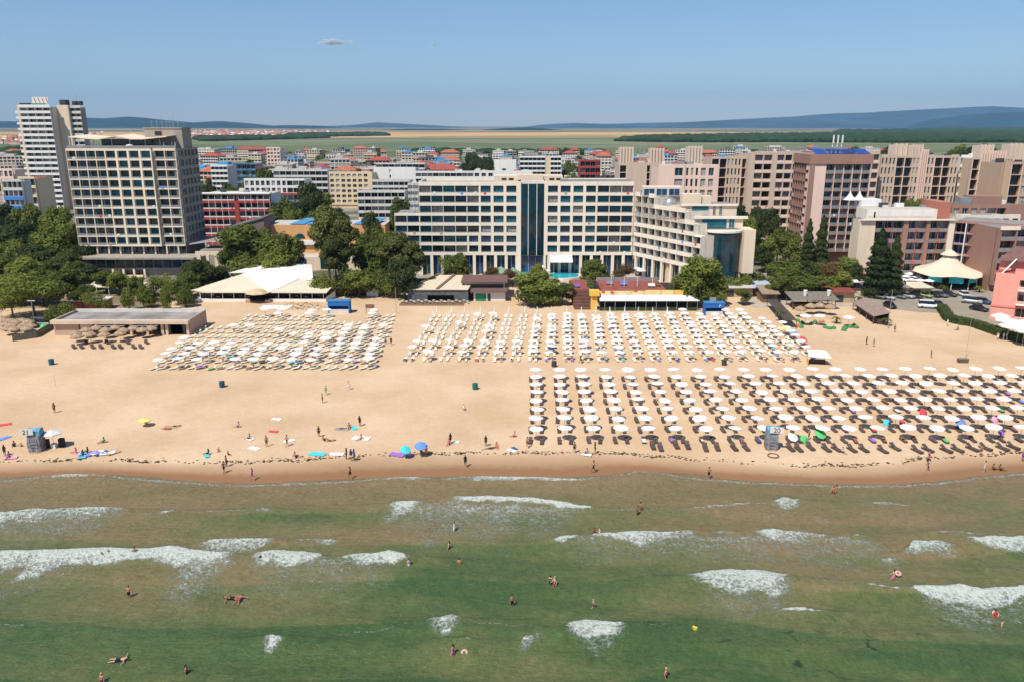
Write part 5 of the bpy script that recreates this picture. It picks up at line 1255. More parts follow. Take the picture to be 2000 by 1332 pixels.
b.box(-28.2, 37.0, 2.1, 17, 0, zr + .1, CREAML, ROOFG); b.box(-35.9, -28.25, 2.4, 15, 0, z0 + 4 * fh + .08, CREAML, ROOFG)
b.box(1.75, 2.75, -.1, 2.1, 0, zr + 1.02, CREAML); b.box(9.75, 10.48, -.1, 2.1, 0, zr + 1.02, CREAML); b.box(2.76, 9.74, .6, 2.09, zr - .2, zr + 1.5, CREAML)
# rear parapets
b.box(-28.2, 37, 16.6, 16.9, zr + .12, zr + 1.0, CREAML); b.box(-28.2, -27.9, .3, 16.58, zr + .12, zr + 1.0, CREAML)
# ground floor piers and tall glass
for i in range(21):
    x = -28.2 + i * 3.3
    if x > 37 or 2.6 < x < 9.8: continue
    b.box(x - .45, x + .45, -.02, .6, -1, z0 - .2, CREAML)
for i in range(20):
    x = -28.2 + (i + .5) * 3.3
    if 1.6 < x < 9.8 or x > 36.5: continue
    b.window(x, 1.6, 0.1, 3.1, 6.0, BLUEG if i % 3 else TEALD, FRAMEW, 1)
b.box(-28, 37, 1.7, 2.05, 0, 6.4, CREAML)
b.window(6.2, .9, 0.2, 6.6, 5.8, BLUEG, FRAMEW, 2)
# atrium
mb = MB(); pts = [(2.8 + 6.9 * i / 10, -.25 - .75 * math.sin(math.pi * i / 10)) for i in range(11)]
mb.rings([[(x, y, z) for x, y in pts] + [(9.7, 1.5, z), (2.8, 1.5, z)] for z in (z0 - .1, zr + .4)])
b.part('atrium_glass', mb, glass('atrium_glass_mat', (.004, .040, .062), var=.7, scale=.25), 'tall dark teal curved glass front')
for i, x in enumerate((4.95, 7.55)):
    mb = MB(); y = -.25 - .75 * math.sin(math.pi * (x - 2.8) / 6.9); mb.box(x - .09, x + .09, y - .16, y + .02, z0 - .1, zr + .4); b.part('mullion', mb, FRAMEW)
mb = MB(); mb.box(-5.5, 15.6, 4.5, 12, zr + .11, zr + 2.5); mb.box(1.6, 9.4, .61, 4.49, zr + 1.52, zr + 3.0); mb.box(2.8, 9.6, 2.3, 4.48, zr + .12, zr + 1.51)
b.part('penthouse', mb, CREAM)
for x in (-3.2, -1.0, 11.5, 13.6):
    mb = MB(); mb.box(x, x + 1.5, 4.42, 4.49, zr + 1.2, zr + 1.8); b.part('window', mb, DARKG)
mb = MB(); mb.box(11.8, 18.6, -3.6, -.15, 4.6, 4.75); mb.rings([[(11.8, -3.6, 4.55), (11.8, -.14, 6.2), (11.8, -.14, 6.3), (11.8, -3.7, 4.65)], [(18.6, -3.6, 4.55), (18.6, -.14, 6.2), (18.6, -.14, 6.3), (18.6, -3.7, 4.65)]])
b.part('awning', mb, white_cloth)
mb = MB()
for k in range(5): mb.tube((16, 1.5 + k * 1.3, zr + 1.2), (36.5, 1.5 + k * 1.3, zr + 1.2), .09, n=4)
for k in range(9): mb.tube((16.2 + k * 2.5, 1.4, zr + 1.28), (16.2 + k * 2.5, 6.8, zr + 1.28), .06, n=4); mb.box(16.1 + k * 2.5, 16.2 + k * 2.5, 2, 2.1, zr + .1, zr + 1.2)
b.part('roof_frame', mb, METAL)
mb = MB(); mb.box(14.8, 17.2, 2.5, 5, zr + .1, zr + 1.6); b.part('rooftop_unit', mb, METAL)
mb = MB(); mb.box(-6.2, -4.8, 1.5, 2.5, zr + .1, zr + .8); b.part('rooftop_unit', mb, ROOFB)
mb = MB()   # open stair frame at the left end
for k in range(7):
    z = 6 + k * 2.6
    mb.box(-31.2, -28.5, 1.0, 3.8, z, z + .12) if z > z0 + 4 * fh else None
for x in (-31.2, -29.9, -28.6):
    for y in (1.0, 3.7): mb.box(x, x + .12, y, y + .12, z0 + 4 * fh + .1, zr + .5)
for k in range(6):
    z = z0 + 4 * fh + .3 + k * 1.5; mb.tube((-31.1, 1.05, z), (-28.6, 1.05, z + 1.4), .06, n=4); mb.tube((-31.1, 1.05, z + 1.4), (-28.6, 1.05, z), .05, n=4)
b.part('stair_frame', mb, METAL)
# angled wing
A = Vector((37.3, 0)); d = Vector((.475, -.88)).normalized(); ang = math.atan2(d.y, d.x)
b.setT(A.x, A.y, ang); nv = (0,)
lens = [30.5, 30.5, 30.5, 27.5, 23.5, 9.5]
for k, L_ in enumerate(lens):
    nb_ = max(2, int(round(L_ / 3.3)))
    b.facade(.3, L_, z0 + k * fh, 1, fh, nb_, sp=1.0, pier=.14, rec=1.7, wm=CREAML, gl=(TEAL, TEALD, TEAL, BLUEG), frame=DARKM, rail=RAIL, railh=1.0, fins=True, top=1.0 if k > 2 else -.15)
    b.box(.3, L_ - .02, 2.25, (5 if k < 4 else 12) - k * .1, z0 + k * fh - (6.5 if k == 0 else 0), z0 + (k + 1) * fh + .06, CREAML, ROOFG)
for i in range(7):
    b.box(1 + i * 4.2, 1.7 + i * 4.2, .1, .8, 0, z0 - .2, CREAML); b.window(3.2 + i * 4.2, 1.6, .1, 3.2, 6, TEALD, FRAMEW, 1)
b.setT(0, 0)
# end block with glass drum   (root is at Y=245)
b.box(52.6, 66.6, -22.2, -6.5, 0, 16.8, CREAM, ROOFG); b.box(50.5, 65.4, -18.6, -6.4, 16.9, 20.0, CREAM, ROOFG); b.box(48.0, 64.0, -16.4, -6.3, 20.1, 23.2, CREAM, ROOFG)
b.box(45.5, 47.9, -14, -5, 0, 23.0, CREAM, ROOFG)
b.box(48, 64.2, -16.9, -15.9, 23.0, 23.5, CREAML); b.box(50.3, 66.6, -19.2, -18.2, 19.6, 20.3, CREAML)
b.window(53.6, -16.5, 20.15, 4.6, 2.75, TEAL, DARKM, 1); b.window(57.6, -16.5, 20.4, .8, 2.4, DARKG); b.window(59.4, -16.5, 20.4, .8, 2.4, DARKG)
b.window(57.3, -18.72, 17.0, 6.8, 2.6, TEAL, DARKM, 2); b.window(62.2, -18.72, 17.0, 1.6, 2.6, TEAL)
mb = MB(); cx, cy, rr_ = 59.3, -21.9, 4.5
pt = [(cx + rr_ * math.cos(math.pi + math.pi * i / 12), cy + rr_ * .75 * math.sin(math.pi + math.pi * i / 12)) for i in range(13)]
mb.rings([[(x, y, z) for x, y in pt] for z in (0, 16.3)]); b.part('glass_drum', mb, glass('drum_glass', (.004, .030, .045), var=.8, scale=.3), 'curved dark glass drum')
mb = MB()
for k in range(6):
    z = 2.6 + k * 2.7; mb.rings([[(cx + (x - cx) * 1.01, cy + (y - cy) * 1.01, zz) for x, y in pt] for zz in (z, z + .09)])
for x, y in pt[1:-1:2]: mb.box(cx + (x - cx) * 1.012 - .05, cx + (x - cx) * 1.012 + .05, cy + (y - cy) * 1.012 - .05, cy + (y - cy) * 1.012 + .05, 0, 16.2)
b.part('drum_mullions', mb, DARKM)
mb = MB(); mb.prism([(cx + (x - cx) * 1.10, cy + (y - cy) * 1.12) for x, y in pt], 16.35, 16.9); b.part('drum_roof', mb, CREAML)
mb = MB(); mb.box(64.1, 67.2, -25.5, -18.5, 5.2, 17.3); b.part('fin_wall', mb, CREAM); mb = MB(); mb.tube((66.2, -24.6, -.5), (66.2, -24.6, 5.2), .28, n=10); b.part('column', mb, WHITEW)
for k in range(4):
    mb = MB(); mb.box(66.82, 68.3, -16 - .1 * k, -10, 5.2 + k * 3.0, 6.1 + k * 3.0); b.part('balcony', mb, CREAML)
# roof things on the wing
mb = MB(); mb.box(39, 50.5, -6, -.5, z0 + 6 * fh + .1, z0 + 6 * fh + 2.9); b.part('penthouse', mb, CREAM, 'upper pavilion with blue windows')
for x in (40.6, 44.3, 48.0): b.window(x, -6.1, z0 + 6 * fh + .4, 3.2, 2.0, BLUEG, FRAMEW, 1)
b.window(38.9, -3, 24.9, .8, 1.6, BLUEG)
mb = MB(); mb.box(49.2, 54.5, -13.2, -9, 23.25, 26.0); mb.box(54.51, 57.6, -12.6, -9.2, 23.25, 25.4); b.part('roof_house', mb, CREAM)
mb = MB(); mb.lathe(46.0, -10.5, [(2.2, 21), (2.2, 22.3), (1.9, 23.6), (1.1, 24.5), (.2, 24.9)], 14); b.part('dome', mb, METAL, 'silver dome beside the roof house')
for i in range(3):
    mb = MB(); mb.tube((41.5 + i * 3.4, -3.5, z0 + 6 * fh + 1.0), (47 + i * 2.2, -8.5 , z0 + 5.6 * fh), .08, n=4); b.part('pipe', mb, METAL)
b.finish()
# colonnade and pergola at the pool
for i in range(5):
    x, y = G(1252 + i * 17, 537); mb = MB(); mb.lathe(0, 0, [(.55, 0), (.55, 4.6), (.75, 4.6), (.75, 5.0)], 12); tag(mb.build('pool_column', WHITEW, None, (x, y, 0), smooth=False), f'thick white column by the pool, {od(i)} from the left', 'column', 'white columns by the pool')
mb = MB()
for i in range(5):
    x, y = G(1252 + i * 17, 537); mb.tube((x, y, 4.95), (x + 4.5, y + 12, 6.1), .12, n=4)
tag(mb.build('pergola_beams', WHITEW), 'slanting white pergola beams between the pool columns and the hotel wing', 'pergola')

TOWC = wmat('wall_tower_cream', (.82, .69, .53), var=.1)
b = Bld('grey_tower', 'tall grey cream hotel tower with balcony rows and a zigzag roof terrace', 'hotel', (-117.35, 245, 0)); b.setT(0, 0)
z0, fh = 9.3, 2.87; zr = z0 + 10 * fh
b.facade(-16.35, -4.6, z0, 10, fh, 4, sp=.18, pier=.2, rec=1.5, wm=TOWC, gl=(TEALD, TEALD, BLUEG, DARKG), frame=DARKM, rail=RAIL, railh=.85, fins=False, top=.45)
b.facade(-4.6, 9.4, z0, 10, fh, 4, y=-.5, sp=.42, pier=.6, rec=1.1, wm=TOWC, frame=DARKM, gl=(TEAL, TEALD, TEALD), rail=RAIL, railh=.8, fins=False, top=.45)
b.facade(9.6, 16.35, z0, 10, fh, 2, y=.4, sp=.22, pier=.24, rec=1.4, wm=TOWC, gl=(TEALD, TEALD, DARKG), frame=DARKM, rail=RAIL, railh=.85, fins=False, top=.45)
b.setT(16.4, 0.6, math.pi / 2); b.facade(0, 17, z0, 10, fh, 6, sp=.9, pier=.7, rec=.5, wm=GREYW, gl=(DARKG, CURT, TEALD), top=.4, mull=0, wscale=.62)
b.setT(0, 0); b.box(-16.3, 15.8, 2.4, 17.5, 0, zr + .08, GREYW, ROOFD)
for i in range(9):
    b.box(-15 + i * 3.6, -14.6 + i * 3.6, .5, .9, 6.6, z0 - .19, CREAM); b.window(-13 + i * 3.6 if i < 8 else 14.4, 2.0, 6.7, 3.0, 2.3, TEALD)
mb = MB(); mb.prism([(-30, -6), (21, -6), (25, 1.9), (-16, 1.9)], 5.9, 6.5); b.part('podium_roof', mb, GREYW, 'wide projecting slab roof')
b.box(-20, 17, -3.2, 1.8, -1, 2.9, GREYW)
for i in range(12): b.window(-14.5 + i * 2.9, -2.9, 3.0, 2.6, 2.8, BLUEG if i > 7 else TEALD, DARKM, 1)
b.box(-17.5, 20, -2.8, 1.7, 2.91, 5.89, GREYW)
for i in range(4): b.box(-5 + i * 3.2, -4.4 + i * 3.2, -4.4, -3.9, -1, 2.7, CREAM)
for i in range(3): b.window(-3.1 + i * 3.2, -3.35, 0, 2.4, 2.3, DARKG)
# steps
mb = MB()
for k in range(5): mb.box(-6 - .2 * k, 5 + .2 * k, -6 - 1.0 * k, -5 - 1.0 * k, -1, 1.0 - .22 * k)
b.part('steps', mb, CREAM)
# roof terrace
mb = MB(); zt = zr + 3.0; xsz = [-15.5, -9.5, -6.8, -1.6, 3.0, 6.6, 13.8]; zz_ = [.75, .15, .0, .95, .05, .05, .85]
for i in range(6):
    x0_, x1_ = xsz[i], xsz[i + 1]; za, zb_ = zt + zz_[i] * .9, zt + zz_[i + 1] * .9
    mb.rings([[(x0_, 1.0, za), (x0_, 13, za + .5), (x0_, 13, za + .75), (x0_, 1.0, za + .25)], [(x1_, 1.0, zb_), (x1_, 13, zb_ + .5), (x1_, 13, zb_ + .75), (x1_, 1.0, zb_ + .25)]])
b.part('zigzag_roof', mb, CREAM, 'zigzag canopy over the roof terrace')
for x in (-9, -3.5, 2, 6.6, 11):
    mb = MB(); mb.box(x, x + .18, 2.4, 2.6, zr + .1, zt + .2); b.part('post', mb, METAL)
mb = MB(); mb.box(-9, 6.5, 7.5, 12, zr + .1, zt + .1); b.part('terrace_room', mb, DARKG)
mb = MB(); mb.box(4.3, 15.9, 8, 15, zr + .1, zr + 6.2); mb.box(4.1, 16.1, 7.8, 15.2, zr + 6.2, zr + 6.5); b.part('penthouse', mb, GREYW)
mb = MB(); mb.box(7.5, 9.6, 7.9, 7.99, zr + 4.2, zr + 5.4); b.part('window', mb, DARKG)
mb = MB(); mb.box(-16.2, 16.2, .6, .66, zr + .5, zr + 1.3); b.part('railing', mb, RAIL)
for i, x in enumerate((6, 7.6, 9.2, 10.6, 11.6, 12.6, 14)):
    mb = MB(); mb.tube((x, 10, zr + 6.5), (x, 10, zr + 8.6 + .7 * (i % 3)), .07, n=4); mb.tube((x - .5, 10, zr + 8.2), (x + .5, 10, zr + 8.3), .05, n=4); b.part('antenna', mb, METAL)
for i in range(9):
    mb = MB(); x = 10 + i * .75; mb.box(x, x + .3, 2 + (i % 3), 2.4 + (i % 3), zr + .1, zr + 1.6 + .6 * (i % 2)); b.part('aerial_panel', mb, METAL if i % 2 else DARKM)
for x in (-15.6, -14.2, -12.9): mb = MB(); mb.tube((x, 1.5, zr + .1), (x, 1.5, zr + 3.6), .09, n=5); b.part('mast', mb, WHITEW)
mb = MB(); mb.lathe(2.2, 1.6, [(1.2, zr + 1.25), (.8, zr + 1.5), (.05, zr + 1.65)], 8); b.part('terrace_umbrella', mb, white_cloth)
b.finish()

# ======== white high tower (far left)
b = Bld('white_tower', 'very tall white tower with continuous balcony bands and a rooftop sign', 'hotel', (-250, 450, 0)); b.setT(0, 0)
fh = 2.95; z0 = 1.5; nf = 18; zr = z0 + nf * fh
b.facade(-12.7, 3.6, z0, nf, fh, 4, y=-8, sp=1.15, pier=.15, rec=1.6, wm=WHITED, sm=WHITEW, gl=(DARKG, TEALD, CURT), fins=True, top=1.3)
b.box(-12.6, 3.5, -5.8, 8, 0, zr + .1, CREAM, ROOFG); b.box(-14.0, -12.75, -7.6, 8, 0, zr + 1.2, CREAM, ROOFG)
for k in range(nf):
    mb = MB(); mb.box(-15.6, -14.02, -7.2, 0, z0 + k * fh, z0 + k * fh + 1.1); b.part('side_balcony', mb, WHITEW)
b.box(3.62, 9.6, -1.0, 6, 0, zr + 1.3, CREAM, ROOFG)
b.facade(9.65, 15.4, z0, nf, fh, 2, y=.5, sp=1.15, pier=.15, rec=1.4, wm=GREYW, sm=WHITED, gl=(DARKG, BLUEG), fins=True, top=1.0)
b.box(9.66, 15.3, 2.6, 6, 0, zr + .1, GREYW, ROOFG)
mb = MB()
for x in (-13.5, -11): mb.box(x, x + 2.2, -6, -3, zr + 1.3, zr + 2.2)
for x in (10, 12.8): mb.box(x, x + 2.0, 3, 5.5, zr + 1.3, zr + 3.4)
b.part('rooftop_unit', mb, DARKM)
mb = MB(); mb.box(4.8, 8.2, 0, 4, zr + 1.32, zr + 4.0); b.part('lift_house', mb, DARKM)
mb = MB(); mb.box(-6, 2.5, -6.6, -6.4, zr + 2.0, zr + 5.2); sg = b.part('roof_sign', mb, WHITEW, 'white rooftop sign with slanting red strokes')
for i in range(4):
    mb = MB(); x = -5.2 + i * 2.1; mb.rings([[(x, -6.72, zr + 4.9), (x + .5, -6.72, zr + 4.9), (x + .5, -6.6, zr + 4.9), (x, -6.6, zr + 4.9)], [(x + .9, -6.72, zr + 2.3), (x + 1.4, -6.72, zr + 2.3), (x + 1.4, -6.6, zr + 2.3), (x + .9, -6.6, zr + 2.3)]])
    o = mb.build('sign_stroke', REDP, sg)
mb = MB(); mb.box(-6, 0.6, -6.9, -6.5, zr + 1.35, zr + 1.95); b.part('sign_base', mb, mat('sign_green', (.04, .22, .10)))
mb = MB(); mb.tube((12, 4, zr + 1), (12, 4, zr + 7), .12, n=4); b.part('antenna', mb, METAL)
b.finish()

# ======== pink tower (right)
b = Bld('pink_tower', 'pink brown hotel tower with balcony grid and blue solar panels on the roof', 'hotel', (98, 268, 0)); b.setT(0, 0)
fh = 2.88; z0 = 4.0; zr = z0 + 10 * fh
b.box(0, 5.4, -.3, 3, 0, zr + .02, PINKL); b.box(-.02, 1.5, -.6, -.301, 0, zr, MAUVE)
b.facade(5.45, 20.2, z0, 10, fh, 5, y=0.0, sp=.18, pier=.22, rec=1.6, wm=MAUVE, pierm=PINKL, gl=(BLUEG, DARKG, TEALD, CURT), rail=RAIL, fins=True, top=.2)
b.setT(-.02, 15, -math.pi / 2); b.facade(0, 14.5, z0, 10, fh, 6, y=0, sp=.2, pier=.26, rec=1.3, wm=MAUVE, gl=(DARKG, TEALD), rail=MAUVE, railh=.9, fins=True, top=.2)
b.setT(0, 0); b.box(1.55, 20.0, 2.2, 15, 0, zr + .1, MAUVE); b.box(-.3, 20.5, -.7, 15.3, zr + .11, zr + 3.2, MAUVE, ROOFG)
for k in range(4):
    mb = MB(); x = 2 + k * 4.6; mb.rings([[(x, 1, zr + 3.3), (x, 6, zr + 4.6), (x, 6, zr + 4.75), (x, 1, zr + 3.45)], [(x + 4.2, 1, zr + 3.3), (x + 4.2, 6, zr + 4.6), (x + 4.2, 6, zr + 4.75), (x + 4.2, 1, zr + 3.45)]]); b.part('solar_panel', mb, glass('solar_blue', (.02, .05, .22)))
for i in range(3):
    x = 10 + i * 1.5; mb = MB(); mb.tube((x, 8, zr + 3.2), (x, 8, zr + 8.6), .13, n=5); mb.box(x - .22, x + .22, 7.6, 7.8, zr + 6.6, zr + 9.2); b.part('antenna', mb, WHITEW)
mb = MB(); mb.box(9.2, 14, 7, 10, zr + 3.22, zr + 5.4); b.part('rooftop_unit', mb, METAL)
b.finish()
# ======== generic hotels read off the picture: sections (px0, px1, style, bays)
def sections(b, Y, secs, zbase, nf, fh, wm, zpx, y=0.):
    """adds sections to building b whose root stands at (0, Y, 0)"""
    for px0, px1, st, nb in secs:
        x0, x1 = PX(px0, Y, zpx), PX(px1, Y, zpx); zt = zbase + nf * fh
        if st == 'dark': b.facade(x0, x1, zbase, nf, fh, nb, y=y, sp=.14, pier=.34, rec=1.5, wm=wm, gl=(DARKG,), top=.7, mull=1, frame=DARKM, pierm=PINKL)
        elif st == 'balc': b.facade(x0, x1, zbase, nf, fh, nb, y=y, sp=.22, pier=.42, rec=1.6, wm=wm, gl=(DARKG, DARKG, CURT), rail=PINKL, railh=1.15, fins=True, top=1.3, frame=DARKM)
        elif st == 'small': b.facade(x0, x1, zbase, nf, fh, nb, y=y + .25, sp=1.15, pier=(x1 - x0) / nb * .48, rec=.3, wm=wm, gl=(DARKG, CURT, TEALD), top=1.1, mull=0, wscale=1)
        elif st == 'win': b.facade(x0, x1, zbase, nf, fh, nb, y=y, sp=1.1, pier=(x1 - x0) / nb * .35, rec=.4, wm=wm, gl=(CURT, TEALD, DARKG), top=1.1, mull=1)
        elif st == 'fins':
            b.box(x0, x1, y + .6, y + 1.2, 0, zt + 1.2, wm)
            n = nb; w = (x1 - x0) / (2 * n - 1)
            for i in range(n): b.box(x0 + 2 * i * w, x0 + (2 * i + 1) * w, y - .35, y + .599, 0, zt + 3.2, PINKL)
        elif st == 'white': b.facade(x0, x1, zbase, nf, fh, nb, y=y - .5, sp=1.1, pier=.1, rec=1.5, wm=WHITEW, gl=(DARKG, TEALD), top=1.0, frame=DARKM)
        elif st == 'ribbon': b.facade(x0, x1, zbase, nf, fh, nb, y=y, sp=1.1, pier=.15, rec=1.2, wm=wm, gl=(DARKG, TEALD, CURT), fins=True, top=.9)
        elif st == 'blank': b.box(x0, x1, y, y + 1, 0, zt + 1.0, wm)
def hotel(name, label, Y, ytop, zbase, nf, secs, wm, depth=16, roof=ROOFG, ref=15, extra=None, par=1.0, cat='hotel'):
    zt = P(1000, ytop, Y)[1] - par; fh = (zt - zbase) / nf
    b = Bld(name, label, cat, (0, Y, 0)); b.setT(0, 0); sections(b, Y, secs, zbase, nf, fh, wm, ref)
    x0, x1 = PX(secs[0][0], Y, ref), PX(secs[-1][1], Y, ref)
    b.box(x0 + .03, x1 - .03, 2.0, depth, 0, zt + .08, wm, roof)
    if zbase > 1: b.box(x0 + .02, x1 - .02, .5, 1.99, 0, zbase - .2, wm)
    if extra: extra(b, x0, x1, zt, fh)
    b.finish(); return b
def crown(b, Y, px0, px1, zb, zt, n, m=wmat('wall_crown_beige', (.68, .54, .43)), y=3., d=6.):
    x0, x1 = PX(px0, Y, zt), PX(px1, Y, zt); mb = MB(); mb.box(x0, x1, y + .3, y + d, zb, zt)
    w = (x1 - x0) / (2 * n - 1)
    for i in range(n): mb.box(x0 + 2 * i * w, x0 + (2 * i + 1) * w, y - .35, y + .299, zb - .5, zt + .5)
    b.part('fin_crown', mb, m, 'ribbed tower crown')
def clutter(b, x0, x1, z, n, seed=1, y0=3, y1=12):
    r = random.Random(seed)
    for i in range(n):
        x = r.uniform(x0, x1 - 2); y = r.uniform(y0, y1); w, d_, h = r.uniform(.8, 2.6), r.uniform(.8, 2), r.uniform(.6, 1.8)
        mb = MB(); mb.box(x, x + w, y, y + d_, z, z + h); b.part('rooftop_unit', mb, r.choice([METAL, WHITEW, WHITED, DARKM]))
def ex1(b, x0, x1, zt, fh):
    crown(b, 340, 1213, 1240, zt - 2, P(0, 290, 340)[1], 5); crown(b, 340, 1273, 1300, zt - 2, P(0, 292, 340)[1], 5); clutter(b, x0, x1, zt + .1, 7, 4)
    for px in (1248, 1256, 1264): mb = MB(); x = PX(px, 340, 35); mb.tube((x, 8, zt), (x, 8, P(0, 278, 340)[1]), .12, n=4); b.part('antenna', mb, METAL)
hotel('beige_hotel', 'pinkish beige hotel with ribbed crowns, leftmost of the beige complex', 340, 318, 2, 9, [(1208, 1222, 'dark', 1), (1222, 1260, 'blank', 1), (1260, 1268, 'dark', 1), (1268, 1290, 'small', 2)], PINKB, extra=ex1)
def ex2(b, x0, x1, zt, fh):
    crown(b, 312, 1345, 1372, zt - 1, P(0, 288, 312)[1] , 5, y=12); clutter(b, x0, x1, zt + .1, 9, 5)
hotel('beige_hotel', 'light pink hotel front with arched windows directly behind the cream hotel wing', 300, 322, 2, 7, [(1283, 1310, 'blank', 1), (1310, 1334, 'win', 1), (1334, 1362, 'small', 3), (1362, 1392, 'win', 2), (1392, 1398, 'blank', 1)], PINKL, extra=ex2)
hotel('beige_hotel', 'beige slab with open dark bays between the arched pink front and the balcony block', 328, 305, 2, 8, [(1385, 1415, 'dark', 2), (1415, 1443, 'small', 4), (1443, 1453, 'dark', 1)], PINKB)
hotel('beige_hotel', 'beige block with four stacks of balconies left of the pink tower', 324, 297, 2, 9, [(1457, 1467, 'blank', 1), (1467, 1502, 'balc', 2), (1502, 1510, 'blank', 1), (1510, 1556, 'balc', 3)], PINKB, extra=lambda b, x0, x1, zt, fh: clutter(b, x0, x1, zt + .1, 10, 6))
hotel('beige_hotel', 'narrow beige balcony block right behind the pink tower', 324, 296, 2, 9, [(1680, 1708, 'balc', 2)], PINKB)
def ex3(b, x0, x1, zt, fh):
    crown(b, 330, 1758, 1782, zt - 1, P(0, 284, 330)[1], 3, y=4); crown(b, 330, 1784, 1806, zt - 1, P(0, 285, 330)[1], 4, y=1.0, d=7); clutter(b, x0, x1, zt + .1, 12, 7)
hotel('beige_hotel', 'wide beige palace like block with dark double bays and a crowned centre', 330, 303, 2, 8, [(1712, 1741, 'small', 4), (1741, 1773, 'dark', 2), (1773, 1787, 'small', 2), (1787, 1801, 'fins', 4), (1801, 1815, 'small', 2), (1815, 1847, 'dark', 2), (1847, 1862, 'small', 2)], PINKB, extra=ex3)
hotel('white_slab', 'narrow slab of white balconies between two beige blocks', 334, 303, 2, 8, [(1864, 1888, 'white', 2)], PINKB)
def ex4(b, x0, x1, zt, fh):
    crown(b, 326, 1920, 1946, zt - 1, P(0, 285, 326)[1], 4, y=1.5); crown(b, 326, 1980, 2010, zt - 1, P(0, 283, 326)[1], 4, y=2); clutter(b, x0, x1, zt + .1, 14, 8)
hotel('beige_hotel', 'finned beige block at the right, with many narrow openings', 326, 306, 4, 7, [(1888, 1903, 'dark', 1), (1903, 1950, 'fins', 10), (1950, 1966, 'small', 3)], PINKB, extra=ex4)
hotel('beige_hotel', 'brown beige block at the right edge with a tall dark bay', 300, 315, 4, 7, [(1950, 1963, 'blank', 1), (1963, 1985, 'dark', 1), (1985, 2030, 'win', 3)], BRICK, extra=lambda b, x0, x1, zt, fh: clutter(b, x0, x1, zt + .1, 5, 9))

# ======== pink and mauve hotel (right, four storeys)
Y = 235; b = Bld('mauve_hotel', 'low mauve and cream hotel with red fronted balconies right of the conifers', 'hotel', (0, Y, 0)); b.setT(0, 0)
X = lambda px, z=12: PX(px, Y, z)
zt = P(0, 432, Y)[1]; fh = 3.15; z0 = zt - 5 * fh
b.box(X(1675), X(1706), -.2, 1.5, 0, zt, CREAM)
for i, (a_, c_) in enumerate(((1706, 1760), (1770, 1805), (1812, 1848))):
    b.facade(X(a_), X(c_), z0, 5, fh, 3 if i == 0 else 2, y=0, sp=.2, pier=.12, rec=1.2, wm=MAUVE, gl=(BLUEG, CURT, TEALD), rail=RAIL, top=.1)
    for k in range(5):
        mb = MB(); xm = (X(a_) + X(c_)) / 2; mb.box(xm - .22, xm + .22, -.25, -.12, z0 + k * fh - .1, z0 + k * fh + 1.1); b.part('red_panel', mb, REDP)
for a_, c_ in ((1760, 1770), (1805, 1812)): b.box(X(a_) + .02, X(c_) - .02, -.4, 1.6, 0, zt - .1, MAUVE)
b.box(X(1848) + .02, X(1858), -.5, 2, 0, zt + .2, CREAML); b.box(X(1675), X(1856), -1.0, -.1, zt + .15, zt + .5, CREAML); b.box(X(1704), X(1855), 1.7, 16, 0, zt + .1, CREAM, ROOFG); b.box(X(1676), X(1704) - .02, 1.51, 5, 0, zt + .09, CREAM, ROOFG)
b.box(X(1694), X(1832), 2.5, 10, zt + .11, zt + 3.1, CREAML, ROOFL); b.box(X(1832) + .02, X(1856), 2.2, 12.5, zt + .12, zt + 5.2, wmat('wall_terracotta', (.45, .17, .12)))
for i in range(6):
    mb = MB(); x = X(1697 + i * 22); mb.box(x, x + 2.8, 2.42, 2.49, zt + .9, zt + 2.7); b.part('panel', mb, WHITEW)
mb = MB(); mb.box(X(1708), X(1711), 2.38, 2.41, zt + .7, zt + 2.3); b.part('door', mb, DARKG)
mb = MB(); mb.box(X(1700), X(1740), 9, 14, zt + 3.2, zt + 5.4); b.part('roof_pavilion', mb, WHITEW, 'white roof pavilion')
for px in (1684, 1703):
    x = X(px); mb = MB(); mb.lathe(x, 12, [(2.0, zt + 5.0), (1.2, zt + 5.7), (.4, zt + 6.8), (.05, zt + 7.8)], 6); mb.lathe(x, 12, [(.12, zt + 3), (.12, zt + 5.2)], 4); b.part('roof_tent', mb, white_cloth, 'pointed white roof tent')
clutter(b, X(1720), X(1835), zt + 3.12, 4, 11, 4, 11)
b.finish()
# its right wing: blue windows in white frames, turning towards the viewer
b = Bld('mauve_wing', 'angled wing with blue windows in white frames and a slanting cream end wall', 'hotel', (X(1858), Y - .3, 0), 0); 
ang = -math.atan2(12, 13.5); b.setT(0, 0, ang)
fh = 3.2; b.facade(.1, 15.5, zt - 5 * fh - .3, 5, fh, 5, sp=.16, pier=.26, rec=1.7, wm=MAUVE, pierm=WHITEW, gl=(BLUEG, BLUEG, DARKG), frame=WHITEW, fins=False, top=.25)
b.box(.12, 15.4, 2.3, 14, 0, zt + .0, MAUVE, ROOFG); b.setT(0, 0, ang)
b.wall.T = Matrix.Translation((0, 0, 0)) @ Matrix.Rotation(ang, 4, 'Z')
b.wall.rings([[(15.6, -.4, -1), (19.5, -.4, -1), (19.5, 6, -1), (15.6, 6, -1)], [(18.0, -.4, zt + .3), (21.8, -.4, zt + .3), (21.8, 6, zt + .3), (18.0, 6, zt + .3)]], b.mi(CREAML))
b.box(15.42, 21.7, 3, 14, 0, zt + .02, MAUVE, ROOFG)
b.finish()
Yq = 218; b = Bld('balcony_wing', 'mauve wing with cream parapets and open balconies at the right picture edge', 'hotel', (0, Yq, 0)); b.setT(0, 0)
xa = PX(1950, Yq, 12); ztq = P(0, 448, Yq)[1]; b.facade(xa, xa + 22, ztq - 5 * 3.1, 5, 3.1, 5, sp=.2, pier=.35, rec=1.8, wm=MAUVE, gl=(DARKG, CURT, BLUEG), rail=RAIL, fins=True, top=.8)
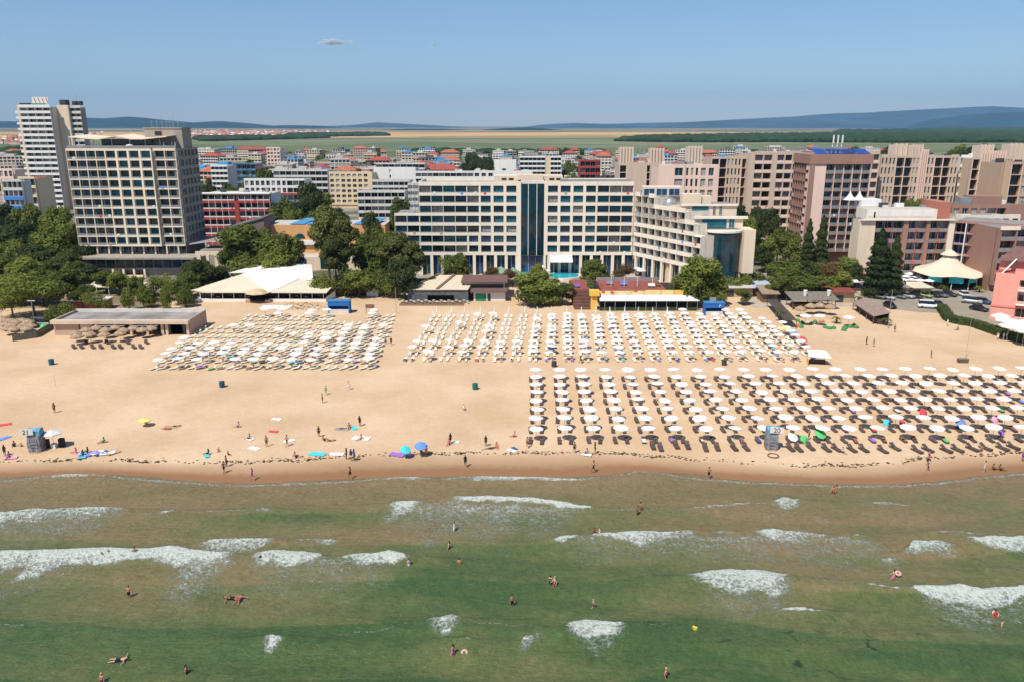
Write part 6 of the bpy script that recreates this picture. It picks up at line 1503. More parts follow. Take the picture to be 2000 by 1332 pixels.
b.box(xa + .1, xa + 21.9, 2.4, 16, 0, ztq + .05, MAUVE, ROOFG); b.box(xa - .3, xa + 5, -.25, -.02, ztq - .3, ztq + .75, CREAML); b.finish()
# upper block behind
def exu(b, x0, x1, zt, fh):
    b.box(x0 - 4, x0 + .02, 1, 10, 0, zt - 1.5, MAUVE, ROOFD)
    mb = MB(); mb.box(x0 + 8, x0 + 18, 4, 9, zt + .1, zt + 3.3); b.part('roof_house', mb, MAUVE); mb = MB(); mb.box(x0 + 4, x0 + 7.6, 3, 6, zt + .1, zt + 2.9); b.part('rooftop_unit', mb, METAL); clutter(b, x0, x1, zt + .1, 5, 15)
hotel('mauve_block', 'upper mauve block with pale blue curtained windows behind the angled wing', 258, 400, 3, 5, [(1856, 1925, 'win', 4), (1925, 1962, 'ribbon', 2), (1962, 2020, 'blank', 1)], MAUVE, roof=ROOFD, extra=exu)
hotel('cream_annex', 'low cream annex with balconies between the angled wing and the upper block', 246, 420, 4, 4, [(1865, 1893, 'blank', 1), (1893, 1935, 'ribbon', 3), (1935, 1990, 'win', 3)], CREAML)
# ======== rose building at the right edge
Yr = 187; b = Bld('rose_building', 'salmon pink building cut by the right picture edge, with small balconies', 'building', (PX(1938, Yr, 5), Yr, 0), -.58); b.setT(0, 0)
H = 11.2
for (x0, x1, z0_, z1_) in ((0, 5.0, -1, H), (7.6, 20, -1, H)): b.box(x0, x1, 0, 1.0, z0_, z1_, ROSE)
for k, z in enumerate((-1, 3.4, 6.9)): b.box(5.02, 7.58, .02, .98, z, z + (2.0 if k == 0 else 1.3), ROSE)
b.box(5.02, 7.58, .02, .98, 10.0, H - .01, ROSE); b.box(.02, 19.9, 1.01, 14, -1, H - .02, ROSE, ROOFR); b.box(-.15, 20.1, -.18, .05, 3.2, 3.6, wmat('wall_rose_dark', (.70, .22, .17)))
for z in (1.0, 4.4, 7.8):
    b.window(6.3, .8, z, 2.3, 2.1, DARKG, FRAMEW, 1)
    if z > 2:
        mb = MB(); mb.box(4.9, 7.9, -1.2, -.02, z - .25, z - .1); mb.box(4.9, 4.95, -1.2, -.02, z - .1, z + .8); mb.box(7.85, 7.9, -1.2, -.02, z - .1, z + .8); mb.box(4.951, 7.849, -1.2, -1.15, z + .72, z + .8)
        for q in range(14): mb.box(5.0 + q * .21, 5.03 + q * .21, -1.19, -1.16, z - .1, z + .71)
        b.part('balcony', mb, WHITEW)
b.box(.3, 19, 6, 13, H, H + 2.6, ROSE)
mb = MB(); mb.rings([[(-.3, 4.8, H + 2.4), (20, 4.8, H + 2.4), (20, 5.4, H + 2.6), (-.3, 5.4, H + 2.6)], [(3, 9.5, H + 5.4), (20, 9.5, H + 5.4), (20, 9.6, H + 5.5), (3, 9.6, H + 5.5)]]); b.part('roof', mb, mat('roof_brown', (.17, .09, .075), var=.2))
for k in range(3):
    mb = MB(); mb.rings([[(1.0 + k * .1, .5 + k * 1.3, H - .01), (1.3 + k * .1, .5 + k * 1.3, H - .01), (1.3 + k * .1, .9 + k * 1.3, H - .01), (1 + k * .1, .9 + k * 1.3, H - .01)], [(3.4, 4.5 + k * .3, H + 3), (3.7, 4.5 + k * .3, H + 3), (3.7, 4.9 + k * .3, H + 3), (3.4, 4.9 + k * .3, H + 3)]]); b.part('roof_brace', mb, WHITEW)
mb = MB(); mb.box(3.8, 9, .1, .2, H, H + .9); b.part('parapet', mb, ROSE)
b.finish()

# ======== red hotel, ochre building, pavilions left of centre
Y = 300; b = Bld('red_hotel', 'red and white banded hotel right of the grey tower', 'hotel', (0, Y, 0)); b.setT(0, 0)
zt = P(0, 380, Y)[1]; xa, xm, xb = PX(396, Y, 15), PX(459, Y, 15), PX(528, Y, 15); fh = 3.1; z0 = zt - 6 * fh
b.facade(xa, xm, z0, 6, fh, 5, sp=.8, pier=.12, rec=1.3, wm=REDW, pierm=WHITEW, gl=(CURT, TEALD, DARKG), rail=WHITEW, railh=1.15, top=.0)
b.facade(xm + 1.6, xb, z0, 6, fh, 5, sp=.8, pier=.12, rec=1.3, wm=REDW, pierm=WHITEW, gl=(CURT, TEALD, DARKG), rail=WHITEW, railh=1.15, top=.0)
b.box(xm + .02, xm + 1.58, -.3, 1.6, 0, zt - fh * .8, REDW); b.box(xa + .02, xb - .02, 1.75, 15, 0, zt + .0, WHITEW, ROOFL); b.box(xa - .3, xb + .3, -.5, 2.5, zt + .02, zt + .5, WHITEW); clutter(b, xa, xb, zt + .1, 6, 21); b.finish()

Y = 262; b = Bld('ochre_building', 'low ochre building with sky blue roof panels, half hidden by tall trees', 'building', (0, Y, 0)); b.setT(0, 0)
x0, x1 = PX(520, Y, 12), PX(752, Y, 12); zt = P(0, 440, Y)[1]
b.box(x0, x1, 0, 14, -1, zt, OCHRE, ROOFL)
for px0, px1 in ((566, 595), (598, 626), (690, 735)):
    mb = MB(); a_, c_ = PX(px0, Y, zt), PX(px1, Y, zt); mb.rings([[(a_, 0, zt + .15), (c_, 0, zt + .15), (c_, 0, zt + .35), (a_, 0, zt + .35)], [(a_ + 3, 11, zt + .9), (c_ + 1.5, 11, zt + .9), (c_ + 1.5, 11, zt + 1.1), (a_ + 3, 11, zt + 1.1)]]); b.part('roof_panel', mb, ROOFB)
mb = MB(); xc = PX(587, Y, 8); mb.rings([[(xc + 1.6 * math.cos(t), -.12, 9.2 + 1.6 * math.sin(t)) for t in [math.pi * i / 8 for i in range(9)]], [(xc + 1.6 * math.cos(t), -.01, 9.2 + 1.6 * math.sin(t)) for t in [math.pi * i / 8 for i in range(9)]]]); b.part('arched_window', mb, TEAL)
mb = MB(); mb.box(xc - 1.8, xc + 5, -.9, -.02, 7.2, 8.6); b.part('balcony', mb, WHITEW)
b.box(x0 - .5, x1, -8, -.01, -1, 4.2, CREAM, ROOFL); b.window(PX(597, Y, 3), -8.1, .5, 4.5, 3.2, BLUEG, DARKM, 2); b.window(PX(650, Y, 3), -8.1, .5, 4.5, 3.2, TEALD, DARKM, 2); b.finish()
Y = 256; b = Bld('lean_roof_hall', 'dark walled hall with one slanting roof edge between the grey tower and the ochre building', 'building', (0, Y, 0)); b.setT(0, 0)
x0, x1 = PX(433, Y, 10), PX(518, Y, 10); zl, zr_ = P(0, 446, Y)[1], P(0, 428, Y)[1]
b.wall.rings([[(x0, 0, -1), (x1, 0, -1), (x1, 12, -1), (x0, 12, -1)], [(x0, 0, zl - 1), (x1, 0, zr_), (x1, 12, zr_ + .2), (x0, 12, zl - .9)]], b.mi(wmat('wall_brown_grey', (.17, .13, .11))))
mb = MB(); mb.rings([[(x0 - .3, -.4, zl - .9), (x0 - .3, 12, zl - .5), (x0 - .3, 12, zl - .2), (x0 - .3, -.4, zl - .6)], [(x1, -.4, zr_ + .1), (x1, 12, zr_ + .3), (x1, 12, zr_ + .6), (x1, -.4, zr_ + .4)]]); b.part('roof', mb, ROOFD); b.finish()
Y = 240; b = Bld('cream_arcade', 'low cream wall building with square openings right of the grey tower podium', 'building', (0, Y, 0)); b.setT(0, 0)
x0, x1 = PX(383, Y, 5), PX(500, Y, 5); zt = P(0, 492, Y)[1]
b.box(x0, x1, 0, .5, zt - 1.1, zt, CREAM); b.box(x0, x1, 0.01, .49, 0, 3.2, CREAM)
for i in range(8):
    xx = x0 + 1.0 + i * 2.6; b.box(xx - .45 - (.5 if i == 0 else 0), xx + .45, -.03, .53, 3.0, zt - 1.0, CREAM)
b.box(x0 + .1, x1 - .1, 3.5, 12, 0, zt - .1, GREYW, ROOFG); b.box(x0 + .05, x1, .6, 3.4, 0, 3.0, GREYW)
mb = MB(); mb.rings([[(x0 - 4, 6, zt + 1.2), (x0 + 9, 6, zt + 3.0), (x0 + 9, 6.2, zt + 3.3), (x0 - 4, 6.2, zt + 1.5)], [(x0 - 3, 18, zt + 1.5), (x0 + 11, 18, zt + 4.6), (x0 + 11, 18.2, zt + 4.9), (x0 - 3, 18.2, zt + 1.8)]]); b.part('roof', mb, ROOFG, 'grey sloping roof'); b.finish()

# ======== mid town hotels
hotel('yellow_hotel', 'yellow cream five storey hotel with regular windows, left of the white terraces', 455, 336, 2, 6, [(643, 720, 'win', 7), (720, 727, 'blank', 1)], YELL, extra=lambda b, x0, x1, zt, fh: clutter(b, x0, x1, zt + .1, 8, 31))
hotel('white_hotel', 'white long block behind the dense trees, left of the yellow hotel', 480, 331, 2, 5, [(535, 640, 'ribbon', 9)], WHITED)
hotel('white_hotel', 'low white block with a red awning band behind the red hotel', 430, 349, 2, 4, [(477, 560, 'win', 8), (560, 595, 'ribbon', 3)], WHITEW, extra=lambda b, x0, x1, zt, fh: b.box(x0 + 1, x1, -2.5, -.1, zt - 7.2, zt - 6.6, REDW))
hotel('white_hotel', 'blank white block with two roof boxes right of the yellow hotel', 470, 327, 2, 6, [(731, 760, 'blank', 1), (760, 765, 'small', 1), (765, 812, 'blank', 1)], WHITEW)
hotel('white_hotel', 'white terraced block below the blank white block', 420, 351, 2, 5, [(727, 800, 'ribbon', 7)], WHITED)
hotel('white_hotel', 'grey white balcony block directly left of the cream hotel roof', 370, 357, 2, 6, [(797, 860, 'ribbon', 7), (860, 905, 'ribbon', 4)], WHITED, extra=lambda b, x0, x1, zt, fh: clutter(b, x0, x1, zt + .1, 12, 33))
hotel('white_hotel', 'long white hotel behind the cream hotel roof, left part', 440, 334, 2, 6, [(812, 925, 'ribbon', 10), (925, 965, 'win', 3), (965, 1040, 'blank', 1)], WHITEW, extra=lambda b, x0, x1, zt, fh: clutter(b, x0, x1, zt + .1, 16, 34))
hotel('terrace_hotel', 'low grey terraced hotel in front of the yellow hotel', 380, 372, 2, 4, [(698, 790, 'ribbon', 7)], WHITED)
hotel('dark_roof_hall', 'long block with a dark blue roof edge behind the white terraces', 560, 318, 2, 5, [(735, 830, 'ribbon', 8)], WHITED, roof=ROOFB)
hotel('apartment_block', 'cream apartment block with white balconies behind the cream hotel penthouse', 560, 305, 2, 7, [(1015, 1065, 'white', 6), (1065, 1075, 'blank', 1), (1075, 1096, 'white', 3)], YELL)
hotel('dark_red_house', 'dark red house with flat eaves behind the centre trees', 480, 312, 2, 6, [(1133, 1172, 'ribbon', 4)], REDW, roof=ROOFR)
hotel('white_house', 'white house with glazed roof front behind the cream hotel', 600, 312, 2, 5, [(965, 1008, 'blank', 1)], WHITEW)
hotel('orange_house', 'tall orange and white house with many levels in the far town', 760, 288, 2, 7, [(522, 548, 'win', 4)], PINKL, roof=ROOFO)
hotel('blue_building', 'blue glazed building in the far town right of the grey tower', 520, 318, 2, 5, [(456, 500, 'ribbon', 5)], glass('blue_wall', (.10, .22, .30)), roof=ROOFB)
hotel('white_house', 'white arched apartment house right of the grey tower', 470, 322, 2, 7, [(414, 446, 'white', 4)], WHITED)
hotel('blue_white_house', 'blue and white striped house at the left picture edge', 360, 350, 2, 5, [(8, 46, 'ribbon', 4)], WHITED, depth=7, roof=ROOFB, extra=lambda b, x0, x1, zt, fh: [b.box(x0, x1, -.35, -.1, k * 4 + 5, k * 4 + 6.6, mat('wall_blue', (.05, .22, .60), var=.1)) for k in range(3)])
hotel('pink_house', 'pink house at the left picture edge behind the blue and white house', 470, 330, 2, 4, [(0, 27, 'win', 3)], PINKL)
hotel('yellow_red_house', 'brown red roofed house with yellow eaves left of the white tower foot', 400, 345, 2, 4, [(38, 70, 'ribbon', 3)], YELL, roof=ROOFR)
# ---------------- far town
fr = random.Random(17); cols_t = [('white', WHITEW), ('grey white', WHITED), ('cream', CREAML), ('yellow', YELL), ('pink', PINKL), ('beige', PINKB), ('grey', GREYW), ('red', REDW), ('pale rose', PINKL)]
wts = [7, 7, 11, 3, 3, 8, 3, .6, .6]; ct = {}
items = []
for i in range(560):
    Y = fr.choice([fr.uniform(520, 700), fr.uniform(700, 950), fr.uniform(950, 1250)]); px = fr.uniform(-30, 2030)
    if Y < 600 and (1200 < px < 2040 or 620 < px < 830): Y += 220
    items.append((Y, px))
items.sort()
occ = []
for Y, px in items:
    nf = fr.choice([2, 3, 3, 4, 4, 5]) if Y > 600 else fr.choice([3, 4, 5]); fh = 3.0; w = fr.uniform(11, 27); d_ = fr.uniform(10, 18); X_ = PX(px, Y, 10)
    if px > 1200: nf = min(nf, 5)
    if any(abs(X_ - a) < (w + w2) / 2 + 2 and abs(Y - c) < 17 for a, c, w2 in occ): continue
    occ.append((X_, Y, w)); cn, wm_ = fr.choices(cols_t, wts)[0]; hip = fr.random() < .27; rn, rm = fr.choice([('red', ROOFR), ('orange', ROOFO), ('red', ROOFR)]) if hip else fr.choice([('grey', ROOFG), ('light', ROOFL), ('dark', ROOFD), ('blue', ROOFB), ('light', ROOFL)])
    key = (cn, rn); ct[key] = ct.get(key, 0) + 1
    t = thing('town_house', f'far {cn} town house with {rn} {"pitched" if hip else "flat"} roof, {od(ct[key] - 1)} nearest of these', 'house', (X_, Y, 0), fr.uniform(-.35, .35), 'houses of the far town')
    H = nf * fh; mb = MB(); bal = fr.random() < .4
    mb.box(-w / 2, w / 2, 0, d_, 0, H)
    for k in range(nf):
        mb.box(-w / 2 - .15, w / 2 + .15, -(1.0 if bal else .2), -.001, k * fh - .1, k * fh + (.95 if bal else .8))
        mb.box(-w / 2 - .16, -w / 2 - .001, .2, d_ - .1, k * fh - .1, k * fh + .8) ; mb.box(w / 2 + .001, w / 2 + .16, .2, d_ - .1, k * fh - .1, k * fh + .8)
    nb = int(w / 3.2)
    for i in range(nb + 1): x = -w / 2 + i * (w / nb); mb.box(max(x - .4, -w / 2 - .12), min(x + .4, w / 2 + .12), -.17, -.002, 0, H)
    mb.build('wall', wm_, t)
    for k in range(nf):
        m2 = MB(); m2.box(-w / 2 + .1, w / 2 - .1, -.06, -.003, k * fh + .82, k * fh + 2.6); m2.box(-w / 2 - .05, -w / 2 - .002, .6, d_ - .6, k * fh + .85, k * fh + 2.5); m2.box(w / 2 + .002, w / 2 + .05, .6, d_ - .6, k * fh + .85, k * fh + 2.5)
        m2.build('window_band', fr.choice([DARKG, CURT, TEALD]), t)
    mr_ = MB()
    if hip: mr_.rings([[(-w / 2 - .7, -1.2, H), (w / 2 + .7, -1.2, H), (w / 2 + .7, d_ + .7, H), (-w / 2 - .7, d_ + .7, H)], [(-w / 2 + d_ * .4, d_ * .45, H + 3.4), (w / 2 - d_ * .4, d_ * .45, H + 3.4), (w / 2 - d_ * .4, d_ * .5, H + 3.4), (-w / 2 + d_ * .4, d_ * .5, H + 3.4)]])
    else:
        mr_.box(-w / 2 - .3, w / 2 + .3, -.3, d_ + .3, H, H + .5); mr_.box(-w * .2, w * .15, d_ * .3, d_ * .7, H + .5, H + 2.6)
    mr_.build('roof', rm, t)
print('town houses', len(occ))
# ---------------------------------------------------------------- paved ground, parks, pools
def sheet(name, pts, z, m, label=None):
    mb = MB(); mb.prism(pts, z - .5, z, 0); o = mb.build(name, m); return tag(o, label, kind='structure')
PAVE = mat('paving', (.44, .37, .29), var=.12, scale=.3); TARM = mat('tarmac_sandy', (.30, .255, .20), var=.15, scale=.25); GRASS = mat('park_grass', (.07, .10, .03), var=.5, scale=.15); DIRT = mat('park_soil', (.22, .17, .10), var=.35, scale=.2)
sheet('park_ground', [(-195, 197), (-92, 199), (-92, 231.5), (-195, 231.5)], .09, DIRT)
sheet('park_lawn', [(-84, 226), (-22, 216), (-22, 240), (-84, 240)], .12, GRASS)
sheet('car_park', [G(1690, 600), G(1730, 603), G(1795, 610), G(1835, 612), G(1850, 625), G(1940, 640), G(2020, 640), G(2020, 555), G(1900, 556), G(1700, 572)], .07, TARM)
sheet('pool_terrace', [G(925, 558), G(1330, 558), G(1330, 528), G(925, 528)], .10, PAVE)
sheet('promenade', [(62, 199), (140, 205), (140, 231), (62, 231)], .055, PAVE)
POOL = mat('pool_water', (.03, .42, .50), rough=.08, var=.15, scale=1.5, spec=.6); RIM = mat('pool_rim', (.72, .66, .58), var=.08)
def pool(label, pts, z=.3):
    t = thing('pool', label, 'pool', (0, 0, 0)); cx = sum(p[0] for p in pts) / len(pts); cy = sum(p[1] for p in pts) / len(pts)
    mb = MB(); mb.prism([(cx + (x - cx) * 1.08, cy + (y - cy) * 1.12) for x, y in pts], -.3, z - .02); mb.build('rim', RIM, t); mb = MB(); mb.prism(pts, -.2, z + .02); mb.build('water', POOL, t)
def blob(px0, px1, py0, py1, n=12, z=1.2):
    out = []
    for i in range(n):
        a = 2 * math.pi * i / n; out.append(G((px0 + px1) / 2 + (px1 - px0) / 2 * math.cos(a), (py0 + py1) / 2 - (py1 - py0) / 2 * math.sin(a), z))
    return out
pool('turquoise pool below the white awning of the cream hotel', blob(1068, 1132, 531, 542), .9)
pool('small turquoise pool left of the slender tree top', blob(1020, 1050, 526, 535), .9)
pool('blue pool among the trees left of the pink tower', [G(1478, 458), G(1520, 455), G(1520, 444), G(1482, 444)], .4)
pool('long blue pool below the big round tent', [G(1760, 548), G(1930, 550), G(1930, 541), G(1760, 538)], .5)
def small_umbrella(px, py, lab, z=0.): 
    x, y = G(px, py, z); t = thing('sunshade', lab, 'sunshade', (x, y, z), .2, 'white sunshades by the hotels', 1.25); meshobj('canopy', CANOPY, t); meshobj('pole', POLE, t)
for i, px in enumerate((1252, 1262, 1286, 1300, 1318, 1059, 1066, 1244)): small_umbrella(px, 545 - (i % 3) * 4, f'white sunshade by the hotel pool, {od(i)} one', 0)
for i, (px, py) in enumerate(((1780, 514), (1793, 516), (1808, 513), (1778, 522), (1885, 524), (1902, 527), (1895, 535), (1922, 530), (1775, 534))): small_umbrella(px, py + 18, f'white sunshade around the big round tent, {od(i)} one')
for i, (px, py) in enumerate(((1762, 560), (1778, 560), (1795, 561), (1812, 562), (1768, 553), (1790, 554))): small_umbrella(px, py + 4, f'pale sunshade along the blue pool below the round tent, {od(i)} one')
for i, (px, py) in enumerate(((1958, 640), (1966, 652), (1975, 644), (1985, 656), (1993, 646), (1996, 662), (1950, 632))):
    x, y = G(px, py + 14, 0); t = thing('white_parasol', f'big white restaurant parasol below the rose building, {od(i)} one', 'sunshade', (x, y, 0), .3 * i, 'big white restaurant parasols', 1.7); meshobj('canopy', CANOPY_SQ, t); meshobj('pole', POLE, t)
# deck loungers and people hints around the round tent are kept as small things
for i in range(16):
    px, py = 1768 + (i * 37 % 150), 546 + (i * 13 % 9)
    x, y = G(px, py); t = dup(PWL, (x, y, .1), 1.2 + i, f'white lounger on the deck around the round tent, {od(i)} one', 'white deck loungers by the round tent')

# ---------------------------------------------------------------- beach buildings
CONC = wmat('concrete_pinkish', (.46, .32, .24), var=.12); CONCL = wmat('concrete_pale', (.60, .47, .36), var=.1); TENT = mat('tent_cream', (.64, .56, .43), var=.05, scale=.2); TENTW = mat('tent_white', (.72, .69, .66), var=.03, scale=.2)
# flat roofed pavilion on the left
x0, Yp = PX(108, 171.6, 2), 171.6; x1 = PX(368, 171.6, 2); w = x1 - x0
b = Bld('flat_pavilion', 'long flat roofed concrete beach pavilion with wide dark openings', 'pavilion', (x0, Yp, 0)); b.setT(0, 0)
b.box(0, 5.2, .0, .3, -.5, 2.7, CONC); b.box(5.5, 8.2, .05, .3, -.5, 2.7, CONCL); b.box(w - 9.5, w - 9.0, 0, .5, -.5, 2.7, CONCL)
for x in (9.2, 16.4, 23.4, w - 5.2, w - .55): b.box(x, x + .55, .0, .6, -.5, 2.7, CONCL)
b.box(-.6, w + .3, -.8, .0, 2.7, 3.5, CONCL); b.box(-.61, w + .31, .001, .4, 2.71, 3.52, CONCL); b.box(w - .02, w + .30, .41, 10, -.5, 3.5, CONC); b.box(-.6, -.2, .41, 10, -.5, 3.5, CONC); b.box(-.59, w + .29, 9.7, 10.0, 2.9, 3.75, WHITED)
b.box(-.15, w - .05, .5, 9.6, 2.75, 3.0, ROOFL, mat('roof_stained', (.28, .25, .23), var=.45, scale=.25)); b.box(0, w - .05, 5.5, 5.8, -.5, 2.7, DARKM)
for xx in (10.0, 17.3):
    mb = MB(); mb.box(xx, xx + 5.6, -.6, .2, 2.25, 2.35); b.part('awning', mb, white_cloth)
for xx in (24.6, w - 4.2):
    mb = MB(); mb.box(xx, xx + 3.4, .5, .56, .2, 2.4); b.part('window', mb, DARKG)
mb = MB(); mb.box(8.4, 9.1, .2, .26, 0, 2.2); b.part('door', mb, DARKM); b.finish()
# thatch parasols and dark loungers before it
THATCH = mat('thatch', (.36, .25, .16), var=.4, scale=3, bump=.4); tm_ = canopy_mesh('thatch_canopy', 1.35, 1.9, .75, THATCH, n=7, sag=.0, val=.25)
PT = thing('thatch_umbrella', 'x', 'thatch umbrella'); meshobj('canopy', tm_, PT); meshobj('pole', POLE, PT)
tp = [(170, 655), (190, 651), (208, 655), (228, 650), (243, 656), (262, 652), (280, 655), (297, 652), (150, 662), (178, 664), (205, 664), (236, 662), (152, 668)]
for i, (px, py) in enumerate(tp):
    x, y = G(px, py + 6); lab = f'thatched umbrella before the flat roofed pavilion, {od(i)} in the cluster'
    if i == 0: PT.location = (x, y, 0); PT['label'] = lab; PT['group'] = 'thatched umbrellas before the pavilion'
    else: dup(PT, (x, y, 0), i, lab, 'thatched umbrellas before the pavilion')
for i, px in enumerate((145, 160, 182, 198, 222, 236, 262, 276, 170, 210, 250, 287)):
    x, y = G(px, 680 if i < 8 else 671); dup(PDL, (x, y, 0), .7, f'dark lounger below the thatched umbrellas, {od(i)} one', 'dark loungers before the pavilion')
# white tent restaurant
Yt = 206.4; xa, xb = PX(378, Yt, 2), PX(638, Yt, 2); xm = PX(505, Yt, 2)
t = thing('tent_restaurant', 'big white tent roofed beach restaurant with open veranda and low white wall', 'restaurant', (xa, Yt, 0)); W_ = xb - xa; e = 2.5
mb = MB(); mb.box(1.5, xm - xa - 2.8, 0, .3, -.5, .8); mb.box(xm - xa + 2.6, W_ - .3, 0, .3, -.5, .8); mb.rings([[(-.2, 3, -.5), (1.5, 0, -.5), (1.7, .3, -.5), (.1, 3.2, -.5)], [(-.2, 3, .8), (1.5, 0, .8), (1.7, .3, .8), (.1, 3.2, .8)]])
mb.rings([[(W_ - .3, 0, -.5), (W_ + 1.2, 5, -.5), (W_ + .9, 5.1, -.5), (W_ - .6, .2, -.5)], [(W_ - .3, 0, .9), (W_ + 1.2, 5, 2.0), (W_ + .9, 5.1, 2.0), (W_ - .6, .2, .9)]]); mb.build('wall', WHITEW, t)
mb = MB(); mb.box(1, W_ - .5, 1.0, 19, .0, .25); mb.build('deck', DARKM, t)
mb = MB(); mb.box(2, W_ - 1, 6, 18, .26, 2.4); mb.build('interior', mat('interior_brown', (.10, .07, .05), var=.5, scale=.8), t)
def roofquad(a, bq, c, d_, th=.18):
    m_ = MB(); m_.rings([[a, bq, c, d_], [(p[0], p[1], p[2] + th) for p in (a, bq, c, d_)]]); return m_
h = 6.6; xm_ = xm - xa
roofquad((-1.2, 1.5, e + .1), (3.5, -.9, e), (xm_ + 3.6, -.9, e), (9.5, 11.5, 5.2)).build('roof', TENT, t)
roofquad((9.3, 11.4, 5.25), (xm_ + 3.4, -.85, e + .1), (xm_ + 9, 8, 4.6), (xm_, 14, h)).build('roof', TENTW, t)
roofquad((xm_ + 3.0, -.9, e), (W_ + .2, -.9, e - .1), (W_ + .8, 6.5, 3.4), (xm_ + 8.6, 8.2, 4.5)).build('roof', TENT, t)
roofquad((xm_ + 8.4, 8, 4.5), (W_ - 5.0, 6.8, 4.3), (W_ - 7.5, 16, 6.0), (xm_, 14, h)).build('roof', TENTW, t)
roofquad((5.5, 12, 5.4), (xm_ - 1, 12.2, 5.6), (xm_, 20, 6.6), (12, 21, 6.4)).build('roof', TENTW, t)
roofquad((xm_ - .2, 14, h), (W_ - 7.5, 15.8, 6.0), (W_ - 9, 22, 6), (xm_, 22, h + .1)).build('roof', TENTW, t)
mb = MB()
for i in range(12):
    x = 1.6 + i * (W_ - 2.6) / 11
    if abs(x - xm_ + .2) < 2.6: continue
    mb.box(x, x + .14, .1, .24, .8, e)
mb.build('posts', WHITEW, t)
mb = MB(); mb.lathe(xm_ - .1, -.6, [(3.2, 2.5), (2.0, 3.1), (.3, 3.6)], 8); mb.build('porch_roof', mat('porch_tan', (.55, .42, .26)), t)
for k, q in ((-2.9, 0), (2.2, 1)):
    m_ = MB(); m_.box(xm_ + k - .2, xm_ + k + 1.0, -1.6, -.4, -.3, .75); m_.build('planter', CONC, t)
mb = MB(); x, y = G(540, 605); mb.box(-4.4, 3.2, -2.1, 2.1, -.2, .12); tag(mb.build('boardwalk_slab', WHITEW, None, (G(544, 601)[0], G(544, 601)[1], 0)), 'pale square slab on the sand before the tent restaurant', 'slab')
for i in range(26):
    mb = MB(); x = xa + 2 + i * 1.3 + rt.uniform(-.3, .3)
    if abs(x - xm) < 2.5: continue
    mb.lathe(0, 0, [(.55, .95), (.55, 1.05)], 10); mb.lathe(0, 0, [(.06, .25), (.06, .95)], 6); tag(mb.build('cafe_table', WHITED if i % 2 else wood_m, None, (x, Yt + 1.8 + (i % 3), 0)), f'small round table on the veranda of the tent restaurant, {od(i)} one', 'table', 'veranda tables')
# brown containers and a white one
for i in range(3):
    px = 640 + i * 31; Yc = 215; x, x2 = PX(px, Yc, 2), PX(px + 30, Yc, 2); mb = MB(); mb.box(0, x2 - x, 0, 5, -.3, 2.7)
    for q in range(int((x2 - x) / .3)): mb.box(.1 + q * .3, .2 + q * .3, -.05, -.001, 0, 2.5)
    mb.box(-.05, x2 - x + .05, -.2, 5.1, 2.701, 2.85); tag(mb.build('container', wmat('container_brown', (.30, .085, .045)), None, (x, Yc, 0)), f'rust brown beach container, {od(i)} from the left in its row', 'container', 'rust brown containers')
x = PX(716, 213, 1); mb = MB(); mb.box(0, 3.2, 0, 4.5, -.3, 3.0); mb.box(-.1, 3.3, -.1, 4.6, 3.001, 3.15); mb.box(.3, .9, -.05, -.001, 0, 2.2); tag(mb.build('white_hut', WHITEW, None, (x, 213, 0)), 'small white hut at the right end of the brown containers', 'hut')
x, y = G(222, 586); mb = MB(); mb.box(-4.2, 4.2, 0, 4, -.3, 2.4); mb.build; o = mb.build('rust_hut', wmat('container_brown', (.30, .085, .045)), None, (x, 196, 0)); tag(o, 'rust coloured hut with pale roof among the left trees', 'hut'); mb = MB(); mb.box(-4.5, 4.5, -.4, 4.3, 2.401, 2.7); mb.build('roof', WHITED, o)
# small pale tents behind the entrance trees
for i, (px, py) in enumerate(((275, 578), (300, 580), (342, 576), (200, 575))):
    x, y = G(px, py); t = thing('pale_awning', f'pale cafe awning among the trees before the grey tower, {od(i)} from a row', 'awning', (x, y, 0), 0, 'pale cafe awnings'); mb = MB(); mb.rings([[(-3, -2, 2.2), (3, -2, 2.2), (3, -2, 2.3), (-3, -2, 2.3)], [(-2.6, 2, 3.2), (2.6, 2, 3.2), (2.6, 2, 3.3), (-2.6, 2, 3.3)]]); mb.build('cloth', TENT, t)
    mb = MB(); [mb.box(a, a + .1, c, c + .1, 0, 2.25) for a, c in ((-2.9, -1.9), (2.8, -1.9), (-2.5, 1.8), (2.4, 1.8))]; mb.build('posts', WHITEW, t)
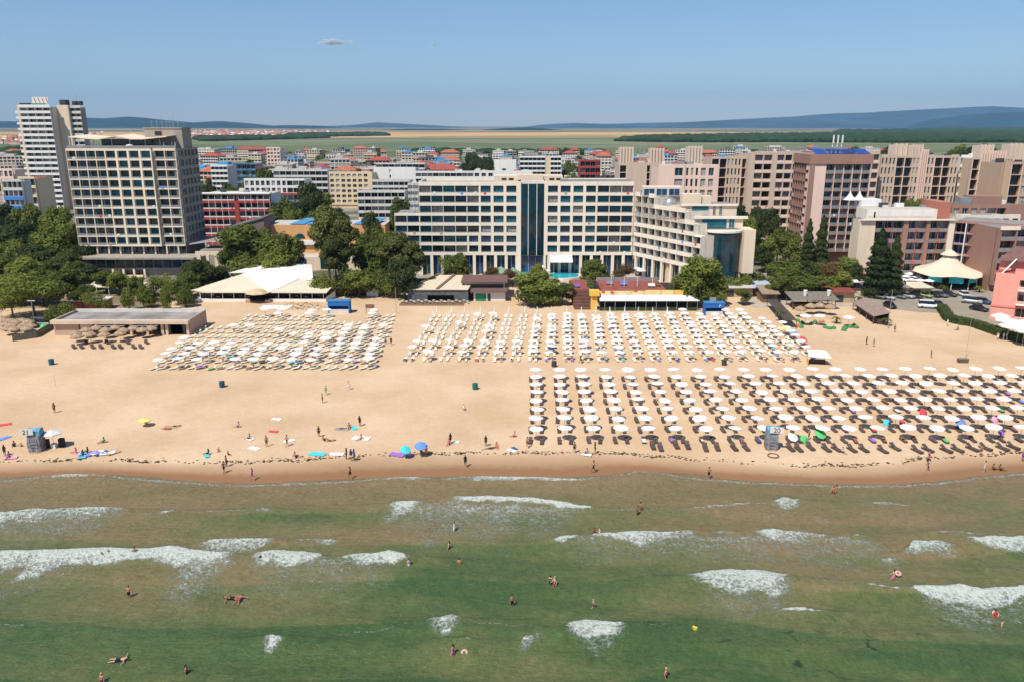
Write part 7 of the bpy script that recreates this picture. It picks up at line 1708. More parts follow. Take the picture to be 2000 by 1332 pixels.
# blue kiosks
KB = mat('kiosk_blue', (.02, .14, .42), var=.1)
for i, (px0, px1, py, lab) in enumerate(((641, 683, 613, 'blue beach kiosk at the top of the left umbrella field'), (1376, 1414, 617, 'blue beach kiosk with a white letter P at the back of the middle field'))):
    xg, yg = G(px0, py); x2 = G(px1, py)[0]; w = x2 - xg; t = thing('blue_kiosk', lab, 'kiosk', (xg, yg, 0))
    mb = MB(); mb.box(0, w, 0, .3, 1.9, 3.0); mb.box(0, .25, .31, 2.4, -.2, 3.0); mb.box(w - .25, w, .31, 2.4, -.2, 3.0); mb.box(.26, w - .26, 2.1, 2.4, -.2, 3.0); mb.box(.0, .25, 0, .3, -.2, 1.89); mb.box(w - .25, w, 0, .3, -.2, 1.89); mb.build('body', KB, t)
    mb = MB(); mb.box(-.1, w + .1, -.1, 2.5, 3.001, 3.15); mb.build('roof', mat('kiosk_roof', (.04, .20, .45)), t); mb = MB(); mb.box(.26, w - .26, .1, .8, -.2, .95); mb.build('counter', WHITED, t)
    mb = MB(); mb.box(w * .3, w * .6, 1.2, 1.8, 3.16, 4.2 if i else 3.5); mb.build('rooftop_unit', METAL, t)
    cu = bpy.data.curves.new('letter', 'FONT'); cu.body = 'P' if i else 'BEACH BAR'; cu.size = .95 if i else .5; cu.extrude = .01; to = bpy.data.objects.new('letter', cu); COL.objects.link(to)
    if i:
        dgx = bpy.context.evaluated_depsgraph_get(); lm = bpy.data.meshes.new_from_object(to.evaluated_get(dgx)); lm.materials.clear(); lm.materials.append(WHITEW); lo = meshobj('lettering', lm, t, (w * .72, -.02, 2.05)); lo.rotation_euler = (R(90), 0, 0)
    bpy.data.objects.remove(to)
# small notice board and lamp poles
def pole(px, py, h, lab, heads=0, r=.07, cat='pole', z=0):
    x, y = G(px, py, z); t = thing('lamp_post' if heads else 'pole', lab, 'street lamp' if heads else cat, (x, y, z)); mb = MB(); mb.tube((0, 0, -.3), (0, 0, h), r, r * .7, 8); mb.build('post', METAL, t)
    for s in range(heads):
        q = -1 if s else 1; mb = MB(); mb.box(min(0, q * .9), max(0, q * .9), -.12, .12, h, h + .14); mb.build('lamp_head', WHITED, t)
    return t
pole(69, 640, 6.2, 'tall lamp post with two heads left of the pavilion', 2); pole(1706 - 932, 613, 6.5, 'bare thin pole on the sand between the left and middle fields'); pole(1734, 642, 9.0, 'tall thin pole beside the slanted roof bar', 0); pole(1886, 698, 8.0, 'thin pole on the right sand beside a brown box', 0, .04)
pole(1178 // 1 - 533, 543, 9.5, 'pale lamp pole before the pines', 0, .12); pole(109, 755, 2.2, 'thin leaning stick in the open left sand', 0, .03)
x, y = G(723, 612); t = thing('notice_board', 'small wooden notice board on two legs at the top of the left field', 'board', (x, y, 0)); mb = MB(); mb.box(-1.1, 1.1, -.05, .05, 1.2, 2.2); mb.build('panel', wood_m, t); mb = MB(); mb.box(-1.0, -.88, -.06, .06, -.2, 1.2); mb.box(.88, 1.0, -.06, .06, -.2, 1.2); mb.build('legs', wood_m, t)
x, y = G(1880, 708); t = thing('brown_box', 'brown storage box alone on the right sand', 'box', (x, y, 0)); mb = MB(); mb.box(-.95, .95, -.4, .4, 0, .75); mb.build('body', mat('box_brown', (.13, .09, .07)), t); mb = MB(); mb.box(-1.0, 1.0, -.45, .45, .751, .85); mb.build('lid', mat('box_lid', (.2, .16, .13)), t)
# beach restaurants in the middle
xa, Yb = PX(798, 206, 2), 206; W_ = PX(922, 206, 2) - xa
t = thing('beige_roof_restaurant', 'dark fronted beach restaurant under a beige striped roof', 'restaurant', (xa, Yb, 0))
mb = MB(); mb.rings([[(-.3, -.6, 3.3), (W_ - 1, -.6, 3.3), (W_ - 1, -.6, 3.5), (-.3, -.6, 3.5)], [(6.5, 17, 3.9), (W_ + .5, 17, 3.9), (W_ + .5, 17, 4.1), (6.5, 17, 4.1)]]); mb.build('roof', mat('roof_beige', (.66, .54, .40), var=.08), t)
mb = MB(); mb.rings([[(7.2, -.5, 3.52), (8.0, -.5, 3.52), (8.0, -.5, 3.75), (7.2, -.5, 3.75)], [(10.6, 17, 4.12), (11.4, 17, 4.12), (11.4, 17, 4.35), (10.6, 17, 4.35)]]); mb.rings([[(-.5, -.7, 3.3), (.1, -.7, 3.3), (.1, -.7, 3.8), (-.5, -.7, 3.8)], [(6.1, 17, 3.9), (6.7, 17, 3.9), (6.7, 17, 4.4), (6.1, 17, 4.4)]]); mb.build('roof_ridge', wood_m, t)
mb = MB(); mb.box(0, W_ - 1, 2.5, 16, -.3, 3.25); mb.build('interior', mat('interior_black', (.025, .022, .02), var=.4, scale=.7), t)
mb = MB(); mb.box(-.2, W_ - 1, -.3, -.1, 1.9, 3.2); mb.box(-.2, 5, -.28, -.12, -.2, 1.9); mb.box(12, W_ - 1, -.28, -.12, -.2, 1.9); mb.build('screen', mat('screen_grey', (.10, .105, .11), var=.35, scale=.8), t)
mb = MB(); mb.box(-2, W_ - 2, -4.5, -.4, -.3, .12); mb.build('deck', wood_m, t)
for i in range(18):
    mb = MB(); x = xa - 1.3 + i * 1.0; mb.lathe(0, 0, [(.45, .75), (.45, .82)], 9); mb.lathe(0, 0, [(.05, .1), (.05, .75)], 5); tag(mb.build('cafe_table', cream_pl, None, (x, Yb - 1.4 - 1.2 * (i % 2), .0)), f'pale round table on the deck of the beige roofed restaurant, {od(i)} from left', 'table', 'tables before the beige roofed restaurant')
xa = PX(925, 207, 2); t = thing('two_level_bar', 'white walled bar with brown eaves and green door front in the centre', 'bar', (xa, 207, 0))
mb = MB(); mb.box(0, 8.4, 0, 6, -.3, 2.5); mb.box(-2.5, 8.2, 3.5, 12, 2.51, 4.3); mb.build('wall', wmat('wall_white2', (.66, .64, .62)), t); mb = MB(); mb.box(-.8, 8.9, -1, 3.4, 2.52, 2.8); mb.box(-3.5, 9.0, 2.8, 13, 4.31, 4.7); mb.build('eaves', mat('eaves_brown', (.16, .09, .075)), t)
mb = MB(); mb.box(.5, 3.3, -.06, -.001, 0, 2.1); mb.build('door_panel', mat('panel_green', (.03, .20, .10), var=.6, scale=2), t); mb = MB(); mb.box(3.7, 4.5, -.06, -.001, 0, 2.1); mb.build('door', DARKM, t); mb = MB(); mb.box(-2.2, 7.9, 3.44, 3.49, 2.9, 4.0); mb.build('window_band', DARKG, t)
for i, (px, py, s) in enumerate(((978, 545, 3.6), (1002, 547, 3.0))):
    x, y = G(px, py + 8); t = thing('green_tent', f'green pyramid tent roof, {"larger left" if i == 0 else "smaller right"} one', 'tent', (x, y, 0)); mb = MB(); mb.lathe(0, 0, [(s * 1.4, 2.6), (s * .7, 3.7), (.1, 4.9)], 4, ph=math.pi / 4); mb.build('roof', mat('tent_green', (.20, .30, .20), var=.1), t); mb = MB(); [mb.box(a * s * .95 - .06, a * s * .95 + .06, c * s * .95 - .06, c * s * .95 + .06, 0, 2.6) for a in (-1, 1) for c in (-1, 1)]; mb.build('posts', wood_m, t)
# red terrace complex
t = thing('terrace_bar', 'beach bar with red roof terrace, yellow pillar, picture banner and long white awning', 'bar', (PX(1122, 197, 2), 197, 0)); x0 = t.location.x
TX = lambda px, z=3: PX(px, 197, z) - x0
TERR = mat('terrace_red', (.26, .075, .055), var=.3, scale=.5); 
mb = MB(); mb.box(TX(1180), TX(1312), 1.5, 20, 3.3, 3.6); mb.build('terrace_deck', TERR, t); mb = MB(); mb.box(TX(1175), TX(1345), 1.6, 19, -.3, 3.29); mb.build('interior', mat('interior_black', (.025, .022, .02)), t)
mb = MB(); [mb.box(0, TX(1155), k * 1.1, k * 1.1 + 1.0, -.2, .5 + k * .62) for k in range(6)]; mb.build('stairs', mat('stairs_brown', (.15, .07, .05), var=.2), t)
mb = MB(); mb.box(0, TX(1157), 6.6, 20, -.2, 3.9); mb.build('side_terrace', TERR, t)
YB = mat('bar_yellow', (.78, .48, .09), var=.08); mb = MB(); mb.box(TX(1154), TX(1166), -.6, .9, -.2, 3.6); mb.box(TX(1151), TX(1170), -.8, 1.2, 3.601, 5.0); mb.build('pillar', YB, t, ); mb = MB(); mb.box(TX(1156), TX(1164), -.85, -.61, 3.0, 3.5); mb.build('pillar_sign', mat('sign_orange', (.45, .10, .02)), t)
def banner_mat():
    m, nt, bb = principled('banner_print'); N, L = nt.nodes, nt.links; tc = N.new('ShaderNodeTexCoord'); vo = N.new('ShaderNodeTexVoronoi'); vo.inputs['Scale'].default_value = 1.3; L.new(tc.outputs['Object'], vo.inputs[0]); cr = N.new('ShaderNodeValToRGB'); cr.color_ramp.interpolation = 'CONSTANT'
    e = cr.color_ramp.elements; e[0].position = 0; e[0].color = (.80, .62, .35, 1); e[1].position = .3; e[1].color = (.55, .10, .04, 1)
    for p_, c_ in ((.5, (.80, .66, .42)), (.68, (.30, .08, .06)), (.8, (.75, .50, .2))): q = e.new(p_); q.color = (*c_, 1)
    s = N.new('ShaderNodeSeparateColor'); L.new(vo.outputs['Color'], s.inputs[0]); L.new(s.outputs[0], cr.inputs[0]); L.new(cr.outputs[0], bb.inputs['Base Color']); return m
mb = MB(); mb.box(TX(1171), TX(1262), .9, 1.1, 3.3, 4.6); mb.build('banner', banner_mat(), t)['label'] = 'printed banner in red, cream and brown'
for a_, c_ in ((1262, 1291), (1292, 1317), (1318, 1342)):
    mb = MB(); mb.box(TX(a_) + .03, TX(c_), .9, 1.6, 3.3, 4.7); mb.build('yellow_box', YB if a_ > 1310 else mat('bar_pale_yellow', (.78, .58, .24), var=.08), t)
mb = MB(); mb.rings([[(TX(1170), -1.6, 2.5), (TX(1364), -1.6, 2.5), (TX(1364), -1.6, 2.65), (TX(1170), -1.6, 2.65)], [(TX(1171), .85, 3.5), (TX(1345), .85, 3.5), (TX(1345), .85, 3.65), (TX(1171), .85, 3.65)]]); mb.build('awning', white_cloth, t)
mb = MB(); [mb.box(TX(1180 + 20 * i), TX(1180 + 20 * i) + .1, -1.5, -1.4, -.2, 2.5) for i in range(10)]; mb.build('posts', METAL, t)
mb = MB(); mb.box(TX(1170), TX(1360), -1.4, -1.25, -.2, .9); mb.build('planting_front', mat('planting', (.03, .05, .02), var=.6, scale=2), t)
mb = MB(); mb.box(TX(1180), TX(1312), 19.8, 20.0, 3.6, 4.6); mb.build('back_rail', METAL, t)
for i, px in enumerate((1204, 1231, 1258, 1289)):
    mb = MB(); x = TX(px); mb.box(x, x + .12, 12, 12.12, 3.6, 6.4); mb.build('white_post', WHITEW, t)
for i, (px, c) in enumerate(((1131, TM['purple']), (1160, GRASS), (1287, WHITEW), (1300, wood_m), (1232, TM['blue']), (1203, METAL))):
    x = TX(px) + x0; y0_ = 197 + (9 + i); t2 = thing('terrace_furniture', f'{["purple sofa set", "green planter", "white table set", "brown bench", "blue and white stand", "grey table set"][i]} on the red terrace', 'furniture', (x, y0_, 3.62 if i > 0 else 3.92)); mb = MB(); mb.box(-.9, .9, -.5, .5, .3, .5); mb.box(-.9, .9, .35, .5, .5, .95); mb.build('top', c, t2); mb = MB(); [mb.box(a - .05, a + .05, q - .05, q + .05, 0, .3) for a in (-.8, .8) for q in (-.4, .4)]; mb.build('legs', DARKM, t2)
# right side stalls, thatched bar, sheds
def shed(px0, px1, Y, zt, depth, lab, wm_, rm, slope=.4, cat='shed', open_=False, name='shed'):
    x0, x1 = PX(px0, Y, 1), PX(px1, Y, 1); t = thing(name, lab, cat, (x0, Y, 0)); w = x1 - x0
    mb = MB()
    if open_: [mb.box(a, a + .15, c, c + .15, -.2, zt) for a in (0, w / 2, w - .15) for c in (0, depth - .15)]; mb.box(0, w, 0, .1, .6, .8)
    else: mb.box(0, w, 0, depth, -.3, zt)
    mb.build('wall', wm_, t)
    mb = MB(); mb.rings([[(-.5, -.8, zt), (w + .5, -.8, zt), (w + .5, -.8, zt + .15), (-.5, -.8, zt + .15)], [(-.5, depth + .5, zt + slope), (w + .5, depth + .5, zt + slope), (w + .5, depth + .5, zt + slope + .15), (-.5, depth + .5, zt + slope + .15)]]); mb.build('roof', rm, t)
    if not open_:
        for i in range(max(1, int(w / 5))): mb = MB(); mb.box(1 + i * 5, 3 + i * 5, -.06, -.001, .2, min(2, zt - .3)); mb.build('door', DARKM, t)
    return t
SHW = wmat('shed_tan', (.46, .33, .21), var=.15); RB = mat('roof_redbrown', (.24, .06, .045), var=.25)
shed(1412, 1470, 212, 2.6, 8, 'long low shed with pale corrugated roof behind the small tree', SHW, ROOFL); shed(1472, 1512, 213, 2.7, 7, 'shed with pale blue glazed roof', wood_m, mat('roof_glazed', (.48, .55, .68), rough=.3))
shed(1490, 1518, 205, 2.4, 5, 'small hut with slanted brown roof', wood_m, mat('roof_brown2', (.3, .22, .16)), 1.2); shed(1625, 1668, 205, 2.8, 8, 'tan plank shed with dark red roof', SHW, RB)
shed(1560, 1624, 209, 2.6, 6, 'open brown framed restaurant deck with terracotta roof', wood_m, mat('roof_terracotta', (.42, .22, .13), var=.2), .3, open_=True)
shed(1646, 1700, 220, 2.6, 5, 'open market stall row under white awnings', wood_m, TENTW, .5, open_=True); shed(1645, 1690, 228, 3, 4, 'dark red roofed hut behind the white market awnings', wood_m, RB)
shed(1700, 1735, 211, 2.4, 6, 'dark brown wooden kiosk behind the parked cars', wood_m, ROOFD, .3); shed(1735, 1775, 212, 2.6, 6, 'left tan plank shed with grey roof behind the parked cars', SHW, ROOFG, .3); shed(1776, 1817, 212, 2.6, 6, 'right tan plank shed with cream roof behind the parked cars', SHW, TENT, .3)
t = shed(1548, 1632, 197, 2.5, 5, 'thatched bar with a wide grey dark roof and white flower pots', wood_m, mat('thatch_grey', (.20, .17, .14), var=.4, scale=2), .9, open_=True, cat='bar', name='thatched_bar')
mb = MB(); mb.box(1, 9, 1.5, 4.5, -.2, 1.1); mb.build('counter', wood_m, t)
for px in (1573, 1619): mb = MB(); xx = PX(px, 199, 4) - t.location.x; mb.lathe(xx, 2, [(.35, 3.1), (.55, 4.6)], 8); mb.build('flower_pot', WHITEW, t)
for i, (px, py, c) in enumerate(((1522, 563, THATCH), (1548, 566, white_cloth), (1568, 560, THATCH), (1582, 606, THATCH), (1600, 605, THATCH), (1562, 612, THATCH), (1620, 608, THATCH), (1540, 568, white_cloth))):
    x, y = G(px, py + 8); t = thing('bar_umbrella', f'{"thatched" if c is THATCH else "white"} bar umbrella by the wooden decks, {od(i)} from the back', 'umbrella', (x, y, 0), i, None, 1.1); meshobj('canopy', tm_ if c is THATCH else CANOPY, t); meshobj('pole', POLE, t)
# palisade
a_, c_ = Vector(G(1497, 600)), Vector(G(1533, 642)); dd = (c_ - a_); t = thing('palisade_roof', 'dark slanting palisade deck beside the right end of the middle field', 'screen', (a_.x, a_.y, 0), math.atan2(dd.y, dd.x)); L_ = dd.length
mb = MB(); [mb.box(i * .25, i * .25 + .2, -.2, 2.6, 1.9 + .02 * (i % 2), 2.0 + .02 * (i % 2)) for i in range(int(L_ / .25))]; mb.build('slats', mat('palisade_dark', (.09, .07, .055), var=.3), t); mb = MB(); [mb.box(x, x + .14, y, y + .14, -.2, 1.89) for x in (0, L_ / 2, L_ - .2) for y in (0, 2.4)]; mb.build('posts', wood_m, t)
# slanted roof bar
a_, c_ = Vector(G(1668, 606)), Vector(G(1708, 634)); dd = c_ - a_; t = thing('slanted_bar', 'long slanted brown roofed bar between the sand and the car park', 'bar', (a_.x, a_.y, 0), math.atan2(dd.y, dd.x)); L_ = dd.length
mb = MB(); mb.rings([[(-.4, -.6, 1.9), (L_ + .4, -.6, 1.9), (L_ + .4, -.6, 2.05), (-.4, -.6, 2.05)], [(-.4, 3.2, 2.9), (L_ + .4, 3.2, 2.9), (L_ + .4, 3.2, 3.05), (-.4, 3.2, 3.05)]]); mb.build('roof', mat('roof_slat', (.30, .21, .17), var=.3, scale=2), t); mb = MB(); mb.box(0, L_, .6, 2.8, -.2, 1.3); mb.box(0, L_, 2.8, 3.0, -.2, 2.8); mb.build('counter', mat('bar_dark', (.07, .05, .045)), t); mb = MB(); [mb.box(x, x + .14, -.4, -.26, -.2, 1.9) for x in (0, L_ / 3, L_ * 2 / 3, L_ - .2)]; mb.build('posts', wood_m, t)
# green bean bags and umbrellas
for i, (px, py) in enumerate(((1572, 626), (1599, 626), (1656, 629))): 
    x, y = G(px, py + 10); t = thing('lounge_umbrella', f'white umbrella over green bean bags, {od(i)} from the left', 'umbrella', (x, y, 0), i, None, 1.15); meshobj('canopy', CANOPY, t); meshobj('pole', POLE, t)
bg_ = mat('bag_green', (.04, .24, .08), var=.1); bo_ = mat('bag_orange', (.6, .2, .05), var=.1)
bb_ = MB(); bb_.lathe(0, 0, [(.40, 0), (.5, .18), (.46, .36), (.30, .55), (.12, .72), (.05, .78)], 9); BM_ = bb_.mesh('bean_bag', bg_, True)
for i, (px, py) in enumerate(((1558, 628), (1566, 632), (1585, 634), (1592, 630), (1560, 637), (1620, 643), (1628, 642), (1650, 642), (1660, 640), (1668, 637), (1648, 646), (1672, 641), (1565, 640), (1612, 641), (1605, 630))):
    x, y = G(px, py); o = meshobj('bean_bag', BM_, None, (x, y, 0), i); o.scale = (1.15, 1.4, .9); tag(o, f'{"orange" if i % 5 == 4 else "green"} bean bag below the thatched bar, {od(i)} counted from the left group', 'bean bag', 'bean bags')
    if i % 5 == 4: setmat(o, 0, bo_)
# round tent
x, y = G(1850, 541); t = thing('round_tent', 'large cream round tent with peaked top and turquoise curtains', 'tent', (PX(1851, 228, 5), 228, 0)); mb = MB(); n = 20
prof = [(9.4, 4.0), (9.1, 4.4), (7, 5.1), (4.6, 6.1), (2.8, 7.3), (1.7, 8.6), (1.3, 9.2)]
mb.rings([[(r * (1 + .05 * math.cos(6 * 2 * math.pi * i / n) * (r / 9.6)) * math.cos(2 * math.pi * i / n), r * (1 + .05 * math.cos(6 * 2 * math.pi * i / n) * (r / 9.6)) * math.sin(2 * math.pi * i / n), z - (.35 * (r / 9.6) ** 3 * math.cos(5 * 2 * math.pi * i / n))) for i in range(n)] for r, z in prof]); mb.build('roof', TENT, t, smooth=False)
mb = MB(); mb.lathe(0, 0, [(2.5, 9.1), (1.6, 9.8), (.4, 10.6)], 10); mb.build('top_cap', TENT, t)
mb = MB(); [mb.tube((7.8 * math.cos(a), 7.8 * math.sin(a), -.2), (7.8 * math.cos(a), 7.8 * math.sin(a), 4.8), .1, n=6) for a in [math.pi / 5 * i for i in range(10)]]; mb.build('posts', WHITEW, t)
for a0 in (3.6, 5.0, 4.3):
    mb = MB(); mb.rings([[((8.0 + .12 * (i % 2)) * math.cos(a0 + .08 * i), (8.0 + .12 * (i % 2)) * math.sin(a0 + .08 * i), z) for i in range(7)] + [((7.9) * math.cos(a0 + .08 * i), (7.9) * math.sin(a0 + .08 * i), z) for i in range(6, -1, -1)] for z in (2.2, 4.3)]); mb.build('curtain', TM['turquoise'], t)
mb = MB(); mb.lathe(0, 0, [(3.2, -.1), (3.2, 1.3)], 14); mb.lathe(0, 0, [(.8, 1.3), (.8, 6)], 8); mb.build('bar_counter', wood_m, t)
x, y = G(1831, 556); t = thing('slide_toy', 'blue and yellow play structure at the corner of the sheds', 'play structure', (x, y, 0)); mb = MB(); mb.box(-1.2, -.4, -.3, .3, 0, 3); mb.build('blue_post', mat('play_blue', (.03, .1, .55)), t); mb = MB(); mb.box(-.2, .8, -.4, .4, 1.8, 2.3); mb.box(.2, .4, -.1, .1, 0, 1.8); mb.lathe(.3, 0, [(1.1, 3.0), (.1, 4.0)], 6); mb.build('yellow_top', mat('play_yellow', (.85, .6, .05)), t)
# hedges
HED = mat('hedge_core', (.028, .050, .014), var=.5, scale=1.2)
def hedge(pts, w, h, lab, m=LEAF, seed=1):
    t = thing('hedge', lab, 'hedge', (0, 0, 0)); core = MB(); lf = MB(); rr = random.Random(seed); P_ = []
    for (a, c) in zip(pts, pts[1:]):
        va, vc = Vector(a), Vector(c); L_ = (vc - va).length; d = (vc - va) / L_; nn = Vector((-d.y, d.x))
        core.rings([[tuple(va + nn * w * .42) + (-.2,), tuple(va - nn * w * .42) + (-.2,), tuple(va - nn * w * .40) + (h * .9,), tuple(va + nn * w * .40) + (h * .9,)], [tuple(vc + nn * w * .42) + (-.2,), tuple(vc - nn * w * .42) + (-.2,), tuple(vc - nn * w * .40) + (h * .9,), tuple(vc + nn * w * .40) + (h * .9,)]])
        for _ in range(int(L_ * 90)):
            s = rr.uniform(0, L_); k = rr.random()
            if k < .45: q = va + d * s + nn * rr.uniform(-.5, .5) * w; P_.append((q.x, q.y, h * rr.uniform(.88, 1.0), 0, 0, 1))
            else: sg = -1 if k < .8 else 1; q = va + d * s + nn * (w * .47 * sg); P_.append((q.x, q.y, rr.uniform(0, h), nn.x * sg, nn.y * sg, .3))
    core.build('hedge_body', HED, t); leaves(lf, P_, .17, rr, .3); lf.build('foliage', m, t)
hp = [G(1838, 606), G(1852, 627), G(1872, 633), G(1900, 637), G(1922, 645), G(1950, 655), G(1975, 663), G(2015, 672)]
hedge(hp, 2.4, 1.7, 'long curved clipped hedge between the right sand and the car park'); hedge([G(1842, 562), G(1945, 562)], 2.5, 2.2, 'straight dark hedge below the round tent', LEAFD, 3)
# ---------------------------------------------------------------- cars
def car_mesh(kind):
    L_, Wd = (4.4, 1.78) if kind == 'car' else (4.9, 1.95); mb = MB()
    prof = [(-L_ / 2, .35, .62), (-L_ / 2 + .15, .30, .82), (-L_ * .25, .3, .90), (L_ * .0, .3, .92), (L_ * .3, .3, .92), (L_ / 2 - .1, .3, .9), (L_ / 2, .4, .6)] if kind == 'car' else [(-L_ / 2, .35, .75), (-L_ / 2 + .2, .3, 1.0), (-L_ * .3, .3, 1.1), (0, .3, 1.12), (L_ * .3, .3, 1.15), (L_ / 2 - .05, .3, 1.15), (L_ / 2, .4, .7)]
    rg = []
    for y, zl, zh in prof:
        w = Wd / 2 * (.9 if abs(y) > L_ * .45 else 1); rg.append([(-w, y, zl), (-w * 1.0, y, (zl + zh) / 2), (-w * .93, y, zh), (w * .93, y, zh), (w * 1.0, y, (zl + zh) / 2), (w, y, zl)])
    mb.rings(rg); g = MB(); r = MB(); zt = 1.44 if kind == 'car' else 1.95; zb_ = .90 if kind == 'car' else 1.10
    y0, y1, y2, y3 = (-L_ * .24, -L_ * .04, L_ * .28, L_ * .42) if kind == 'car' else (-L_ * .32, -L_ * .22, L_ * .44, L_ * .48); w0, w1 = Wd * .45, Wd * .37
    g.rings([[(-w0, y0, zb_), (w0, y0, zb_), (w0, y3, zb_), (-w0, y3, zb_)], [(-w1, y1, zt), (w1, y1, zt), (w1, y2, zt), (-w1, y2, zt)]])
    r.box(-w1 - .02, w1 + .02, y1 - .03, y2 + .03, zt + .001, zt + .06)
    for yy in ((y1 + y2) / 2,): pass
    wh = MB(); wh.rings([[(x, .33 * math.cos(a), .33 * math.sin(a)) for a in [2 * math.pi * i / 12 for i in range(12)]] for x in (-.11, .11)])
    hl = MB(); hl.box(-.16, .16, -.04, .03, -.07, .07)
    return mb.mesh('body', WHITEW, True), g.mesh('windows', DARKG), r.mesh('roof', WHITEW), wh.mesh('wheel', DARKM), hl.mesh('headlight', METAL), (L_, Wd, zb_)
CM = {k: car_mesh(k) for k in ('car', 'van')}
PAINT = {k: mat('paint_' + k, c, rough=.3, var=.03, spec=.6) for k, c in dict(black=(.015, .017, .02), white=(.75, .75, .74), silver=(.35, .37, .40), grey=(.12, .13, .15), green=(.25, .33, .12), blue=(.05, .08, .14)).items()}
def car(px, py, c, lab, rz=0., kind='car', sc=1.0):
    x, y = G(px, py, .5); bd, g, r, wh, hl, (L_, Wd, zb_) = CM[kind]; t = thing('parked_car' if kind == 'car' else 'parked_van', lab, kind, (x, y, .07), rz, 'cars in the sandy car park', sc)
    o = meshobj('body', bd, t); setmat(o, 0, PAINT[c]); meshobj('windows', g, t); o = meshobj('roof', r, t); setmat(o, 0, PAINT[c])
    for sx_ in (-1, 1):
        for sy_ in (-1, 1): meshobj('wheel', wh, t, (sx_ * (Wd / 2 - .1), sy_ * L_ * .31, .33))
        meshobj('headlight', hl, t, (sx_ * Wd * .33, -L_ / 2 + .02, .66 if kind == 'car' else .8))
for px, py, c, lab, rz, k in [(1715, 581, 'black', 'black car at the left end of the parked row', .9, 'car'), (1733, 582, 'silver', 'silver blue car second in the parked row', .7, 'car'), (1755, 580, 'grey', 'dark blue grey car third in the parked row', .6, 'car'), (1771, 579, 'silver', 'silver car fourth in the parked row', .5, 'car'),
    (1787, 579, 'black', 'black car fifth in the parked row', .45, 'car'), (1806, 578, 'green', 'olive green car in the parked row', .45, 'car'), (1822, 577, 'black', 'black car seventh in the parked row', .4, 'car'), (1837, 577, 'grey', 'dark grey car eighth in the parked row', .35, 'car'), (1853, 576, 'black', 'black car at the right end of the parked row', .6, 'car'),
    (1738, 598, 'black', 'black car parked alone on the sand side, seen from the front', .05, 'car'), (1813, 599, 'white', 'white van with rounded front beside the start of the curved hedge', 1.25, 'van'), (1832, 596, 'black', 'black car behind the white van', .2, 'car'),
    (1884, 577, 'white', 'white open backed car by the potted palm', .0, 'car'), (1898, 590, 'silver', 'silver pickup near the rose building', 1.0, 'van'), (1920, 590, 'blue', 'blue grey car right of the silver pickup', .4, 'car'), (1912, 604, 'black', 'black car nearest to the rose building corner', .5, 'car')]:
    car(px, py, c, lab, rz, k)
x, y = G(84, 632); 
car(84, 634, 'grey', 'dark vehicle parked behind the fence left of the pavilion', 1.5, 'van')
# palms
PALMC = None
def palm(px, py, h, lab, r=1.8):
    x, y = G(px, py); t = thing('palm_tree', lab, 'palm', (x, y, 0)); mb = MB(); mb.tube((0, 0, -.2), (.1, 0, h), .22, .16, 7); mb.build('trunk', BARK, t); mb = MB()
    for i in range(22):
        a = i * 2.4; e = .2 + .6 * ((i * 7) % 5) / 5; prev = None
        for k in range(5):
            s = k / 4; q = Vector((math.cos(a) * r * s, math.sin(a) * r * s, h + r * (e * s - .9 * s * s))); wd = .22 * (1 - s * .8); nn = Vector((-math.sin(a), math.cos(a), 0)) * wd
            if prev: mb.face([prev[0] - prev[1], q - nn, q + nn, prev[0] + prev[1]])
            prev = (q, nn)
    mb.build('fronds', LEAF, t)
palm(1842, 572, 1.8, 'small palm behind the parked row'); palm(1912, 572, 1.6, 'palm in a terracotta pot by the rose building'); palm(1675, 601, 2.6, 'palm at the upper end of the slanted bar'); palm(1731, 636, 1.6, 'palm at the lower end of the slanted bar', 1.5); palm(1633, 632, 1.4, 'small palm between the bean bags', 1.4); palm(324, 603, .6, 'bluish agave like plant behind the pavilion roof', 1.8); palm(1523, 628, 2.4, 'palm beside the dark palisade', 1.5)
# ---------------------------------------------------------------- towers 21 and 20
def lifeguard(px, py, num, lab, left):
    x, y = G(px, py); t = thing('lifeguard_tower', lab, 'lifeguard tower', (x, y, 0), .12 if left else -.1)
    BT = mat('tower_print_grey', (.22, .22, .24), var=.7, scale=1.4); BL = mat('tower_print_blue', (.12, .30, .42), var=.7, scale=1.0)
    mb = MB(); mb.rings([[(-.85, -.6, 0), (.75, -.6, 0), (.95, .9, 0), (-.85, .9, 0)], [(-.95, -.7, 1.3), (.8, -.7, 1.3), (.95, .9, 1.3), (-.9, .9, 1.3)], [(-.80, -.62, 2.5), (.70, -.62, 2.5), (.9, .9, 2.5), (-.8, .9, 2.5)]]); mb.build('cabin', BT, t)
    mb = MB(); mb.rings([[(q, y_, z) for y_, z in ((-.62, 2.5), (-.6, 3.2), (.1, 3.5), (.7, 3.3), (.95, 2.5))] for q in (-.82, .92)]); mb.build('hood', BL, t)
    mb = MB(); sx_ = -1.7 if left else -.55; mb.box(sx_, sx_ + 1.9, -.85, -.78, 2.75, 3.65); sg = mb.build('sign', TENTW, t)
    cu = bpy.data.curves.new('n', 'FONT'); cu.body = num; cu.size = .95; cu.extrude = .01; cu.align_x = 'CENTER'; to = bpy.data.objects.new('n', cu); COL.objects.link(to); dgx = bpy.context.evaluated_depsgraph_get(); lm = bpy.data.meshes.new_from_object(to.evaluated_get(dgx)); bpy.data.objects.remove(to)
    lm.materials.clear(); lm.materials.append(clothc['black']); lo = meshobj('number', lm, sg, (sx_ + .95, -.862, 2.88)); lo.rotation_euler = (R(90), 0, 0)
    mb = MB()
    for k in range(5): mb.box(-.5, .4, -.95 + .05 * k, -.90 + .05 * k, .15 + .4 * k, .2 + .4 * k)
    for q in (-.55, .4): mb.tube((q, -1.05, -.05), (q, -.7, 2.1), .04, n=4)
    mb.build('ladder', METAL, t)
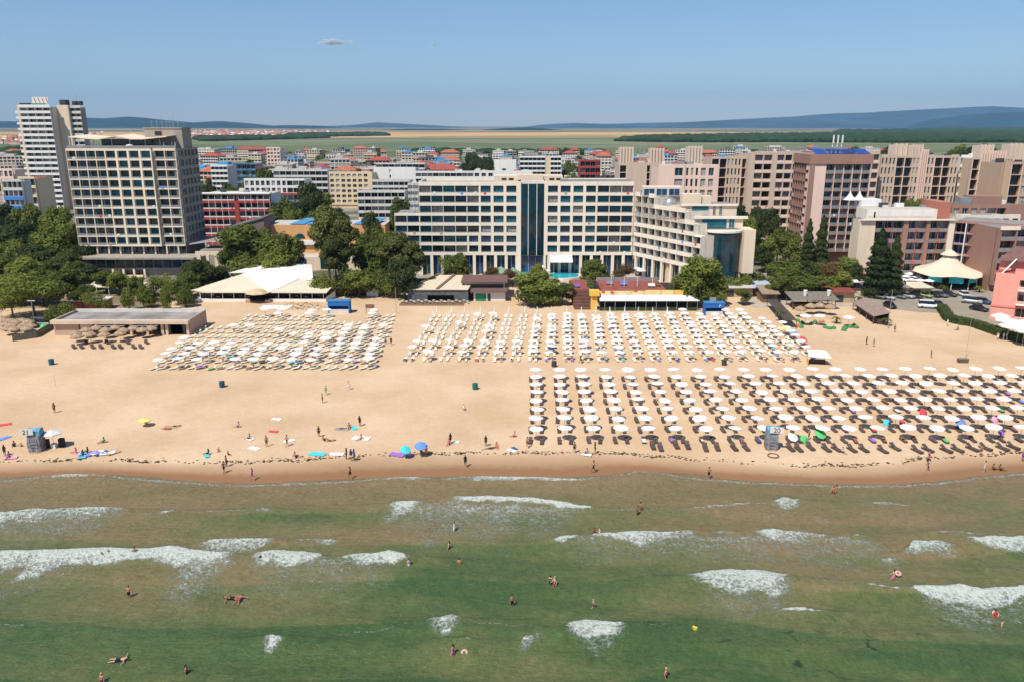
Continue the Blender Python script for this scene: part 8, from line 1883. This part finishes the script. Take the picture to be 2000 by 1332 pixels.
lifeguard(73, 880, '21', 'grey printed lifeguard tower with a white sign reading 21', True); lifeguard(1506, 876, '20', 'grey lifeguard tower with a white sign reading 20', False)
x, y = G(106, 874); t = thing('locker_umbrella', 'white umbrella standing over dark lockers right of the tower with sign 21', 'umbrella', (x, y, 0), 0, None, 1.15); meshobj('canopy', CANOPY_SQ, t); meshobj('pole', POLE, t)
for i, (dx, dy) in enumerate(((-1.1, .1), (.9, .5))): mb = MB(); mb.box(-.35, .35, -.3, .3, 0, 1.25); mb.box(-.33, .33, -.32, -.301, .1, 1.15); tag(mb.build('locker', mat('locker_dark', (.03, .03, .028)), None, (x + dx, y + dy, 0)), f'{"left" if i == 0 else "right"} dark locker under the white umbrella by tower 21', 'locker')
mb = MB(); mb.box(-.35, .3, -.3, .3, 0, .7); tag(mb.build('white_cooler', TENTW, None, (x + .1, y - .1, 0)), 'white box between the two dark lockers', 'box')
# tent stall on the right
x, y = G(1596, 711); t = thing('massage_tent', 'open white topped tent with yellow side panel between the two umbrella fields', 'tent', (x, y, 0), -.1)
mb = MB(); mb.rings([[(-2.1, -1.0, 1.7), (2.2, -1.2, 1.5), (2.3, -1.2, 1.62), (-2.0, -1.0, 1.82)], [(-1.6, 1.2, 2.5), (1.6, 1.2, 2.4), (1.7, 1.2, 2.52), (-1.5, 1.2, 2.62)]]); mb.build('roof', TENTW, t); mb = MB(); mb.rings([[(-2.1, -1.2, 0), (-1.75, 1.2, 0), (-1.65, 1.2, 0), (-2.0, -1.2, 0)], [(-2.1, -1.0, 1.72), (-1.65, 1.2, 2.45), (-1.55, 1.2, 2.45), (-2.0, -1.0, 1.72)]]); mb.build('side_panel', YB, t); mb = MB(); mb.box(-1.4, 1.6, .3, .9, 0, .8); mb.build('table', wicker, t); mb = MB(); mb.tube((2.15, -1.15, 0), (2.2, -1.2, 1.6), .04, n=5); mb.tube((1.6, 1.15, 0), (1.6, 1.15, 2.4), .04, n=5); mb.build('posts', pole_m, t)
# bins
for px, py, c, lab in ((101, 712, (.02, .10, .14), 'dark teal bin at the upper left of the sand'), (434, 756, (.015, .08, .16), 'dark blue bin on the sand below the left field'), (928, 760, (.02, .14, .10), 'dark green bin on the open centre sand'), (1082, 716, (.05, .05, .05), 'dark sign box at the second top umbrella of the lower field'), (1414, 713, (.07, .05, .045), 'dark box behind the top row of the lower field')):
    x, y = G(px, py); t = thing('litter_bin', lab, 'bin', (x, y, 0)); mb = MB(); mb.lathe(0, 0, [(.42, 0), (.48, .1), (.50, 1.0)], 10); m_ = mat('bin_' + lab.split()[1] + str(px), c); mb.build('body', m_, t); mb = MB(); mb.lathe(0, 0, [(.52, 1.0), (.50, 1.12), (.2, 1.2)], 10); mb.build('lid', m_, t)
# fence with stacked things at the left
x0, y0_ = G(25, 667); x1_, y1_ = G(72, 660); x2_, y2_ = G(106, 640); t = thing('wicker_fence', 'dark woven fence panel left of the pavilion', 'fence', (0, 0, 0)); mb = MB()
for (a, c) in (((x0, y0_), (x1_, y1_)), ((x1_, y1_), (x2_, y2_))):
    va, vc = Vector(a), Vector(c); d = (vc - va).normalized(); nn = Vector((-d.y, d.x)) * .05; mb.rings([[tuple(va + nn) + (-.2,), tuple(va - nn) + (-.2,), tuple(va - nn) + (1.5,), tuple(va + nn) + (1.5,)], [tuple(vc + nn) + (-.2,), tuple(vc - nn) + (-.2,), tuple(vc - nn) + (1.5,), tuple(vc + nn) + (1.5,)]])
mb.build('panel', mat('fence_wicker', (.14, .13, .10), var=.4, scale=3), t)
for i in range(14):
    x, y = G(4 + (i * 29 % 62), 636 + (i * 7 % 22)); dup(PT, (x, y, -.3), i, f'thatched umbrella of the dense cluster at the left edge, {od(i)} one', 'thatched umbrellas at the left edge')
parasol(50, 650, 'red', 'red parasol behind the woven fence', 1.4, 1.1, .2); parasol(88, 645, 'green', 'light green parasol at the fence corner', 1.3, .8, .5)
# dune grass patch
dg_ = MB(); rr = random.Random(2); pts_ = []
for i in range(900):
    px, py = rr.gauss(585, 28), rr.uniform(592, 606)
    if rr.random() < .3: px, py = rr.gauss(700, 25), rr.uniform(574, 582)
    x, y = G(px, py)
    if math.sin(x * 1.7) * math.sin(y * 2.1) < 0: continue
    pts_.append((x, y, .15, 0, 0, 1))
leaves(dg_, pts_, .22, rr, .1); tag(dg_.build('dune_grass', leafmat('dune_leaf', (.16, .13, .05), (.20, .20, .08))), 'sparse dry plants on the sand above the left field', 'dune grass', kind='stuff')
# trees get sand patches and footpath marks through the sand material; clouds far outside the haze
def cloud(px, py, w, h, lab, al):
    Yc = 30000; X_, Z_ = P(px, py, Yc); bm = bmesh.new(); rr = random.Random(px); me = bpy.data.meshes.new('cloud')
    for i in range(110):
        dx = rr.gauss(-.1, .34) if i % 3 else rr.uniform(-.2, 1.1); dz = rr.gauss(0, .24) * (1 if dx < .3 else .5); r = rr.uniform(.08, .30) * (1 if dx < .3 else .6)
        bmesh.ops.create_icosphere(bm, subdivisions=2, radius=1, matrix=Matrix.Translation((dx * w, rr.gauss(0, .2) * w, dz * h)) @ Matrix.Diagonal((r * w, r * w, r * h * 1.4, 1)))
    bm.to_mesh(me); bm.free(); me.polygons.foreach_set('use_smooth', [True] * len(me.polygons)); m, nt, b = principled('cloud_vapour_' + str(px)); N, L = nt.nodes, nt.links
    lw = N.new('ShaderNodeLayerWeight'); lw.inputs[0].default_value = .5; mr_ = N.new('ShaderNodeMapRange'); mr_.inputs['To Min'].default_value = al; mr_.inputs['To Max'].default_value = 0; L.new(lw.outputs['Facing'], mr_.inputs[0]); N.remove(b); df, tl, tp, m1, m2 = [N.new('ShaderNode' + q) for q in ('BsdfDiffuse', 'BsdfTranslucent', 'BsdfTransparent', 'MixShader', 'MixShader')]; df.inputs[0].default_value = tl.inputs[0].default_value = (.95, .95, .95, 1); L.new(df.outputs[0], m1.inputs[1]); L.new(tl.outputs[0], m1.inputs[2]); L.new(mr_.outputs[0], m2.inputs[0]); L.new(tp.outputs[0], m2.inputs[1]); L.new(m1.outputs[0], m2.inputs[2]); L.new(m2.outputs[0], N['Material Output'].inputs[0])
    me.materials.append(m); o = bpy.data.objects.new('cloud', me); COL.objects.link(o); o.location = (X_, Yc, Z_); tag(o, lab, 'cloud', kind='thing')
cloud(655, 83, 620, 150, 'small white cloud left of the middle of the sky', .30); cloud(848, 88, 160, 110, 'faint tiny cloud right of the small white one', .05)
# haze
mb = MB(); mb.box(-42000, 42000, -3200, 29000, -32, 1150)
m = bpy.data.materials.new('haze'); m.use_nodes = True; N, L = m.node_tree.nodes, m.node_tree.links; N.remove(N['Principled BSDF']); pv = N.new('ShaderNodeVolumePrincipled'); pv.inputs['Color'].default_value = (.40, .66, 1.0, 1); pv.inputs['Density'].default_value = 4.2e-5; pv.inputs['Anisotropy'].default_value = .0; L.new(pv.outputs[0], N['Material Output'].inputs['Volume'])
tag(mb.build('haze', m), 'thin blue summer haze', 'haze', kind='stuff')
for o in list(scene.objects):     # unused prototypes never placed
    if o.get('label') == 'x':
        for c in list(o.children): bpy.data.objects.remove(c)
        bpy.data.objects.remove(o)
print('objects', len(scene.objects))
